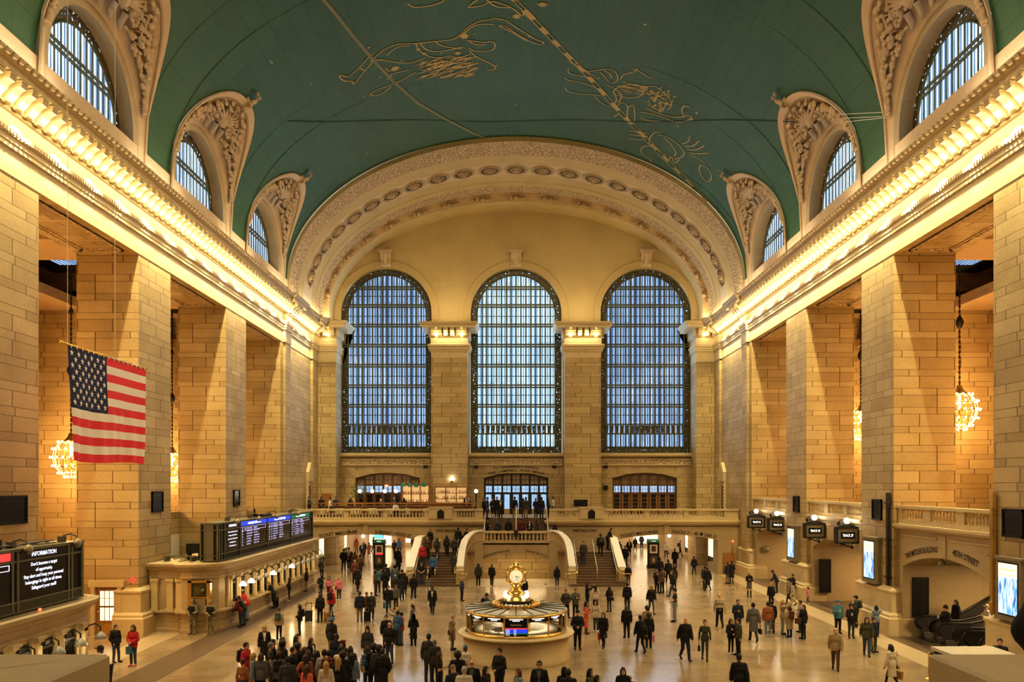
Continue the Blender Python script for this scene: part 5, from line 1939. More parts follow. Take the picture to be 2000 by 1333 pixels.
mb = MB(); mb.smooth = True
NU, NV = 60, 13 * 4
base = len(mb.v)
for j in range(NV + 1):
    for i in range(NU + 1):
        mb.v.append(flag_pt(i / NU, j / NV))
for j in range(NV):
    for i in range(NU):
        st = int(j / 4)
        mat_ = 2 if (i < NU * .45 and st < 7) else (0 if st % 2 == 0 else 1)
        a = base + j * (NU + 1) + i
        mb.mat(mat_); mb.face((a, a + 1, a + NU + 2, a + NU + 1))
mb.xf(inv).build('cloth', ['flag_red', 'flag_white', 'flag_blue'], fr, fix=False)
mb = MB()
for row in range(9):
    n_s = 6 if row % 2 == 0 else 5
    for k in range(n_s):
        u = .45 * ((k + .5) / 6 if n_s == 6 else (k + 1) / 6)
        v = (7 / 13) * (row + 1) / 10
        for o in (.012, -.012):
            pts = []
            for q in range(10):
                a = pi / 2 + q * pi / 5
                rr_ = .125 if q % 2 == 0 else .05
                pts.append(flag_pt(u + rr_ * math.cos(a) / (y1 - y0), v - rr_ * math.sin(a) / H_, o))
            mb.poly(pts)
mb.xf(inv).build('stars', 'flag_white', fr, fix=False)
mb = MB().tube([(FXp, y0 - .35, ztop), (FXp, y1 + .1, ztop)], .035, 6)
mb.ball((FXp, y0 - .38, ztop), .06, 6, 5)
for i in range(16):
    y = y0 + (y1 - y0) * (i + .5) / 16
    mb.box(FXp - .03, FXp + .03, y - .02, y + .02, ztop - .09, ztop + .04)
mb.xf(inv).build('pole', 'gold', fr)
mb = MB()
zt = VZ + VB * math.sqrt(1 - (FXp / VA) ** 2) - .05
for y in (y0, y0 + (y1 - y0) * .56):
    mb.tube([(FXp, y, ztop), (FXp, y, zt)], .009, 4)
mb.xf(inv).build('wire', 'white_paint', fr)

# chandeliers ------------------------------------------------------------------------------
bulb_me = MB().ball((0, 0, 0), .062, 6, 4).mesh('bulb', ['bulb'])


def chandelier(x, y, z, label):
    r = empty('chandelier', (x, y, z)); tag(r, label, 'chandelier')
    prof = [(.28, -1.15), (.62, -.92), (.9, -.5), (1.0, 0), (.9, .5), (.6, .92)]
    mb = MB()
    for i in range(18):
        a = 2 * pi * i / 18
        mb.tube([(q * math.cos(a), q * math.sin(a), zz) for q, zz in prof], .025, 4, False)
    for q, zz in prof:
        mb.tube([(q * math.cos(2 * pi * i / 24), q * math.sin(2 * pi * i / 24), zz) for i in range(25)], .03, 4, False)
    mb.build('cage', 'gold', r)
    mb = MB().lathe([(.0, 1.5), (.12, 1.45), (.2, 1.2), (.34, 1.05), (.4, .95), (.1, .8), (.05, -1.1), (0, -1.25)], segs=12)
    mb.build('crown', 'gold', r)
    mb = MB()
    zz = 1.5
    top = 20.4 - z
    while zz < top:
        mb.tube([(0, 0, zz), (0, 0, zz + .26)], .05, 5); mb.ball((0, 0, zz + .13), .075, 5, 4, (1, .5, 1)); zz += .3
    mb.lathe([(.0, 5.6), (.12, 5.5), (.24, 5.2), (.14, 4.9), (0, 4.8)], segs=10); mb.lathe([(.0, 8.9), (.1, 8.8), (.16, 8.6), (0, 8.5)], segs=10) if top > 9.5 else None
    mb.build('chain', 'dark_bronze', r)
    for (q, zz), n_ in zip(prof, (7, 13, 17, 20, 17, 13)):
        for i in range(n_):
            a = 2 * pi * (i + .3) / n_
            obj('bulb', bulb_me, r, ((q + .09) * math.cos(a), (q + .09) * math.sin(a), zz))
    ld_ = bpy.data.lights.new('chandelier_light', 'POINT'); ld_.energy = 2300; ld_.color = (1, .55, .19); ld_.shadow_soft_size = .9
    lo = bpy.data.objects.new('chandelier_light', ld_); COL.objects.link(lo); lo.location = (x, y, z)


chandelier(-26.4, 48.6, 8.9, 'glowing globe chandelier behind the lower left corner of the flag')
chandelier(-26.2, 62.4, 8.7, 'glowing chandelier half hidden behind the second left pier')
chandelier(26.2, 48.4, 11.7, 'glowing globe chandelier in the gallery opening at the right edge')
chandelier(26.2, 62.3, 11.9, 'glowing chandelier half hidden behind the second pier on the right')
for sg in (-1, 1):
    for y in (24.5, 36):
        ld_ = bpy.data.lights.new('gallery_light', 'POINT'); ld_.energy = 2000; ld_.color = (1, .55, .19); ld_.shadow_soft_size = .9
        lo = bpy.data.objects.new('gallery_light', ld_); COL.objects.link(lo); lo.location = (sg * 26.2, y, 10)

# information booth ---------------------------------------------------------------------------
IY = 34.6
ib = empty('information_booth', (0, IY, 0)); tag(ib, 'round stone information booth with glass windows and a brass topped roof', 'information booth')
MB().lathe([(2.3, 0), (2.3, .12), (2.22, .16), (2.22, 1.0), (0, 1.02)], segs=64).build('base', 'smooth_stone', ib)
MB().lathe([(2.2, 1.0), (2.42, 1.05), (2.46, 1.1), (2.42, 1.14), (2.0, 1.14)], segs=64).build('counter', 'plain_stone', ib)
MB().lathe([(2.1, 1.14), (2.12, 1.22), (2.06, 1.26), (2.0, 1.26)], segs=64).build('sill', 'brass', ib)
simple('booth_roof', (.45, .42, .34), .4, .1, .12, 3)
MB().lathe([(2.1, 2.02), (2.15, 2.04), (2.15, 2.1), (2.1, 2.12), (1.0, 2.17), (.5, 2.17)], segs=20).build('roof', 'booth_roof', ib)
mb = MB()
for i in range(20):
    a = 2 * pi * i / 20
    mb.tube([(2.13 * math.cos(a), 2.13 * math.sin(a), 2.13), (1.0 * math.cos(a), 1.0 * math.sin(a), 2.19)], .022, 4)
mb.build('roof_ribs', 'dark_bronze', ib)
MB().lathe([(2.12, 1.97), (2.19, 1.99), (2.19, 2.05), (2.12, 2.07)], segs=40).build('eave', 'brass', ib)
n = NT('booth_glass')
gl = n.add('ShaderNodeBsdfGlass'); gl.inputs['IOR'].default_value = 1.0; gl.inputs['Roughness'].default_value = 0
tr = n.add('ShaderNodeBsdfTransparent'); gs = n.add('ShaderNodeBsdfGlossy'); gs.inputs['Roughness'].default_value = .05
fz = n.add('ShaderNodeFresnel'); mx = n.add('ShaderNodeMixShader')
n.link(fz.outputs[0], mx.inputs[0]); n.link(tr.outputs[0], mx.inputs[1]); n.link(gs.outputs[0], mx.inputs[2]); n.link(mx.outputs[0], n.out.inputs[0])
M['booth_glass'] = n.m
NP = 14
post = MB().box(2.05, 2.11, -.025, .025, 1.2, 2.02).mesh('post', ['brass'])
for i in range(NP):
    a0, a1 = -pi / 2 + 2 * pi * (i - .5) / NP, -pi / 2 + 2 * pi * (i + .5) / NP
    o = obj('post', post, ib, None, a0)
    am = (a0 + a1) / 2
    p0, p1 = Vector((2.07 * math.cos(a0), 2.07 * math.sin(a0))), Vector((2.07 * math.cos(a1), 2.07 * math.sin(a1)))
    mb = MB(); mb.quad((*p0, 1.24), (*p1, 1.24), (*p1, 1.8), (*p0, 1.8))
    screen = i in (0, 4, 10)
    if screen and i == 0:
        mb = MB()
    if not screen:
        mb.build('window_pane', 'booth_glass', ib, fix=False)
    # header sign over each window
    c0 = (p0 + p1) / 2; t_ = (p1 - p0).normalized(); nn = Vector((c0.x, c0.y)).normalized()
    hw = (p1 - p0).length / 2

    def L(x, z, o):
        q = c0 + t_ * x + nn * o
        return (q.x, q.y, z)
    mb = MB(); mb.quad(L(-hw, 1.8, .01), L(hw, 1.8, .01), L(hw, 2.0, .01), L(-hw, 2.0, .01))
    mb.mat(1)
    for z, k in ((1.92, .6), (1.865, .32)):
        mb.quad(L(-hw * k, z - .016, .022), L(hw * k, z - .016, .022), L(hw * k, z + .016, .022), L(-hw * k, z + .016, .022))
    mb.build('header_sign', ['screen_black', 'led_white'], ib, fix=False)
    if screen:
        mb = MB(); mb.quad(L(-hw, 1.22, .0), L(hw, 1.22, .0), L(hw, 1.8, .0), L(-hw, 1.8, .0))
        mb.mat(1); mb.quad(L(-hw * .5, 1.67, .012), L(hw * .5, 1.67, .012), L(hw * .5, 1.73, .012), L(-hw * .5, 1.73, .012))
        for q in range(6):
            z = 1.56 - .05 * q
            mb.mat([2, 3, 3, 3, 4, 5][q]); mb.quad(L(-hw * .95, z - .022, .012), L(hw * .95, z - .022, .012), L(hw * .95, z + .022, .012), L(-hw * .95, z + .022, .012))
            if q:
                mb.mat(6); mb.quad(L(-hw * .9, z - .012, .02), L(-hw * .55, z - .012, .02), L(-hw * .55, z + .01, .02), L(-hw * .9, z + .01, .02))
                mb.quad(L(-hw * .2, z - .012, .02), L(hw * .02, z - .012, .02), L(hw * .02, z + .01, .02), L(-hw * .2, z + .01, .02))
        mb.build('train_screen', ['screen_black', 'roof_grey', 'led_red', 'led_blue', 'led_green', 'screen_black', 'led_violet'], ib, fix=False)
mb = MB().lathe([(.62, 1.02), (.6, 2.2)], segs=18); mb.build('inner_column', 'brass', ib)
mb = MB().lathe([(1.75, 1.2), (1.78, 1.25), (1.2, 1.27), (1.2, 1.02)], segs=30); mb.build('inner_desk', 'white_paint', ib)
ld_ = bpy.data.lights.new('booth_inside', 'AREA'); ld_.shape = 'DISK'; ld_.size = 3.2; ld_.energy = 60; ld_.color = (1, .86, .6)
lo = bpy.data.objects.new('booth_inside', ld_); COL.objects.link(lo); lo.location = (0, IY, 1.98)
mb = MB().lathe([(1.0, 2.14), (1.02, 2.18), (.98, 2.24), (1.03, 2.3), (.96, 2.3), (.92, 2.2), (.7, 2.18)], segs=40)
for i in range(40):
    a = 2 * pi * i / 40
    mb.ball((.99 * math.cos(a), .99 * math.sin(a), 2.29), .05, 6, 4, (1, 1, 1.5)); mb.ball((1.0 * math.cos(a + .08), 1.0 * math.sin(a + .08), 2.21), .035, 5, 4)
mb.build('brass_gallery', 'brass', ib)
for xx, yy, hh, lb in ((-1.15, -1.05, .27, 'left pale monitor on the desk inside the information booth'), (-.72, -1.4, .2, 'small pale monitor in front of the clerk in the information booth')):
    t = MB().box(-.16, .16, -.02, .02, .06, .06 + hh).box(-.1, .1, -.07, .07, 0, .015).box(-.02, .02, 0, .03, 0, .1).build('monitor', 'white_cloth', None, (xx, IY + yy, 1.265)); tag(t, lb, 'monitor')
cl = empty('clock', (0, IY, 2.18)); tag(cl, 'four faced brass globe clock on top of the information booth', 'clock')
mb = MB().lathe([(.68, .0), (.68, .2), (.72, .22), (.72, .25), (.5, .27)], segs=36); mb.mat(1)
text_into(mb, 'Information', .13, lambda x, y: (.69 * math.sin(x / .69), -.69 * math.cos(x / .69), .06 + y), width=.62)
for aa in (-.62, .62, -.95, .95):
    text_into(mb, 'i' if abs(aa) > .8 else '3', .13, lambda x, y: (.69 * math.sin(x / .69 + aa), -.69 * math.cos(x / .69 + aa), .06 + y))
mb.build('sign_ring', ['dark_bronze', 'led_white'], cl, fix=False)
MB().lathe([(.62, .25), (.6, .3), (.5, .36), (.44, .44), (.43, .52), (.36, .6), (.24, .68), (.19, .8), (.2, .86), (.26, .9), (.26, .95), (.22, .98), (.24, 1.02), (.2, 1.05)], segs=28).build('pedestal', 'brass', cl)
mb = MB().ball((0, 0, 1.28), .385, 20, 12, (1, 1, 1.05))
mb.lathe([(.24, 1.6), (.27, 1.66), (.2, 1.74), (.1, 1.8), (.05, 1.86), (.06, 1.9), (0, 1.95)], segs=16)
for i in range(4):
    a = pi / 4 + i * pi / 2
    mb.ball((.3 * math.cos(a), .3 * math.sin(a), 1.6), .1, 8, 6); mb.ball((.36 * math.cos(a), .36 * math.sin(a), 1.02), .09, 8, 6)
mb.build('case', 'gold', cl)
glow('dial', (1, .86, .55), .55)
for i in range(4):
    a = i * pi / 2
    rot = Matrix.Rotation(a, 4, 'Z') @ Matrix.Translation((0, -.365, 1.28)) @ Matrix.Rotation(R(90), 4, 'X')
    mb = MB().lathe([(0, .05), (.265, .05), (.27, .03)], segs=28)
    mb.xf(rot); d_ = mb.build('dial', 'dial', cl)
    mb = MB().lathe([(.26, .0), (.3, .05), (.315, .03), (.33, -.02)], segs=28); mb.xf(rot).build('bezel', 'gold', d_)
    mb = MB()
    for k in range(12):
        b = k * pi / 6
        mb.box(-.006, .006, -.02, .02, 0, .006)
        mb.xf(Matrix.Rotation(b, 4, 'Z') @ Matrix.Translation((0, .22, .052)), len(mb.v) - 8)
    for b, ln, w_ in ((R(-104), .15, .011), (R(-162), .22, .008)):
        mb.box(-w_, w_, -.03, ln, .054, .062); mb.xf(Matrix.Rotation(b, 4, 'Z'), len(mb.v) - 8)
    mb.xf(rot).build('hands', 'black_metal', d_)
for x, y in ((-.43, -.42), (.43, -.42), (-.43, .42), (.43, .42)):
    g = MB().ball((x, y, .48), .1, 12, 8).build('globe', 'globe_lamp', cl)
    MB().tube([(x, y, .26), (x, y, .4)], .03, 6).build('stem', 'brass', g)

# foreground parapet pedestals of the near balcony -------------------------------------------
zt, yf = 6.2, 5.32
for s, xe, lb in ((-1, -2.64, 'stone parapet corner in the left foreground'), (1, 2.68, 'stone parapet corner in the right foreground')):
    mb = MB()
    a, b = (xe - 3.2, xe) if s < 0 else (xe, xe + 3.2)
    prof = [(.0, zt - 1.2), (.0, zt - .3), (.06, zt - .26), (.1, zt - .18), (.1, zt - .02), (.08, zt), (-1, zt)]
    path = [(xe - .1 * s * -1 * -1, 1.5), (xe - .1 * s, yf - .1), (xe + s * 3.2, yf - .1)]
    path = [(xe + .1 * s, 4.25), (xe + .1 * s, yf - .1), (xe + s * 3.2, yf - .1)]
    if s < 0:
        path = [(xe - .1, 4.25), (xe - .1, yf - .1), (xe - 3.2, yf - .1)]
        path = path[::1]
    else:
        path = path[::-1]
    pr = prof if True else prof
    if s < 0:
        # travel +Y then -X: the right hand side is the hall side
        mb.sweep(prof, path)
    else:
        mb.sweep(prof, path)
    x0, x1 = sorted((xe + .12 * s, xe + s * 3.2))
    mb.box(x0, x1, 1.6, yf - .12, zt - 1.2, zt - .001)
    if s > 0:
        pass
    tag(mb.build('parapet', 'plain_stone'), lb, 'parapet')
t = MB().box(-2.7, 2.7, 0, .01, 0, .01)
mb = MB().box(-6, 6, 1.4, 5.2, 4.9, 5.5)
nb = struct(mb.build('floor_near', 'plain_stone'))
t = MB().box(-.62, .62, -.5, .5, 0, .06).build('desk_top', 'white_paint', None, ((1905 - PX0) * 16 / F, 16.0, 3.98)); tag(t, 'white topped desk edge behind the right foreground parapet', 'desk')
mb = MB().box(-.5, .55, -.3, .4, -.25, -.01).box(-.56, -.5, -.45, .45, -.8, 0).box(.5, .56, -.45, .45, -3.95, 0).box(-.56, -.5, -.45, .45, -3.95, -.7); mb.build('body', 'black_metal', t)
# brass post with a rope base on the floor by the right parapet
x = W(1814, 1327, 30.7)
t = MB().lathe([(.0, 0), (.2, 0), (.2, .03), (.05, .06), (.03, .1), (.03, .95), (.05, .98), (0, 1.02)], segs=16).build('rope_post', 'brass', None, (x.x, 30.7, 0)); tag(t, 'brass rope post standing on the floor by the escalator mat', 'post')
mb = MB()
w4 = [(W(1816, 1268, 30.7)), (W(1930, 1262, 33)), ]
t = MB().tube([(x.x, 30.7, .93), (x.x + 2.0, 32.5, .9)], .03, 6).build('belt', 'black_metal'); tag(t, 'black belt stretched from the brass post to the escalators', 'belt')
x = W(801, 1135, 60.2)
t = MB().lathe([(.0, 0), (.17, 0), (.17, .03), (.04, .06), (.03, .1), (.03, .95), (.05, .98), (0, 1.02)], segs=12).build('rope_post', 'brass', None, (-8.3, 60.4, 0)); tag(t, 'small brass post beside the foot of the left stair flight', 'post')

# restaurant on the balcony -----------------------------------------------------------------------
ry = 70.2
r = empty('partition', (-10.5, ry, BZ)); tag(r, 'low wooden partition with a rail round the balcony restaurant', 'partition')
mb = MB()
x = -17.0
while x < -3.4:
    mb.box(x + 10.5 - .05, x + 10.5 + .05, -.05, .05, 0, 1.18); x += 1.9
mb.box(-6.6, 7.1, -.09, .09, 1.12, 1.24); mb.box(-6.6, 7.1, -.06, .06, .94, 1.0)
mb.build('rail', 'orange_wood', r)
MB().box(-6.55, 7.05, -.02, .02, .02, .92).build('panel', 'dark_wood', r)
tb = MB().lathe([(.42, .72), (.44, .76), (0, .77)], segs=16).lathe([(.44, .76), (.5, .3), (.47, .28)], segs=12).lathe([(.05, 0), (.05, .72)], segs=8)
first = None
for i, x in enumerate((-16.2, -14.9, -13.5, -12.2, -10.8, -9.4, -7.6, -6.2)):
    y = 68.9 + (i % 2) * .35
    if first is None:
        first = tb.build('dining_table', 'white_cloth', None, (x, y, BZ)); t = first
    else:
        t = copy_tree(first, None, (x, y, BZ))
    tag(t, 'round restaurant table under a white cloth on the left balcony', 'table', 'white tables of the balcony restaurant')
ch = MB().box(-.2, .2, -.2, .2, .42, .48).box(-.2, .2, .17, .21, .48, .95)
for a in (-.18, .18):
    for b in (-.18, .18):
        ch.box(a - .02, a + .02, b - .02, b + .02, 0, .42)
c1 = None
for i in range(14):
    x = -16.4 + i * .78; y = 67.95 if i % 2 else 69.86
    if c1 is None:
        c1 = ch.build('dining_chair', 'dark_wood', None, (x, y, BZ), 0); t = c1
    else:
        t = copy_tree(c1, None, (x, y, BZ), rnd.random() * 6)
    tag(t, 'dark wooden restaurant chair beside the white tables on the left balcony', 'chair', 'chairs of the balcony restaurant')
lp = None
for px, lb in ((702.5, 'white globe lamp post in front of the bushy plant in the restaurant'), (727, 'white globe lamp post second from the left in the restaurant'), (751.5, 'white globe lamp post below the red exit sign'),
               (773, 'white globe lamp post left of the green hanging signs'), (930, 'white globe lamp post at the right end of the restaurant')):
    y = 71.2
    p = Vector(((px - PX0) * y / F, y, BZ))
    t = empty('lamp_post', p); tag(t, lb, 'lamp')
    MB().lathe([(.1, 0), (.1, .1), (.05, .15), (.05, 2.05), (.08, 2.1)], segs=8).build('pole', 'black_metal', t)
    MB().ball((0, 0, 2.22), .16, 10, 8).build('globe', 'globe_lamp', t)
    ld_ = bpy.data.lights.new('post_light', 'POINT'); ld_.energy = 25; ld_.color = (1, .85, .6); ld_.shadow_soft_size = .16
    lo = bpy.data.objects.new('post_light', ld_); COL.objects.link(lo); lo.location = p + Vector((0, -.25, 2.3))
# bushy plant
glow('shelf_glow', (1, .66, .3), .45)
rr = random.Random(9)
t = empty('potted_plant', ((700 - PX0) * 72.5 / F, 72.5, BZ)); tag(t, 'loose bushy plant standing in the restaurant by the left door arch', 'plant')
mb = MB()
for i in range(260):
    a, b, q = rr.random() * 6.28, math.acos(1 - 2 * rr.random()), rr.random() ** .4 * .72
    c = Vector((q * math.cos(a) * math.sin(b) * 1.15, q * math.sin(a) * math.sin(b), 2.25 + q * math.cos(b)))
    u = Vector((rr.random() - .5, rr.random() - .5, rr.random() - .5)).normalized() * .09; v = u.orthogonal().normalized() * .035
    mb.quad(c - u, c + v, c + u, c - v)
mb.build('foliage', 'leaf_green', t, fix=False)
mb = MB().tube([(0, 0, .4), (.03, 0, 1.2), (0, 0, 2.2)], .035, 6)
for i in range(9):
    a = i * .7
    mb.tube([(0, 0, 1.2 + i * .08), (.35 * math.cos(a), .35 * math.sin(a), 2.2), (.55 * math.cos(a), .55 * math.sin(a), 2.6)], .014, 4)
mb.build('stem', 'dark_wood', t)
MB().lathe([(.2, 0), (.27, .45), (.24, .45), (0, .4)], segs=12).build('pot', 'dark_stone', t)
# bar shelves with bottles
bottle_cols = [(.05, .1, .04), (.25, .12, .03), (.5, .45, .3), (.12, .03, .02), (.6, .5, .2)]
for i, c_ in enumerate(bottle_cols):
    simple('bottle_%d' % i, c_, .2)


def shelf(px0, px1, y, z0, z1, label, rows, group):
    x0, x1 = (px0 - PX0) * y / F, (px1 - PX0) * y / F
    t = empty('bar_shelf', ((x0 + x1) / 2, y, BZ)); tag(t, label, 'shelf')
    w_ = (x1 - x0) / 2
    mb = MB()
    for k in range(4):
        x = -w_ + k * 2 * w_ / 3
        mb.box(x - .04, x + .04, -.15, .2, 0, z1)
    for z in [z0 + (z1 - z0) * q / rows for q in range(rows + 1)]:
        mb.box(-w_, w_, -.15, .2, z - .03, z + .02)
    mb.box(-w_ - .1, w_ + .1, -.2, .22, z1 - .02, z1 + .08)
    mb.build('frame', 'orange_wood', t)
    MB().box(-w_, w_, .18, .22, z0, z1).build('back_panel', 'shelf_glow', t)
    for q in range(rows):
        z = BZ + z0 + (z1 - z0) * q / rows + .02
        k = int(2 * w_ / .15)
        for i in range(k):
            if rr.random() < .15:
                continue
            c = rr.randrange(5)
            key = 'bm%d' % c
            if key not in BOT:
                BOT[key] = MB().lathe([(.0, 0), (.04, 0), (.04, .16), (.015, .21), (.015, .28), (0, .28)], segs=7).mesh('bottle', ['bottle_%d' % c])
            b = obj('bottle', BOT[key], None, ((x0 + x1) / 2 - w_ + .1 + i * .15, y - .02, z))
            tag(b, 'small bottle on the %s' % group, 'bottle', 'bottles on the ' + group)


BOT = {}
shelf(850, 912, 74.3, 1.0, 2.55, 'lit wooden bar shelf full of bottles in front of the left middle pier', 3, 'bar shelf below the wall light')
shelf(786, 838, 74.6, 1.2, 2.7, 'wooden bar shelf with bottles behind the green hanging signs', 2, 'bar shelf behind the green signs')
t = MB().box(-3.0, 3.0, -.3, .3, 0, 1.05).build('bar_counter', 'orange_wood', None, ((855 - PX0) * 72.6 / F, 72.6, BZ)); tag(t, 'long wooden bar counter in front of the bottle shelves', 'bar counter')
MB().box(-3.1, 3.1, -.38, .36, 1.05, 1.12).build('counter_top', 'dark_wood', t)
for px, py in ((787, 947.5), (801, 948), (813, 948.5), (828, 947.5)):
    t = MB().box(-.18, .18, -.02, .02, -.18, .18).build('hanging_sign', 'teal_sign', None, W(px, py, 73.2)); tag(t, 'small green square sign hanging over the bar', 'sign', 'green signs over the bar')
    MB().tube([(0, 0, .18), (0, 0, .5)], .01, 4).build('cord', 'black_metal', t)
t = MB().box(-.17, .17, -.04, .04, -.11, .11).build('exit_sign', 'exit_red', None, W(755, 949.5, 76.8)); tag(t, 'small red exit sign inside the left door arch', 'sign')
mb = MB(); text_into(mb, 'EXIT', .15, lambda x, y: (x, -.05, y - .05), width=.24); mb.build('lettering', 'led_white', t, fix=False)
t = MB().lathe([(.02, 0), (.16, .1), (.2, .3), (.1, .35), (0, .55)], segs=12).build('wall_light', 'globe_lamp', None, W(882.5, 941, 74.6)); tag(t, 'flame shaped wall light on the pier above the bar', 'light')
MB().lathe([(.0, -.12), (.05, -.1), (.1, 0), (.16, .08)], segs=10).build('cup', 'brass', t)
t = MB().box(-.5, .5, -.25, .25, .7, .78).box(-.45, .45, -.2, .2, .3, .34).tube([(-.45, -.2, 0), (-.45, -.2, .78)], .03, 5).tube([(.45, -.2, 0), (.45, -.2, .78)], .03, 5).build('side_cart', 'roof_grey', None, (3.55, 68.6, BZ)); tag(t, 'small metal cart right of the balcony doors', 'cart')
t = MB().box(-.28, .28, -.14, .14, -.3, .03).box(-.2, .1, -.2, -.14, -.5, 0).build('draped_jacket', 'black_plastic', None, (0.05, 64.02, 3.7)); tag(t, 'black jacket hung over the middle of the landing rail', 'jacket')
# ------------------------------------------------------------------ people: figures grown as one smooth surface
n = NT('cloth'); oi = n.add('ShaderNodeObjectInfo')
n.set(n.mix(n.noise(18, 4, n.pos()), n.mix(.2, oi.outputs['Color'], (0, 0, 0)), oi.outputs['Color']), .85); M['cloth'] = n.m
n = NT('skin'); oi = n.add('ShaderNodeObjectInfo'); n.set(oi.outputs['Color'], .55); M['skin'] = n.m
n = NT('hair'); oi = n.add('ShaderNodeObjectInfo'); n.set(n.mix(n.noise(60, 3, n.pos()), n.mix(.45, oi.outputs['Color'], (0, 0, 0)), oi.outputs['Color']), .6); M['hair'] = n.m
simple('face_dark', (.03, .015, .012), .4); simple('lip', (.30, .10, .08), .5)


def pattern(name, cols, scale, thr):
    n = NT(name); tc = n.add('ShaderNodeTexCoord'); f = n.noise(scale, 3, tc.outputs['Object'])
    n.set(n.ramp(f, [(0, cols[0]), (thr, cols[0]), (thr + .02, cols[1]), (thr + .14, cols[1]), (thr + .16, cols[2])]), .85); M[name] = n.m


def plaid(name, a, b, c):
    n = NT(name); tc = n.add('ShaderNodeTexCoord'); s = n.add('ShaderNodeSeparateXYZ'); n.link(tc.outputs['Object'], s.inputs[0])
    u = n.math('GREATER_THAN', n.math('FRACT', n.math('MULTIPLY', s.outputs[0], 9)), .5); v = n.math('GREATER_THAN', n.math('FRACT', n.math('MULTIPLY', s.outputs[2], 9)), .5)
    n.set(n.mix(v, n.mix(u, a, b), n.mix(u, b, c)), .85); M[name] = n.m


pattern('camo', ((.30, .25, .15), (.14, .13, .07), (.42, .36, .24)), 9, .44)
pattern('leopard', ((.03, .02, .015), (.35, .2, .06), (.55, .35, .13)), 16, .42)
pattern('patched', ((.55, .5, .4), (.16, .12, .09), (.62, .56, .46)), 8, .5)
plaid('plaid_cream', (.62, .54, .40), (.42, .33, .2), (.2, .15, .1)); plaid('plaid_rust', (.30, .09, .03), (.12, .04, .02), (.03, .02, .02)); plaid('plaid_navy', (.03, .05, .12), (.015, .02, .04), (.1, .12, .18))
COLS = dict(bk=(.012, .012, .014), nv=(.018, .024, .05), gy=(.13, .125, .12), dg=(.045, .045, .047), lg=(.33, .32, .31), be=(.42, .34, .24), cr=(.62, .55, .44), wt=(.72, .68, .62), rd=(.50, .03, .035),
            ob=(.07, .07, .035), br=(.11, .055, .028), kh=(.24, .18, .1), jn=(.045, .07, .12), lj=(.20, .26, .33), pk=(.72, .22, .30), bl=(.05, .13, .26), te=(.07, .22, .27), co=(.66, .13, .09), ma=(.14, .02, .025),
            tn=(.36, .27, .15), ru=(.34, .12, .055), gr=(.05, .10, .08), yl=(.75, .5, .05), cb=(.05, .15, .32))
HAIRC = dict(k=(.012, .01, .009), b=(.06, .03, .016), r=(.13, .05, .025), y=(.50, .32, .12), w=(.48, .44, .38), g=(.18, .165, .15))
SKIN = dict(s=(.58, .34, .22), m=(.36, .20, .115), d=(.10, .055, .035))


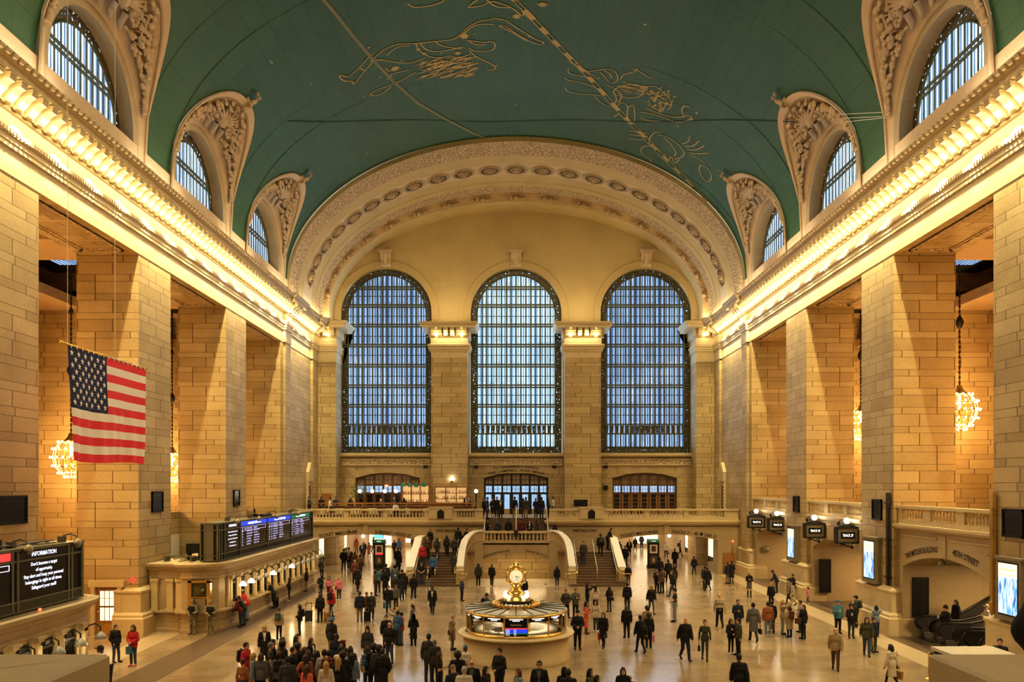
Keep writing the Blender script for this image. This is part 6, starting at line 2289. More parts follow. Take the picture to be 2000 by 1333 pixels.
class Field:
    def __init__(self, lo, hi, h):
        self.lo = np.array(lo, np.float32); self.h = h
        ax = [np.arange(a, b, h, dtype=np.float32) for a, b in zip(lo, hi)]
        self.X, self.Y, self.Z = np.meshgrid(*ax, indexing='ij', sparse=True)
        self.d = None

    def cap(self, a, b, ra, rb, fy=1.0):
        a = np.array(a, np.float32); b = np.array(b, np.float32); ba = b - a
        px, py, pz = self.X - a[0], self.Y - a[1], self.Z - a[2]
        t = np.clip((px * ba[0] + py * ba[1] + pz * ba[2]) / max(1e-9, float(ba @ ba)), 0, 1)
        return np.sqrt((px - t * ba[0]) ** 2 + ((py - t * ba[1]) / fy) ** 2 + (pz - t * ba[2]) ** 2) - (ra + (rb - ra) * t)

    def ell(self, c, r):
        px, py, pz = self.X - c[0], self.Y - c[1], self.Z - c[2]
        k0 = np.sqrt((px / r[0]) ** 2 + (py / r[1]) ** 2 + (pz / r[2]) ** 2)
        k1 = np.sqrt((px / r[0] ** 2) ** 2 + (py / r[1] ** 2) ** 2 + (pz / r[2] ** 2) ** 2)
        return k0 * (k0 - 1) / np.maximum(k1, 1e-6)

    def rbox(self, c, r, rd):
        q = [np.abs(g - c[i]) - (r[i] - rd) for i, g in enumerate((self.X, self.Y, self.Z))]
        return np.sqrt(np.maximum(q[0], 0) ** 2 + np.maximum(q[1], 0) ** 2 + np.maximum(q[2], 0) ** 2) + np.minimum(np.maximum(np.maximum(q[0], q[1]), q[2]), 0) - rd

    def add(self, d, k=.03):
        if self.d is None:
            self.d = d
        else:
            h = np.clip(.5 + .5 * (self.d - d) / k, 0, 1)
            self.d = self.d * (1 - h) + d * h - k * h * (1 - h)
        return self

    def cut(self, d):
        self.d = np.maximum(self.d, d); return self

    def mesh(self):
        """surface nets"""
        f = np.broadcast_to(self.d, (self.X.shape[0], self.Y.shape[1], self.Z.shape[2])).astype(np.float32)
        s = f < 0
        nx, ny, nz = f.shape
        c = [(i, j, k) for i in (0, 1) for j in (0, 1) for k in (0, 1)]
        sl = lambda o: (slice(o[0], nx - 1 + o[0]), slice(o[1], ny - 1 + o[1]), slice(o[2], nz - 1 + o[2]))
        cnt = sum(s[sl(o)].astype(np.int8) for o in c)
        m = (cnt > 0) & (cnt < 8)
        ii = np.argwhere(m)
        idx = -np.ones(m.shape, np.int64); idx[m] = np.arange(len(ii))
        acc = np.zeros((len(ii), 3)); num = np.zeros(len(ii))
        for a in c:
            for ax in range(3):
                if a[ax]:
                    continue
                b = list(a); b[ax] = 1
                fa = f[ii[:, 0] + a[0], ii[:, 1] + a[1], ii[:, 2] + a[2]]; fb = f[ii[:, 0] + b[0], ii[:, 1] + b[1], ii[:, 2] + b[2]]
                x = (fa < 0) != (fb < 0)
                t = np.where(x, fa / np.where(x, fa - fb, 1), 0)
                p = np.tile(np.array(a, float), (len(ii), 1)); p[:, ax] += t
                acc[x] += p[x]; num[x] += 1
        V = self.lo + (ii + acc / num[:, None]) * self.h
        Fs = []
        for ax in range(3):
            u, v = (ax + 1) % 3, (ax + 2) % 3
            a = [slice(1, -1)] * 3; a[ax] = slice(0, -1); b = list(a); b[ax] = slice(1, None)
            sa, sb = s[tuple(a)], s[tuple(b)]
            for flip in (False, True):
                e = np.argwhere((sa & ~sb) if not flip else (~sa & sb))
                if not len(e):
                    continue
                e = e + 1; e[:, ax] -= 1
                q = []
                for du, dv in ((1, 1), (0, 1), (0, 0), (1, 0)):
                    g = e.copy(); g[:, u] -= du; g[:, v] -= dv
                    q.append(idx[g[:, 0], g[:, 1], g[:, 2]])
                Fs.append(np.stack(q[::-1] if flip else q, 1))
        Fq = np.concatenate(Fs)
        return V, Fq[(Fq >= 0).all(1)]


def rotx(p, a, c):
    """lean a point forward about the hip axis"""
    y, z = p[1] - c[1], p[2] - c[2]
    return (p[0], c[1] + y * math.cos(a) - z * math.sin(a), c[2] + y * math.sin(a) + z * math.cos(a))


def make_pose(name):
    J = {}
    A = {'stand': ((.235, .02, 1.12), (.245, -.03, .87)), 'pocket': ((.265, .06, 1.13), (.185, -.07, .93)), 'phone': ((.23, -.02, 1.13), (.07, -.26, 1.20)), 'fold': ((.25, -.02, 1.13), (.07, -.19, 1.05)),
         'strap': ((.25, -.04, 1.13), (.13, -.17, 1.30)), 'up': ((.25, -.20, 1.42), (.16, -.40, 1.60)), 'out': ((.25, -.16, 1.16), (.18, -.40, 1.08)), 'hip': ((.36, .07, 1.16), (.21, .0, .99)),
         'fwd': ((.235, -.06, 1.12), (.235, -.17, .90)), 'back': ((.235, .10, 1.13), (.25, .14, .88))}
    arms = dict(stand='stand stand', pocket='pocket pocket', walk='fwd back', phone='phone phone', fold='fold fold', one='stand phone', up1='stand up', up2='up up', lean='out out', hip='hip stand', strap='stand strap',
                sit='fold phone', walkphone='phone fwd', climb='fwd back')[name].split()
    for sd, a in zip((1, -1), arms):
        e, w_ = A[a]
        J['sh', sd] = (sd * .175, .005, 1.405); J['el', sd] = (sd * e[0], *e[1:]); J['wr', sd] = (sd * w_[0], *w_[1:])
        J['hip', sd] = (sd * .088, .0, .92); J['kn', sd] = (sd * .098, -.012, .49); J['an', sd] = (sd * .105, .02, .075); J['toe', sd] = (sd * .125, -.15, .035)
    if name in ('walk', 'walkphone'):
        J['kn', 1] = (.09, -.15, .50); J['an', 1] = (.085, -.24, .085); J['toe', 1] = (.09, -.41, .05)
        J['kn', -1] = (-.09, .03, .48); J['an', -1] = (-.09, .29, .16); J['toe', -1] = (-.10, .15, .04)
    if name == 'climb':
        J['kn', 1] = (.09, -.27, .66); J['an', 1] = (.09, -.22, .25); J['toe', 1] = (.09, -.38, .2)
    if name == 'pocket':
        J['kn', 1] = (.12, -.06, .49); J['an', 1] = (.15, -.04, .075); J['toe', 1] = (.2, -.2, .035)
    if name == 'sit':
        for sd in (1, -1):
            J['kn', sd] = (sd * .11, -.42, .93); J['an', sd] = (sd * .11, -.40, .5); J['toe', sd] = (sd * .12, -.56, .46)
    J['neck'] = (0, .015, 1.44); J['head'] = (0, -.015, 1.635); J['chest'] = (0, .0, 1.28); J['belly'] = (0, 0, 1.08); J['pel'] = (0, .005, .95)
    ln = {'lean': R(24), 'walk': R(4), 'walkphone': R(4), 'climb': R(8), 'sit': R(5)}.get(name, 0)
    if ln:
        for k in list(J):
            kk = k[0] if isinstance(k, tuple) else k
            if kk in ('sh', 'el', 'wr', 'neck', 'head', 'chest', 'belly'):
                J[k] = rotx(J[k], ln, (0, 0, .93))
    J['lean'] = ln
    return J


POSES, PM = {}, {}


def pose(nm):
    if nm not in POSES:
        POSES[nm] = make_pose(nm)
    return POSES[nm]


def off(p, x, y, z):
    return (p[0] + x, p[1] + y, p[2] + z)


def lerp(a, b, t):
    return tuple(x + (y - x) * t for x, y in zip(a, b))


def torso(F_, J, g, fem):
    w_ = .92 if fem else 1.0
    c, b, p = J['chest'], J['belly'], J['pel']
    F_.add(F_.cap(off(c, -.075 * w_, 0, 0), off(c, .075 * w_, 0, 0), .108 * w_ + g, .108 * w_ + g), .03)
    F_.add(F_.cap(off(b, -.06 * w_, 0, 0), off(b, .06 * w_, 0, 0), .098 + g, .098 + g), .06)
    F_.add(F_.cap(off(p, -.07, 0, 0), off(p, .07, 0, 0), .108 + g, .108 + g), .06)
    F_.add(F_.cap(lerp(J['sh', 1], J['sh', -1], .12), lerp(J['sh', 1], J['sh', -1], .88), .058 + g, .058 + g), .05)
    F_.add(F_.cap(off(J['neck'], 0, .01, -.03), off(c, 0, .01, 0), .075 + g, .1 + g), .04)


def fin(V, Fq, mats, name, extra=None, mi=0):
    mb = MB(); mb.smooth = True
    mb.v = [tuple(map(float, v)) for v in V]
    mb.f = [tuple(map(int, q)) for q in Fq]; mb.mi = [0] * len(mb.f); mb.sm = [True] * len(mb.f)
    if extra:
        extra(mb)
    return mb.mesh(name, mats)


LO, HI = (-.52, -.68, -.03), (.52, .5, 1.98)


def body_mesh(nm, fem):
    J = pose(nm)
    F_ = Field(LO, HI, .0165)
    torso(F_, J, -.012, fem)
    for sd in (1, -1):
        F_.add(F_.cap(J['sh', sd], J['el', sd], .05, .038), .03); F_.add(F_.cap(J['el', sd], J['wr', sd], .038, .026), .015)
        w_ = Vector(J['wr', sd]); d_ = (w_ - Vector(J['el', sd])).normalized()
        F_.add(F_.cap(w_, w_ + d_ * .075, .03, .034, 1), .015)
        F_.add(F_.cap(J['hip', sd], J['kn', sd], .082, .052), .03); F_.add(F_.cap(J['kn', sd], J['an', sd], .053, .035), .02); F_.add(F_.cap(J['an', sd], J['toe', sd], .036, .03), .02)
    h = J['head']
    F_.add(F_.cap(J['neck'], off(h, 0, .015, -.06), .055, .052), .03)
    F_.add(F_.ell(off(h, 0, .01, .01), (.076, .096, .112)), .02); F_.add(F_.cap(off(h, -.02, -.045, -.075), off(h, .02, -.045, -.075), .045, .045), .03)
    F_.add(F_.cap(off(h, 0, -.088, .0), off(h, 0, -.108, -.032), .012, .017), .015)
    for sd in (1, -1):
        F_.add(F_.ell(off(h, sd * .077, .012, -.01), (.012, .02, .03)), .008)

    def extra(mb):
        for sd in (1, -1):
            w_ = Vector(J['wr', sd]); d_ = (w_ - Vector(J['el', sd])).normalized()
            s_ = d_.cross(Vector((0, 1, 0)) if abs(d_.y) < .8 else Vector((0, 0, 1))).normalized(); n_ = d_.cross(s_)
            for q, ln in zip((-.027, -.009, .009, .027), (.062, .075, .07, .052)):     # four fingers, lightly curled
                b0 = w_ + d_ * .085 + n_ * q
                mb.tube([b0, b0 + d_ * ln * .55 + s_ * .006 * sd, b0 + d_ * ln * .85 + s_ * .03 * sd], [.0105, .0095, .007], 5)
            b0 = w_ + d_ * .03 - n_ * .028
            mb.tube([b0, b0 + d_ * .03 - n_ * .03, b0 + d_ * .062 - n_ * .038], [.013, .011, .008], 5)
            mb.mat(1); mb.ball(off(h, sd * .031, -.084, .008), .0095, 6, 4, (1.3, .6, .8)); mb.box(h[0] + sd * .031 - .016, h[0] + sd * .031 + .016, h[1] - .098, h[1] - .084, h[2] + .026, h[2] + .032); mb.mat(0)
        mb.mat(2); mb.ball(off(h, 0, -.090, -.066), .012, 6, 4, (1.7, .5, .5)); mb.mat(0)
    return fin(*F_.mesh(), ['skin', 'face_dark', 'lip'], 'body', extra)


def top_mesh(nm, kind, fem):
    J = pose(nm)
    F_ = Field(LO, HI, .019)
    g = {'tee': .006, 'shirt': .008, 'dress': .004}.get(kind, .024)
    torso(F_, J, g, fem)
    hem = dict(tee=.86, shirt=.86, jacket=.80, coat=.48, dress=.34)[kind]
    if kind in ('coat', 'dress'):
        r = .16 if kind == 'coat' else .13
        F_.add(F_.cap((-.04, .01, 1.0), (-.05, .02, hem - .1), r * .85, r * 1.05), .06); F_.add(F_.cap((.04, .01, 1.0), (.05, .02, hem - .1), r * .85, r * 1.05), .06)
    elif kind == 'jacket':
        F_.add(F_.cap((-.06, .0, 1.0), (-.065, 0, .8), .125, .13), .06); F_.add(F_.cap((.06, .0, 1.0), (.065, 0, .8), .125, .13), .06)
    a = g + (.008 if g > .01 else .0)
    F_.cut(hem - F_.Z)
    for sd in (1, -1):
        if kind == 'tee':
            F_.add(F_.cap(J['sh', sd], lerp(J['sh', sd], J['el', sd], .6), .06, .056), .03)
        else:
            F_.add(F_.cap(J['sh', sd], J['el', sd], .05 + a, .042 + a), .03); F_.add(F_.cap(J['el', sd], lerp(J['el', sd], J['wr', sd], .93), .042 + a, .032 + a), .015)
    if kind in ('jacket', 'coat'):
        nk = J['neck']
        F_.add(F_.cap(off(nk, 0, .012, .0), off(nk, 0, .012, .035), .077, .07), .02)
        F_.add(F_.cap(off(nk, -.06, .07, -.01), off(nk, .06, .07, -.01), .035, .035), .03)
    return fin(*F_.mesh(), ['cloth'], 'top')


def bottom_mesh(nm, kind, fem):
    J = pose(nm)
    F_ = Field((-.4, -.66, -.03), (.4, .5, 1.1), .018)
    p = J['pel']
    F_.add(F_.cap(off(p, -.07, 0, 0), off(p, .07, 0, 0), .115, .115), .05); F_.add(F_.cap(off(p, -.06, 0, .08), off(p, .06, 0, .08), .1, .1), .05)
    if kind == 'skirt':
        F_.add(F_.cap((-.05, 0, .92), (-.07, 0, .62), .12, .135), .05); F_.add(F_.cap((.05, 0, .92), (.07, 0, .62), .12, .135), .05)
        F_.cut(.58 - F_.Z)
    else:
        for sd in (1, -1):
            k = 1 if kind != 'slim' else .82
            F_.add(F_.cap(J['hip', sd], J['kn', sd], .098 * (k + .06), .07 * k), .03)
            if kind == 'shorts':
                continue
            F_.add(F_.cap(J['kn', sd], lerp(J['kn', sd], J['an', sd], .93), .07 * k, .056 * k), .02)
        if kind == 'shorts':
            F_.cut(.56 - F_.Z)
    F_.cut(F_.Z - 1.05)
    return fin(*F_.mesh(), ['cloth'], 'bottom')


def shoe_mesh(nm, boots):
    J = pose(nm)
    F_ = Field((-.3, -.66, -.03), (.3, .48, .62), .016)
    for sd in (1, -1):
        F_.add(F_.cap(off(J['an', sd], 0, .015, -.02), J['toe', sd], .048, .042), .02)
        if boots:
            F_.add(F_.cap(J['an', sd], lerp(J['an', sd], J['kn', sd], .8), .05, .062), .02)
        else:
            F_.add(F_.cap(J['an', sd], off(J['an', sd], 0, 0, .02), .045, .045), .02)
    F_.cut(-F_.Z)
    return fin(*F_.mesh(), ['cloth'], 'shoes')


def front_mesh(nm):
    """shirt front seen in an open jacket"""
    J = pose(nm)
    F_ = Field(LO, HI, .019)
    torso(F_, J, .031, False)
    F_.cut(np.abs(F_.X) - .02 - (F_.Z - 1.0) * .12); F_.cut(F_.Y - J['chest'][1] + .03); F_.cut(1.0 - F_.Z); F_.cut(F_.Z - 1.46 + abs(J['lean']) * .3)
    return fin(*F_.mesh(), ['cloth'], 'shirt_front')


def hair_mesh(kind):
    F_ = Field((-.24, -.26, -.48), (.24, .3, .26), .0125)
    face = lambda yy, zz: np.maximum(F_.Y - yy, F_.Z - zz)
    X, Y, Z = F_.X, F_.Y, F_.Z
    if kind in ('short', 'buzz', 'fringe'):
        r = .012 if kind == 'short' else .004
        F_.add(F_.ell((0, .014, .016), (.078 + r, .1 + r, .114 + r)))
        F_.cut(-face(-.04, .062 if kind != 'fringe' else .09)); F_.cut(-np.maximum(Y - .03, Z + .01)); F_.cut(-.075 - Z)
        if kind == 'fringe':
            F_.cut(Z - .05)
    elif kind in ('long', 'bob', 'pony'):
        F_.add(F_.ell((0, .016, .014), (.092, .112, .126)))
        if kind == 'pony':
            F_.cut(-face(-.035, .06)); F_.cut(-np.maximum(Y - .02, Z + .02)); F_.cut(-.08 - Z)
            F_.add(F_.cap((0, .12, .04), (0, .17, -.2), .04, .03), .03)
        else:
            zb = -.34 if kind == 'long' else -.12
            F_.add(F_.cap((-.035, .06, .0), (-.045, .1, zb), .075, .055), .03); F_.add(F_.cap((.035, .06, .0), (.045, .1, zb), .075, .055), .03)
            F_.add(F_.cap((-.072, .0, .02), (-.098, -.03, zb * .8), .032, .03), .02); F_.add(F_.cap((.072, .0, .02), (.098, -.03, zb * .8), .032, .03), .02)
            F_.cut(-np.maximum(np.maximum(Y + .035, Z - .062), np.abs(X) - .06))
    elif kind == 'curly':
        F_.add(F_.ell((0, .03, .03), (.125, .135, .14)) + .008 * np.sin(X * 90) * np.sin(Y * 90) * np.sin(Z * 90)); F_.cut(-np.maximum(face(-.045, .055), np.abs(X) - .075)); F_.cut(-.12 - Z)
    elif kind == 'beanie':
        F_.add(F_.ell((0, .012, .03), (.098, .118, .13))); F_.add(F_.cap((0, .02, .13), (0, .03, .15), .03, .02), .03); F_.cut(.018 - Z + (Y < 0) * .012)
    elif kind == 'cap':
        F_.add(F_.ell((0, .012, .028), (.094, .114, .118))); F_.cut(.03 - Z); F_.add(F_.ell((0, -.115, .04), (.075, .085, .014)), .01)
    elif kind == 'bucket':
        F_.add(F_.ell((0, .012, .04), (.1, .115, .115))); F_.cut(.02 - Z); F_.add(F_.ell((0, .01, .03), (.165, .175, .022)), .03)
    elif kind == 'beret':
        F_.add(F_.ell((.01, .02, .085), (.13, .14, .06))); F_.add(F_.ell((0, .01, .05), (.095, .115, .03)), .02)
    elif kind == 'hood':
        F_.add(F_.ell((0, .03, .0), (.115, .135, .155))); F_.add(F_.cap((0, .06, -.1), (0, .05, -.2), .11, .13), .05); F_.cut(-np.maximum(np.maximum(Y + .03, Z - .085), np.abs(X) - .075))
    return fin(*F_.mesh(), ['hair' if kind in ('short', 'buzz', 'fringe', 'long', 'bob', 'pony', 'curly') else 'cloth'], kind)


def get(key, fn, *a):
    if key not in PM:
        PM[key] = fn(*a)
    return PM[key]


def bag_mesh(kind):
    mb = MB()
    if kind == 'pack':
        F_ = Field((-.25, -.05, -.35), (.25, .3, .3), .018)
        F_.add(F_.rbox((0, .09, -.02), (.15, .085, .22), .06)); F_.add(F_.rbox((0, .16, -.1), (.11, .05, .1), .04), .02)

        def ex(m):
            for s in (-1, 1):
                m.tube([(s * .09, .03, .14), (s * .1, -.09, .19), (s * .115, -.16, .1), (s * .125, -.15, -.05), (s * .13, -.02, -.17)], .022, 6)
            m.tube([(-.03, .08, .2), (0, .08, .25), (.03, .08, .2)], .012, 5)
        return fin(*F_.mesh(), ['cloth'], 'backpack', ex)
    if kind == 'hand':
        mb.prism([(-.15, -.44), (.15, -.44), (.12, -.22), (-.12, -.22)], 'x', -.05, .05)
        mb.tube([(0, -.07, -.23), (0, -.05, -.05), (0, 0, 0), (0, .05, -.05), (0, .07, -.23)], .011, 5)
    elif kind == 'side':
        mb.prism([(-.13, -.14), (.13, -.14), (.14, .04), (.1, .08), (-.1, .08), (-.14, .04)], 'x', -.045, .045)
        mb.tube([(0, -.1, .06), (-.04, -.02, .42), (-.1, 0, .52), (-.04, .06, .42), (0, .1, .06)], .011, 5)
    elif kind in ('tote', 'paper', 'plastic'):
        h = .36 if kind == 'tote' else .32
        mb.prism([(-.17, -.1 - h), (.17, -.1 - h), (.19, -.14), (-.19, -.14)], 'x', -.06, .06)
        mb.tube([(0, -.09, -.15), (0, -.04, 0), (0, .04, 0), (0, .09, -.15)], .009, 5)
    elif kind == 'case':
        mb.box(-.19, .19, -.11, .11, .06, .62)
        for x in (-.15, .15):
            for y in (-.08, .08):
                mb.ball((x, y, .03), .03, 6, 5)
            mb.box(x - .015, x + .015, .07, .09, .62, 1.0)
        mb.box(-.17, .17, .065, .095, .98, 1.02)
        for x in (-.1, 0, .1):
            mb.box(x - .012, x + .012, -.12, .12, .1, .58)
    elif kind == 'brolly':
        mb.tube([(0, 0, .05), (0, -.03, -.05), (0, -.05, -.42), (0, -.06, -.78)], [.012, .025, .03, .006], 6)
    elif kind == 'cup':
        mb.lathe([(.0, -.05), (.03, -.05), (.04, .07), (.043, .08), (0, .085)], (0, -.06, .03), 10)
    elif kind == 'phone':
        mb.box(-.036, .036, -.065, -.055, -.03, .12)
    elif kind == 'rifle':
        mb.tube([(-.16, 0, .16), (.0, 0, .0), (.3, -.02, -.3)], [.035, .03, .014], 6); mb.box(-.04, .02, -.03, .03, -.16, -.02)
    return mb.mesh(kind, ['cloth'])


BAGW = dict(pack=('backpack', 'backpack worn by'), hand=('handbag', 'handbag held by'), side=('shoulder_bag', 'shoulder bag worn by'), tote=('tote_bag', 'tote bag held by'), paper=('paper_bag', 'paper bag held by'), plastic=('plastic_bag', 'plastic bag held by'),
            case=('suitcase', 'suitcase beside'), brolly=('umbrella', 'umbrella held by'), cup=('coffee_cup', 'cup held by'), phone=('phone', 'phone held by'), rifle=('rifle', 'rifle held by'))
CW = dict(bk='black', nv='navy', gy='grey', dg='dark grey', lg='pale grey', be='beige', cr='cream', wt='white', rd='red', ob='olive', br='brown', kh='khaki', jn='blue', lj='pale blue', pk='pink', bl='blue', te='turquoise', co='coral', ma='maroon', tn='tan', ru='rust', gr='green', yl='yellow', cb='bright blue',
          leopard='leopard print', patched='patterned', camo='patterned')


def colour(o, c):
    if c in M:
        for s in o.material_slots:
            s.link = 'OBJECT'; s.material = M[c]
    else:
        o.color = (*COLS[c], 1)


def person(x, yt, gz, d, H, head, ps, sex, skin, hair, hairc, items, label):
    fem = sex == 'F'
    k = H / 1.765
    r = empty('person', ((x - PX0) * d / F, d, gz), R(head))
    kx = k * (.93 if fem else 1.0)
    r.scale = (kx, kx, k)
    tag(r, label, 'person')
    J = pose(ps)
    b = obj('body', get(('b', ps, fem), body_mesh, ps, fem), r); b.color = (*SKIN[skin], 1)
    h = J['head']
    bot_kind = None; boots = False
    for kind, c in items:
        if kind in ('tee', 'shirt', 'jacket', 'coat', 'dress'):
            o = obj('top' if kind in ('tee', 'shirt') else kind, get(('t', ps, kind, fem), top_mesh, ps, kind, fem), r); colour(o, c)
        elif kind in ('trousers', 'slim', 'shorts', 'skirt'):
            o = obj('trousers' if kind == 'slim' else kind, get(('o', ps, kind, fem), bottom_mesh, ps, kind, fem), r); colour(o, c)
        elif kind in ('shoes', 'boots'):
            o = obj(kind, get(('s', ps, kind == 'boots'), shoe_mesh, ps, kind == 'boots'), r); colour(o, c)
        elif kind == 'front':
            o = obj('shirt_front', get(('f', ps), front_mesh, ps), r); colour(o, c)
        elif kind in ('beanie', 'cap', 'bucket', 'beret', 'hood'):
            o = obj('hat' if kind != 'hood' else 'hood', get(('h', kind), hair_mesh, kind), r, h); colour(o, c)
        elif kind == 'mask':
            mb = PM.get('mask')
            if mb is None:
                mb = PM['mask'] = MB().ball((0, -.062, -.058), .052, 10, 6, (1.05, .95, .8)).mesh('mask', ['cloth'])
            o = obj('face_mask', mb, r, h); colour(o, c)
        elif kind == 'vest':
            o = obj('vest', get(('v', ps), vest_mesh, ps), r); colour(o, c)
        elif kind == 'glasses':
            mb = PM.get('gl')
            if mb is None:
                mb = PM['gl'] = MB().box(-.06, -.008, -.105, -.098, -.006, .024).box(.008, .06, -.105, -.098, -.006, .024).box(-.075, .075, -.1, -.096, .012, .018).mesh('glasses', ['black_plastic'])
            obj('glasses', mb, r, h)
    if hair != 'bald':
        o = obj('hair', get(('h', hair), hair_mesh, hair), r, h); o.color = (*HAIRC[hairc], 1)
    mw = Matrix.Translation(r.location) @ Matrix.Rotation(R(head), 4, 'Z') @ Matrix.Diagonal((kx, kx, k, 1))
    for kind, c in items:
        if kind not in BAGW:
            continue
        side = -1
        w_ = Vector(J['wr', side]); el = Vector(J['el', side]); hnd = w_ + (w_ - el).normalized() * .07
        if kind == 'pack':
            loc = Vector(J['chest']) + Vector((0, .12 if J['lean'] < .2 else .1, .02))
        elif kind == 'side':
            loc = Vector((-.24, .03, .92))
        elif kind == 'case':
            loc = Vector((-.42, .12, 0))
        elif kind == 'rifle':
            loc = Vector((.05, -.25, 1.17))
        else:
            loc = hnd
        nm, verb = BAGW[kind]
        o = obj(nm, get(('bag', kind), bag_mesh, kind), None)
        o.matrix_world = mw @ Matrix.Translation(loc) @ (Matrix.Rotation(J['lean'], 4, 'X') if kind == 'pack' else Matrix())
        colour(o, c)
        lab = '%s %s the %s' % (CW.get(c, c), verb, label)
        tag(o, ' '.join(lab.split()[:16]), BAGW[kind][0].replace('_', ' '))
    return r


def vest_mesh(nm):
    J = pose(nm)
    F_ = Field(LO, HI, .019)
    torso(F_, J, .04, False)
    F_.cut(1.0 - F_.Z); F_.cut(F_.Z - 1.42); F_.cut(np.abs(F_.X) - .19)
    return fin(*F_.mesh(), ['cloth'], 'vest')


def parse(tbl):
    for ln in tbl.strip().splitlines():
        ln = ln.strip()
        if not ln or ln[0] == '#':
            continue
        a, label = ln.split('|')
        t = a.split()
        x, yt, z, head, ps = float(t[0]), float(t[1]), t[2], float(t[3]), t[4]
        sex, skin, (hair, hairc) = t[5][0], t[5][1], (t[6].split('.') + ['k'])[:2]
        items = [tuple(q.split(':')) for q in t[7:]]
        Hd = 1.76 if sex == 'M' else (1.64 if sex == 'F' else 1.2)
        gz = 0
        if z[0] in 'bl' or z[0] == '@':
            gz = {'b': BZ, 'l': 2.85, '@': 0}[z[0]]
            if z[0] == '@':
                g_, d = z[1:].split(','); gz, d = float(g_), float(d)
            else:
                d = float(z[1:])
            H = Hd
        elif z == 's':                       # on the side flights: find the step that carries this head height
            best = None
            for i in range(13):
                dd = 58.7 + .33 * i; g = .165 * (i + 1)
                e = abs(PY0 + (CZ - g - Hd) * F / dd - yt)
                if best is None or e < best[0]:
                    best = (e, dd, g)
            _, d, gz = best; H = Hd
        elif z == 't':                       # landing at the head of the side flights
            gz, d, H = 2.15, 64.6, Hd
        elif float(z) > 0:
            yf = float(z); d = CZ * F / (yf - PY0)
            H = max(Hd * .9, min(Hd * 1.08, CZ - (yt - PY0) * d / F))
        else:
            H = Hd; d = (CZ - H) * F / (yt - PY0)
        if not any(i[0] in ('shoes', 'boots') for i in items):
            items.append(('shoes', 'bk'))
        person(x, yt, gz, d, H, head, ps, 'F' if sex == 'C' else sex, skin, hair, hairc, items, label.strip())
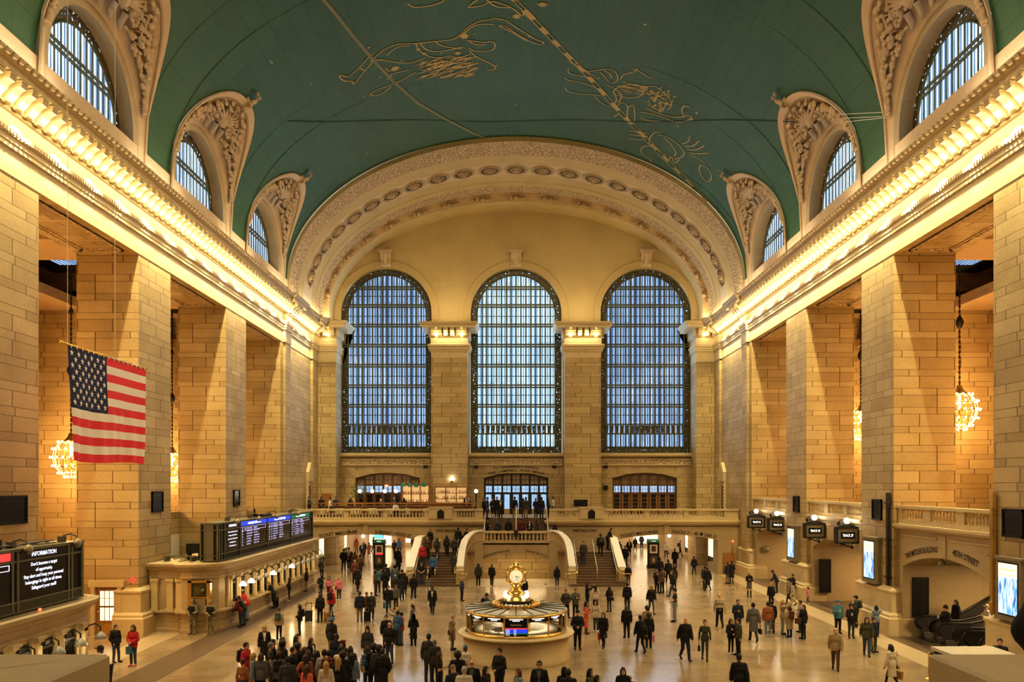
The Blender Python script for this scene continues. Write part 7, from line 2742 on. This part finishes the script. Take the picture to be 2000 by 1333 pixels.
parse('''
# crowd at the bottom left
480.6 1255 0 80 stand Ms short.k jacket:rd trousers:nv pack:bk | young man in a red sweater left of the crowd
474.5 1287 0 170 stand Fs short.b shirt:ru trousers:dg | person in a rust sweater with a thin strap across the back
494.6 1275 0 100 stand Fs long.y jacket:lj trousers:bk | blonde woman in a pale denim jacket behind the grey jacket
509.5 1276 0 185 stand Fs bob.b jacket:gy trousers:bk | brown haired person in a mid grey jacket seen from behind
528.7 1255 0 110 stand Ms short.g tee:dg trousers:dg | grey haired man in a dark short sleeved tee
533 1249 0 100 pocket Mm short.k jacket:bk trousers:bk | dark haired person just behind the grey haired man
551 1245 0 120 stand Ms short.b jacket:br trousers:bk | brown haired man farthest back in the left cluster
552 1252 0 140 stand Mm curly.k jacket:bk trousers:dg | curly black haired person in black left of the long haired woman
545 1274 0 180 stand Fs curly.b jacket:gy trousers:bk pack:bk | curly brown haired woman with a grey hood
562 1283 0 190 stand Mm short.k cap:bk jacket:dg trousers:bk | person in a dark cap and dark grey jacket
578.6 1241 0 90 stand Fs long.b jacket:dg trousers:bk | long brown haired woman standing tall facing right
572.5 1264 0 85 pocket Ms short.k jacket:bk trousers:bk | young man in black in the middle of the crowd facing right
582 1257 0 90 stand Ms curly.k jacket:bk trousers:dg | black haired man facing right beside the long haired woman
595 1264 0 160 stand Fs long.b jacket:br trousers:bk | woman with brown hair behind the rust red sweater
602 1270 0 170 stand Fs long.b jacket:dg trousers:bk | woman with long dark brown hair left of the white blouse
597 1278 0 200 hip Fs long.b jacket:ru trousers:bk | woman in a rust red sweater with one arm bent
599.6 1299 0 150 stand Fs long.b jacket:co trousers:bk | woman in a bright coral jacket in the front of the crowd
608 1246 0 70 stand Fs long.b jacket:bk front:wt trousers:bk | woman in a black jacket over a white blouse
619.8 1271 0 170 stand Fs long.k jacket:dg trousers:bk | dark haired woman left of the two short haired men
633 1269 0 180 stand Ms short.k jacket:lg trousers:dg | short haired man in a pale grey jacket from behind
642.5 1270 0 185 stand Ms short.k jacket:plaid_rust trousers:bk | short haired man in a dark red plaid jacket
637 1292 0 190 stand Fs long.y jacket:cr trousers:lj | blonde woman in a cream hoodie in the front of the crowd
661 1283 0 175 stand Fs long.y jacket:bk trousers:lj | blonde woman in a black top in the front of the crowd
656.5 1240 0 0 stand Fd curly.k jacket:nv trousers:bk | curly haired person in navy facing the camera
668.8 1251 0 330 stand Fs bob.b beret:ma jacket:dg trousers:bk | woman in a dark red beret behind the crowd
665 1263 0 175 stand Ms short.k shirt:wt trousers:bk | dark haired person in a white top in the crowd
669.6 1273 0 200 stand Md curly.k jacket:bk trousers:bk | black haired person in a black jacket right of the blonde women
684.5 1262 0 180 stand Fs long.b jacket:br trousers:bk | long brown haired woman in a dark brown top from behind
688 1276 0 180 stand Fs long.k jacket:lj trousers:nv | black haired woman in a blue denim jacket from behind
717.7 1263 0 175 stand Fs bob.b beanie:br jacket:plaid_cream trousers:jn pack:bl | person in a cream plaid shirt and brown beanie
730 1258 0 190 stand Md curly.k jacket:bk trousers:bk | curly haired person in black behind the plaid shirt
740.5 1261 0 185 stand Md curly.k jacket:dg trousers:dg | curly haired man in a charcoal jacket at the right of the crowd
746.5 1267 0 190 pocket Ms short.k coat:bk trousers:nv | man in a black coat at the right edge of the crowd
717.7 1224 0 0 stand Fs long.k beanie:bk coat:dg trousers:bk | woman in a dark beanie and charcoal coat facing the camera
760.6 1216 1295 350 pocket Ms fringe.w glasses: jacket:bk trousers:jn | bald man in a black jacket with hands in pockets
754.5 1213 1272 20 stand Ms short.k jacket:bk trousers:bk | dark haired person half hidden behind the bald man
648 1206 0 150 stand Ms short.b bucket:cb jacket:bk trousers:kh | person in a bright blue bucket hat
516.5 1222 0 20 stand Fs long.y coat:bk front:wt trousers:bk | woman with long blonde hair in a black coat
# left part of the floor
545 1187 1250.5 170 stand Fs short.r jacket:be trousers:bk pack:gr | red haired woman in a beige jacket
585 1181 1242 280 fold Fs bob.k jacket:bk trousers:nv pack:bk side:br | woman in a black hoodie facing left
625 1159 1217 200 stand Fs long.b jacket:bk trousers:bk case:leopard | long haired woman in black beside a leopard suitcase
647 1149 1206 160 stand Fs bob.k hood:rd jacket:rd trousers:jn pack:bk tote:wt | person in a red hooded jacket
662 1126.6 1173 350 one Fs short.w jacket:pk trousers:nv shoes:wt side:bk | grey haired woman in a pink jacket
643 1126 1172 10 hip Fs long.k shirt:pk shorts:bk | dark haired woman in a pink top and black shorts
626 1122 1172 330 fold Fs bob.k jacket:bk trousers:dg tote:patched | woman with a patterned cream bag by the ticket counter
627.7 1093 1131 60 pocket Ms short.k jacket:dg trousers:nv | man leaning by the far corner of the ticket booth
671.5 1072.6 1116.5 180 pocket Ms short.k jacket:bk trousers:nv | man in a black sweater walking into the left passage
681 1069 1113 185 walk Ms short.k jacket:be trousers:bk | man in a beige jacket inside the left passage
687 1078.7 1117 180 stand Fs bob.k jacket:bk trousers:dg side:bk | woman in black and grey by the left passage
693 1076 1120 190 stand Fs long.r jacket:br trousers:bk | woman in a brown jacket among the left passage group
693 1094 1141 180 stand Ms fringe.w jacket:plaid_rust trousers:bk | white haired man in an orange plaid jacket
703 1084 1130 190 walk Ms short.k jacket:br trousers:bk pack:br | man in a brown jacket near the orange plaid jacket
698.5 1107.7 1156 175 walk Fs short.b coat:bk trousers:bk side:tn | person in a long black coat with a tan bag
707 1065 1092 10 walk Ms fringe.g jacket:nv front:wt trousers:nv | man in a navy suit walking out of the left passage
711 1059 1088 0 walk Ms fringe.w coat:bk front:wt trousers:bk | white haired man in a long dark coat inside the left passage
721 1060 1089.5 20 walk Fs bob.k dress:ru | woman in a tan dress inside the left passage
696.5 1052 1080 200 stand Fd long.k hood:rd coat:ru trousers:bk | person in a red brown coat deep in the left passage
730 1050 1078 300 walk Ms short.k jacket:bk front:wt trousers:bk | person in a white shirt left of the dark kiosk
770 1056 1086 180 walk Ms short.k jacket:dg trousers:ob | person in dark clothes right of the cyan screen
779.5 1052 1081 200 walk Fs bob.b coat:bl trousers:bk tote:te | woman in a blue coat in the left passage
806 1058 1075 180 walk Fs short.b coat:ma trousers:ma | figure in dark red by the right jamb of the left passage
777 1067 1113 175 stand Ms short.k jacket:bk trousers:bk | man in a black jacket behind the left kiosk
779.5 1081 1117 185 walk Fs long.k coat:bk trousers:nv | woman in a black coat walking into the left passage
754 1102 1150 180 stand Ms short.k jacket:nv trousers:bk | man in navy just in front of the left kiosk
767 1099 1146 180 stand Fs bob.b hood:be jacket:be trousers:bk | person in a beige hood near the left kiosk
771 1104.5 1152 190 stand Mm curly.k jacket:bl trousers:dg pack:gy | person with a grey backpack in the waiting group
785 1113 1162 180 stand Ms short.k jacket:bk trousers:bk | dark haired man in the waiting group at the left stair
790 1118.5 1165 200 stand Fs bob.b coat:bk trousers:bk | woman in a long dark coat in front of the left stair
772 1122.6 1172 190 stand Ms fringe.g jacket:dg trousers:bk | man in a charcoal jacket in the waiting group
785 1126 1174 185 stand Fs short.k coat:nv trousers:nv side:bk | person in a long navy coat before the waiting group
752.5 1112.5 1162 175 pocket Md bald coat:bk trousers:dg | large bald man in a black coat from behind
733 1115 1164.5 100 fold Md short.k jacket:br trousers:dg | man in a brown jacket facing right
738 1110 1159 200 stand Ms short.k jacket:te trousers:bk | person in a teal jacket behind the brown jacket
808 1122 1172.6 180 pocket Ms short.k jacket:bk trousers:nv shoes:wt | man in black standing before the left stair flight
758.6 1144 1200 10 walk Ms short.k jacket:bk trousers:jn tote:bl | man in a black jacket and jeans facing the camera
773.5 1149.6 1191 350 stand Fs pony.b glasses: jacket:gy trousers:bk | woman with glasses in a grey jacket
702.6 1156 1216 190 stand Ms short.k jacket:nv trousers:kh case:bk | man in a navy jacket and khaki trousers
716 1157 1211 80 stand Fs short.r jacket:br trousers:bk | woman in a brown coat facing right between two people
725.5 1157 1211 20 stand Fs short.k coat:dg trousers:bk hand:bk | person in a charcoal coat holding a black bag
776 1187 0 250 up2 Fs bob.y jacket:be trousers:bk | blonde person with both arms raised taking a photo
777 1198 1262 150 one Ms short.k jacket:bl trousers:jn | man in a blue jacket hugging a person in red
784 1197 1261 300 fold Fs short.k cap:bk jacket:rd trousers:lj shoes:bk | person in a red jacket and dark cap being hugged
804.8 1181 1240 270 stand Fs pony.b jacket:gy front:pk trousers:bk | woman in a grey jacket over a pink hoodie
807.6 1200 1266 190 fold Fs hood.k hood:bk coat:bk trousers:bk shoes:wt | woman in a black hooded coat and white shoes
844.4 1147.4 1200 0 walk Md short.k coat:bk front:wt trousers:bk plastic:wt | man in a dark suit carrying a white plastic bag
883.5 1201 1270 80 stand Ms fringe.w coat:tn trousers:tn side:br brolly:dg | elderly man in a tan trench coat
916 1221 1288 170 lean Fs pony.k jacket:bk trousers:jn | woman in black leaning at the information booth counter
837.5 1238 1333 170 stand Ms short.k jacket:dg trousers:jn | man in a dark quilted jacket seen from behind
849 1250 0 190 stand Fs short.g jacket:dg trousers:bk | grey haired person half hidden behind the quilted jacket
859 1274 0 80 phone Fs long.b tee:bk trousers:bk phone:bk | woman in a black top looking at a phone
894 1273 0 180 stand Mm curly.k jacket:bk trousers:bk | person with a dark afro left of the booth
909 1261 0 190 stand Fs pony.b cap:bl jacket:cr trousers:bk pack:cr | woman in a blue cap and cream sweater
884.6 1299 0 40 stand Ms short.g jacket:nv trousers:bk | grey haired man in navy looking down at the bottom edge
921.5 1289 0 0 stand Ms fringe.w glasses: coat:bk front:gy trousers:bk | white haired man with glasses facing the camera
906.5 1302 0 180 stand Ms short.w jacket:cr trousers:dg | grey haired person in a cream sweater at the bottom edge
949 1302 0 60 stand Fs long.k coat:bk trousers:bk | long dark haired woman right of the man with glasses
975.5 1266 0 320 fold Ms short.k jacket:bk shorts:bk | man in a black sports jacket and shorts in front of the booth
1012 1306 0 300 stand Fs long.r jacket:lj trousers:jn | woman with red brown hair in a denim jacket at the bottom
1053.7 1291 0 350 stand Ms short.k glasses: coat:bk front:gy trousers:bk | bearded man in a black coat over a grey sweater
1102 1304 0 180 stand Fs hood.k hood:bk jacket:bk trousers:bk | hooded person in black right of the bearded man
1110 1307 0 175 stand Mm short.k jacket:bk trousers:bk | person in a black leather jacket at the bottom edge
1152.6 1306 0 60 stand Fs long.k jacket:ob trousers:bk | dark haired woman in olive at the bottom edge
1166 1319 0 70 phone Fs bob.k jacket:dg trousers:bk phone:wt | woman holding up a lit phone at the bottom edge
1217 1304 0 0 stand Fs long.k jacket:bk trousers:bk | smiling woman with long dark hair facing the camera
1231 1320 0 340 stand Cs short.b beanie:cr jacket:br trousers:bk | child in a cream knit hat at the bottom edge
# around and behind the booth
951 1159 0 80 stand Ms short.k jacket:dg trousers:dg pack:bk | man with a backpack behind the information booth roof
902 1129 1175 70 fold Fs bob.y jacket:jn trousers:bk | woman in a denim jacket left of the low arch
934 1101.4 1145 180 stand Ms short.k hood:dg jacket:dg trousers:bk side:dg | man in a grey hooded coat before the low arch
960.5 1103.7 1145.5 175 walk Ms short.g jacket:bk trousers:bk | man in black walking into the low arch
1024 1128 1175 190 hip Fs short.k jacket:bk trousers:bk | figure in black half hidden by the clock
1088 1106 1147 180 stand Fs long.k jacket:bk trousers:jn shoes:wt | woman in a black jacket right of the low arch
1066 1139 @-1.55,59.6 20 stand Fs short.r jacket:be trousers:bk | person on the sunken stairs with only the hair showing
1105.5 1152 1208 20 pocket Ms short.r jacket:dg trousers:bk | red haired man in a charcoal quilted jacket
1124 1150 1207 0 phone Ms short.k jacket:gy trousers:bk phone:bk | man in a grey jacket looking at a phone
1147 1140 1193 100 up1 Fs long.k jacket:bk trousers:bk | woman in black raising one arm
1163 1142 1196 180 stand Fs long.b jacket:cr trousers:bk | woman with long brown hair in a cream cardigan
1190 1147 1196 200 phone Fs long.k jacket:bk slim:bk side:bk | black haired woman in black right of the cardigan
1145 1174.6 1239 70 phone Fs long.k dress:co boots:br phone:br | woman in a bright coral dress
1164 1173.5 1235 330 stand Fs long.k jacket:cr trousers:jn shoes:wt | woman in a cream jacket and jeans beside the coral dress
1128 1192.5 1269 0 fold Ms short.k beanie:bk jacket:bk trousers:bk | bearded man in a black beanie right of the booth
1178.7 1196.6 1265 340 walk Fs bob.k mask:wt coat:bk slim:dg boots:bk tote:rd brolly:bk | masked woman in a dark coat
1225 1140 1192 180 stand Ms short.k jacket:bk trousers:bk | man in black before the foot of the right stair flight
1224 1185 1247 185 stand Ms short.g jacket:bk trousers:bk pack:bk | heavy man in a puffy black jacket from behind
1264 1185 1250 180 stand Mm curly.k jacket:tn trousers:dg | dark haired person behind the two black jackets
1251 1202 1277 200 walk Fs short.k jacket:bk trousers:bk pack:bk | person in black walking away left of the pink bag
1267 1197.7 1267 170 stand Fs curly.b jacket:bk trousers:bk tote:pk | curly brown haired woman in black
1272 1143 1200 10 walk Fs long.y glasses: jacket:bk trousers:gy | blonde woman in sunglasses and a leather jacket
1318 1149 1215.5 250 fold Ms short.k tee:bk trousers:lj | man in a black tee and light jeans
1338 1206 1290.5 10 walk Ms bald jacket:bk trousers:nv | bald man in a dark jacket striding forward
1376.7 1210 1291 350 walk Fs pony.b shirt:ob slim:jn hand:bk | woman in an olive sweater and jeans
1405.5 1160 1227 180 walk Ms bald shirt:be trousers:bk | bald man in a beige shirt from behind
1441 1171.5 1240 0 one Ms short.k mask:bk jacket:nv trousers:jn | man in a black mask holding a drink
1427.5 1209 1279 20 fold Fs bob.b beanie:gy jacket:bk slim:bk shoes:wt | woman in a grey beanie hugged by the olive jacket
1442 1208 1281 280 one Ms short.k jacket:ob trousers:bk | man in an olive jacket facing left
1471.6 1178 1254 180 walk Ms short.k coat:gy trousers:dg hand:bk | man in a grey suit from behind
1444 1278.5 0 175 walk Ms short.k coat:bk trousers:bk hand:bk | man in a black suit at the bottom right
# right part
1500 1176 1244 175 stand Ms short.k jacket:ru trousers:lj shoes:wt paper:br | man in a rust jacket and light jeans
1507.5 1175 1237 190 stand Ms short.k jacket:bk trousers:bk | man in black just behind the rust jacket
1528.5 1172 1240 80 up2 Fs long.y jacket:tn trousers:lj | blonde woman with raised arms
1542 1184 1246 200 stand Fs long.b coat:tn trousers:bk pack:br | woman in a tan coat with a backpack
1563 1175 1236 270 fold Ms short.k jacket:lg trousers:dg | person in pale grey facing the tan coat
1569 1181 1249 290 one Fs pony.r jacket:bk trousers:nv paper:br | red haired person in a black jacket on the right
1506 1138.6 1187 180 stand Fs bob.y jacket:bk trousers:bk pack:bk tote:cr | blonde woman in black with a cream tote
1463.5 1116.5 1167 350 phone Fs bob.y shirt:bk skirt:gy boots:bk | woman in a black sweater, grey skirt and boots
1421 1098.5 1141 200 stand Ms short.k jacket:nv trousers:kh | man in brown trousers near the orange door
1429 1096 1141 180 one Fs short.k coat:bk slim:bk hand:bk | taller person in a black coat near the orange door
1517 1117 1159 250 lean Ms short.k cap:bk jacket:nv trousers:nv | guard in a navy uniform leaning by the pier
1548 1126 1170 290 phone Ms short.k jacket:bk trousers:bk phone:bk | man in black with a phone against the pier
1541 1137 1181 280 walk Ms short.k cap:bk jacket:camo trousers:dg | person in a mottled jacket walking along the right wall
1549 1142 1184 270 walk Fs bob.k coat:patched trousers:be | woman in a patterned pale coat by the right wall
1578.5 1148 1182 280 walk Cs pony.k jacket:pk slim:dg shoes:wt | girl in a pink jacket running along the right wall
1636.7 1172.7 1238 0 one Ms short.k beanie:cb jacket:te trousers:bk cup:wt | man in a blue hoodie and blue beanie
1662.5 1180 1247 350 one Fs curly.k jacket:bk trousers:dg cup:wt | curly haired woman in black holding a cup
1672 1164 1226 260 phone Ms short.k cap:bk jacket:dg trousers:bk pack:ob | man in a black cap drinking by the pier
1711.5 1183 1243 160 up1 Fs bob.k jacket:lj trousers:bk | woman in a denim jacket reaching to the pier
1693 1205 1282 340 walk Ms long.b jacket:ob trousers:jn cup:wt | long haired man in an olive jacket
1707 1206.6 1275 20 stand Fs short.k jacket:nv trousers:gr tote:leopard | person in dark jacket and green trousers
1632 1226 1309 340 walk Ms fringe.b jacket:tn trousers:br | balding man in a tan jacket walking alone
1741.6 1259 1345 215 walk Fs bob.k coat:cr slim:bk side:ma tote:leopard | dark haired woman in a cream coat with two bags
1847 1186 @0.03,37.3 280 one Ms short.k beanie:bk jacket:bk trousers:bk phone:wt | man in a black beanie stepping off the escalator
1867 1177 @0.25,38.4 285 stand Fs long.k coat:bk trousers:bk | woman in a black coat riding the rear escalator
1927.5 1173 @0.35,36.35 270 phone Fs short.w cap:be shirt:wt trousers:cr | person in a beige cap and white clothes on the escalator
1953 1247.5 0 330 stand Ms short.k jacket:bk trousers:bk | officer in black behind the right foreground parapet
# left edge
226 1221 1295 60 pocket Fs short.b jacket:bk trousers:jn pack:bk | woman in a black jacket near the wooden door
260 1221 1301.6 350 fold Fs long.b jacket:rd trousers:jn shoes:pk tote:te | woman in a red jacket left of the ticket booth
214 1257 0 285 lean Md short.k cap:bk shirt:wt trousers:bk | man in a white shirt leaning at the near booth
376 1171 1240 350 fold Ms short.k cap:camo jacket:camo trousers:camo boots:kh vest:bk rifle:bk | soldier with bare face at the ticket gate
411 1172 1241 10 fold Ms short.k cap:camo mask:lj jacket:camo trousers:camo boots:kh vest:bk rifle:bk | soldier in a pale face mask at the ticket gate
470 1163 1225.5 280 lean Fs bob.k jacket:ma trousers:nv pack:bk | person in a maroon sleeved jacket at the ticket counter
477 1164 1222 275 lean Ms short.k jacket:bk trousers:jn | man in black leaning on the ticket counter
483 1149 1213 275 lean Ms short.k cap:cr jacket:rd trousers:lj | man in a red jacket and cream cap at the counter
535 1134 1189 280 lean Ms short.y coat:bk trousers:bk case:bk | fair haired man in a long black coat at the counter
565 1128 1174 285 phone Fs bob.k jacket:bk trousers:bk shoes:wt | woman in black holding a phone by the counter
598.6 1110 1156 280 pocket Ms short.k jacket:bk trousers:kh | man in khaki trousers waiting at the counter
# balcony head of the stairs
945.8 979 b68.2 40 phone Fs bob.k jacket:bk trousers:bk | dark figure at the left end of the door crowd
952 974 b67.6 90 stand Ms short.k coat:nv trousers:nv | man in a long navy coat left of the balcony doors
962 977 b69.2 0 fold Fs bob.b coat:bk skirt:bk | woman with bare legs in a black coat
970.5 974 b69.8 20 stand Ms short.k jacket:bk trousers:bk | tall man in black behind the white scarf
978 977 b67.5 350 stand Fs short.k coat:bk front:wt trousers:bk side:bk | person with a white scarf and black coat
1005 972 b69.5 180 stand Ms short.k jacket:dg trousers:kh pack:bk | man in tan trousers walking to the balcony doors
1022 975 b70.2 200 stand Fs bob.k jacket:bk trousers:bk | small figure left of the khaki trousers
1027 972 b67.5 175 stand Ms short.k jacket:dg trousers:kh | man in a dark jacket and khaki trousers at the stair head
1046.6 977 b69.2 200 fold Fs short.k coat:bk trousers:bk | person in black right of the khaki trousers
1057.7 976 b67.7 160 stand Ms short.k coat:nv trousers:bk pack:bk | man in a navy coat by the right stair post
1070.7 977 b69 90 fold Fs bob.k jacket:bk trousers:bk | dark figure by the right balustrade end
1080 972 b69.6 280 stand Ms short.k shirt:wt trousers:bk | man in a white shirt behind the right balustrade end
951 1011 l65.2 60 phone Fs long.k coat:bk trousers:bk | woman in black at the left end of the landing
972.6 1014 l65.4 180 stand Fs short.g jacket:dg trousers:bk | person in charcoal on the landing, second from left
993 1009 l65.2 180 stand Ms short.k coat:bk trousers:bk | man in a black coat on the landing, third from left
1019 1017 l65.3 170 stand Ms short.k cap:ma jacket:ma trousers:bk | person in a maroon jacket and cap on the landing
1034.6 1015 l65.1 350 fold Fs bob.b jacket:bk front:cr trousers:bk | woman with a pale scarf on the landing
1049 1019 l65.5 60 stand Fs bob.k jacket:dg trousers:bk | slim dark figure at the right end of the landing
1083.6 1021 @2.5,65.4 200 stand Fs long.k coat:bk trousers:bk | long haired woman on the short right upper flight
906 1034 t 70 lean Ms short.k jacket:bk trousers:bk | man in black leaning at the head of the left flight
834.7 1046 s 10 stand Ms short.k jacket:br trousers:bk | man in a brown jacket coming down the left flight
840 1043 t 0 stand Fs long.k jacket:bk trousers:bk | dark figure behind the brown jacket on the left flight
853.6 1050 s 180 climb Fs long.b jacket:ob trousers:dg pack:dg | long haired person with a backpack on the left flight
872.5 1046 s 180 climb Fs long.k coat:bk trousers:bk | woman in a long black coat high on the left flight
888 1050 s 185 climb Ms short.b jacket:dg trousers:nv | man in charcoal near the inner rail of the left flight
895 1047 t 180 stand Ms short.k jacket:bk trousers:bk | man in black at the top of the left flight
825 1064 s 0 stand Ms short.k jacket:rd trousers:plaid_navy | man in a red hoodie and plaid trousers
846 1085.6 s 180 climb Ms short.k jacket:cb trousers:bk | person in a bright blue hoodie on the left flight
886 1083.6 s 180 climb Fs short.k coat:dg trousers:bk | person in a dark grey coat on the left flight
823 1099 1146 10 fold Fs bob.b tee:bk trousers:jn | woman in a black top and jeans at the foot of the left flight
836 1104.5 1150 0 phone Fs long.b jacket:bk front:wt trousers:lj shoes:wt hand:yl | woman in light jeans at the foot of the left flight
1139.4 1059 s 340 stand Ms short.b jacket:dg trousers:jn hand:dg | man in blue jeans coming down the right flight
1173 1045 s 180 climb Ms short.k jacket:bk trousers:bk pack:dg | man with a backpack climbing the right flight
1186.7 1041 t 100 lean Ms short.k jacket:bk trousers:bk | person in black leaning on the outer right parapet
# right passage
1210 1058 1090 180 walk Fs bob.k jacket:dg trousers:bk side:bk | woman with a dark bag by the right flight parapet
1221 1066 1108 0 walk Ms short.k cap:gy jacket:bk trousers:bk | man in a grey cap coming out of the right passage
1229 1054 1087 0 walk Ms fringe.w coat:bk front:wt trousers:bk | white haired man in a dark coat in the right passage
1240.6 1050 1077 10 walk Fs bob.k coat:bk trousers:bk | woman in a dark coat deep in the right passage
1253 1048 1072 180 walk Ms short.k coat:dg trousers:bk | man in a charcoal coat farthest into the right passage
1301 1060 1090 180 walk Ms short.w jacket:cr trousers:bk hand:bk | white haired man in a cream jacket
1318 1071 1112 175 walk Fs short.k coat:bk trousers:bk | woman in a long black coat right of the right kiosk
1227 1103 1146 350 walk Fs long.k jacket:bk slim:bk side:dg | long haired woman in black right of the right flight
1288.6 1089 1136 180 stand Md short.k jacket:bk trousers:bk | man in a black work jacket in front of the right kiosk
1305.5 1093.6 1140 185 walk Ms short.k jacket:bk trousers:bk | man in black walking away right of the work jacket
1283 1111 1159 20 strap Ms short.k jacket:bk front:lj trousers:bk | man in a black jacket over a pale blue shirt
1293 1110 1160 200 one Ms short.b jacket:br trousers:bk | man in a dark brown jacket right of the pale blue shirt
1313.5 1115 1166 280 walk Ms short.r jacket:bk trousers:jn | man in a black hoodie striding left
1317 1106 1152 200 stand Fs long.k jacket:dg trousers:bk | dark figure behind the striding man
1328 1066 1087 90 walk Ms short.k shirt:gy trousers:bk pack:bk | person with a backpack crossing the right passage
1355.8 1087 1124 185 walk Fs pony.k jacket:bk trousers:nv | woman in a black jacket near the right side wall
1382 1108 1155.5 200 walk Fs short.b coat:bk slim:bk side:wt | woman in a black coat with a white bag
1377 1106 1150 180 stand Ms short.k jacket:dg trousers:bk | man half hidden behind the white bag
# restaurant and bar
604 975 @4.5,70.6 90 fold Ms short.k jacket:dg trousers:bk | guest at the far left end of the restaurant
628 976 @4.5,71.2 180 stand Ms short.k jacket:bk trousers:bk | dark haired guest second from the left in the restaurant
644 980 @4.45,69.4 270 stand Ms short.k shirt:wt trousers:bk | waiter in a white shirt behind the left balustrade
656 977 @4.5,71.3 0 fold Mm short.k jacket:dg trousers:bk | guest right of the waiter in the white shirt
684.6 975 @4.5,71.3 180 stand Fs bob.k jacket:bk trousers:bk | guest below the bushy plant in the restaurant
624.5 988 @4.1,69.6 90 sit Fs bob.b jacket:bk trousers:bk | guest in black seated low near the left balustrade
771 967 @4.5,71.6 270 stand Ms short.b jacket:dg trousers:bk | man standing under the green signs
789 968 @4.5,71.7 180 stand Fs bob.k jacket:bk trousers:bk | woman in black at the bar under the green signs
744 975 @4.4,70.9 90 stand Fs bob.y jacket:br trousers:bk | fair haired guest between the restaurant partitions
773 988 @4.1,69.6 0 sit Mm short.k shirt:wt trousers:bk | guest in white seated low behind the balustrade
872.5 966 @4.5,73.5 180 stand Fs pony.y shirt:wt trousers:bk | bartender in a white shirt before the bottle shelf
907 969 @4.5,71.7 270 fold Fs bob.k jacket:bk trousers:bk | woman in black at the right end of the bar
917 966 @4.5,71.5 300 fold Ms short.k jacket:dg front:wt trousers:bk | man in a white shirt and dark jacket at the right end of the bar
959 1190 @0.3,34.1 330 phone Ms short.k shirt:wt trousers:bk | clerk in a white shirt inside the information booth
''')
# photographer's neighbour: bent arm in a black coat at the right edge
person(2156, 1000, 5.5, 3.6, 1.78, 180, 'hip', 'M', 's', 'short', 'k', [('coat', 'bk'), ('trousers', 'bk'), ('shoes', 'bk')], 'person in a black coat whose bent elbow enters at the right edge')
# grey trolley beside the leopard suitcase
o = obj('suitcase', get(('bag', 'case'), bag_mesh, 'case'), None, ((603 - PX0) * 43.4 / F, 43.4, 0), .3); colour(o, 'dg')
tag(o, 'dark grey trolley case standing left of the leopard suitcase', 'suitcase')
# ------------------------------------------------------------------ camera, world
cam = bpy.data.cameras.new('camera'); co_ = bpy.data.objects.new('camera', cam); COL.objects.link(co_)
co_.location = (0, 0, CZ); co_.rotation_euler = (R(90), 0, 0)
cam.sensor_width = 36; cam.lens = 36 * F / 2000
cam.shift_x = -(PX0 - 1000) / 2000; cam.shift_y = (PY0 - 666.5) / 2000
cam.clip_end = 300
scene.camera = co_
hl = bpy.data.lights.new('crown_fill', 'AREA'); hl.shape = 'RECTANGLE'; hl.size = 14; hl.size_y = 12; hl.energy = 1900; hl.color = (1, .79, .5)  # added warm fill below the vault crown, stands for no fixture
for y in (26, 44, 58):
    lo = bpy.data.objects.new('crown_fill', hl); COL.objects.link(lo); lo.location = (0, y, 33)
dl = bpy.data.lights.new('window_daylight', 'AREA'); dl.shape = 'RECTANGLE'; dl.size = 7.5; dl.size_y = 15; dl.energy = 500; dl.color = (.55, .75, 1)
for x in (-12.2, 0, 12.2):
    lo = bpy.data.objects.new('window_daylight', dl); COL.objects.link(lo); lo.location = (x, 77.3, 18.5); lo.rotation_euler = (R(-90), 0, 0)
w = bpy.data.worlds.new('world'); scene.world = w; w.use_nodes = True
bg = w.node_tree.nodes['Background']
bg.inputs[0].default_value = (1, .80, .55, 1); bg.inputs[1].default_value = .4
scene.view_settings.view_transform = 'Standard'
scene.view_settings.look = 'Medium High Contrast'
scene.view_settings.exposure = 0
scene.cycles.use_denoising = True
scene.cycles.max_bounces = 6; scene.cycles.diffuse_bounces = 3; scene.cycles.glossy_bounces = 3; scene.cycles.transparent_max_bounces = 8
scene.cycles.caustics_reflective = False; scene.cycles.caustics_refractive = False
scene.cycles.sample_clamp_indirect = 4
scene.cycles.use_adaptive_sampling = True; scene.cycles.adaptive_threshold = .1; scene.cycles.adaptive_min_samples = 10
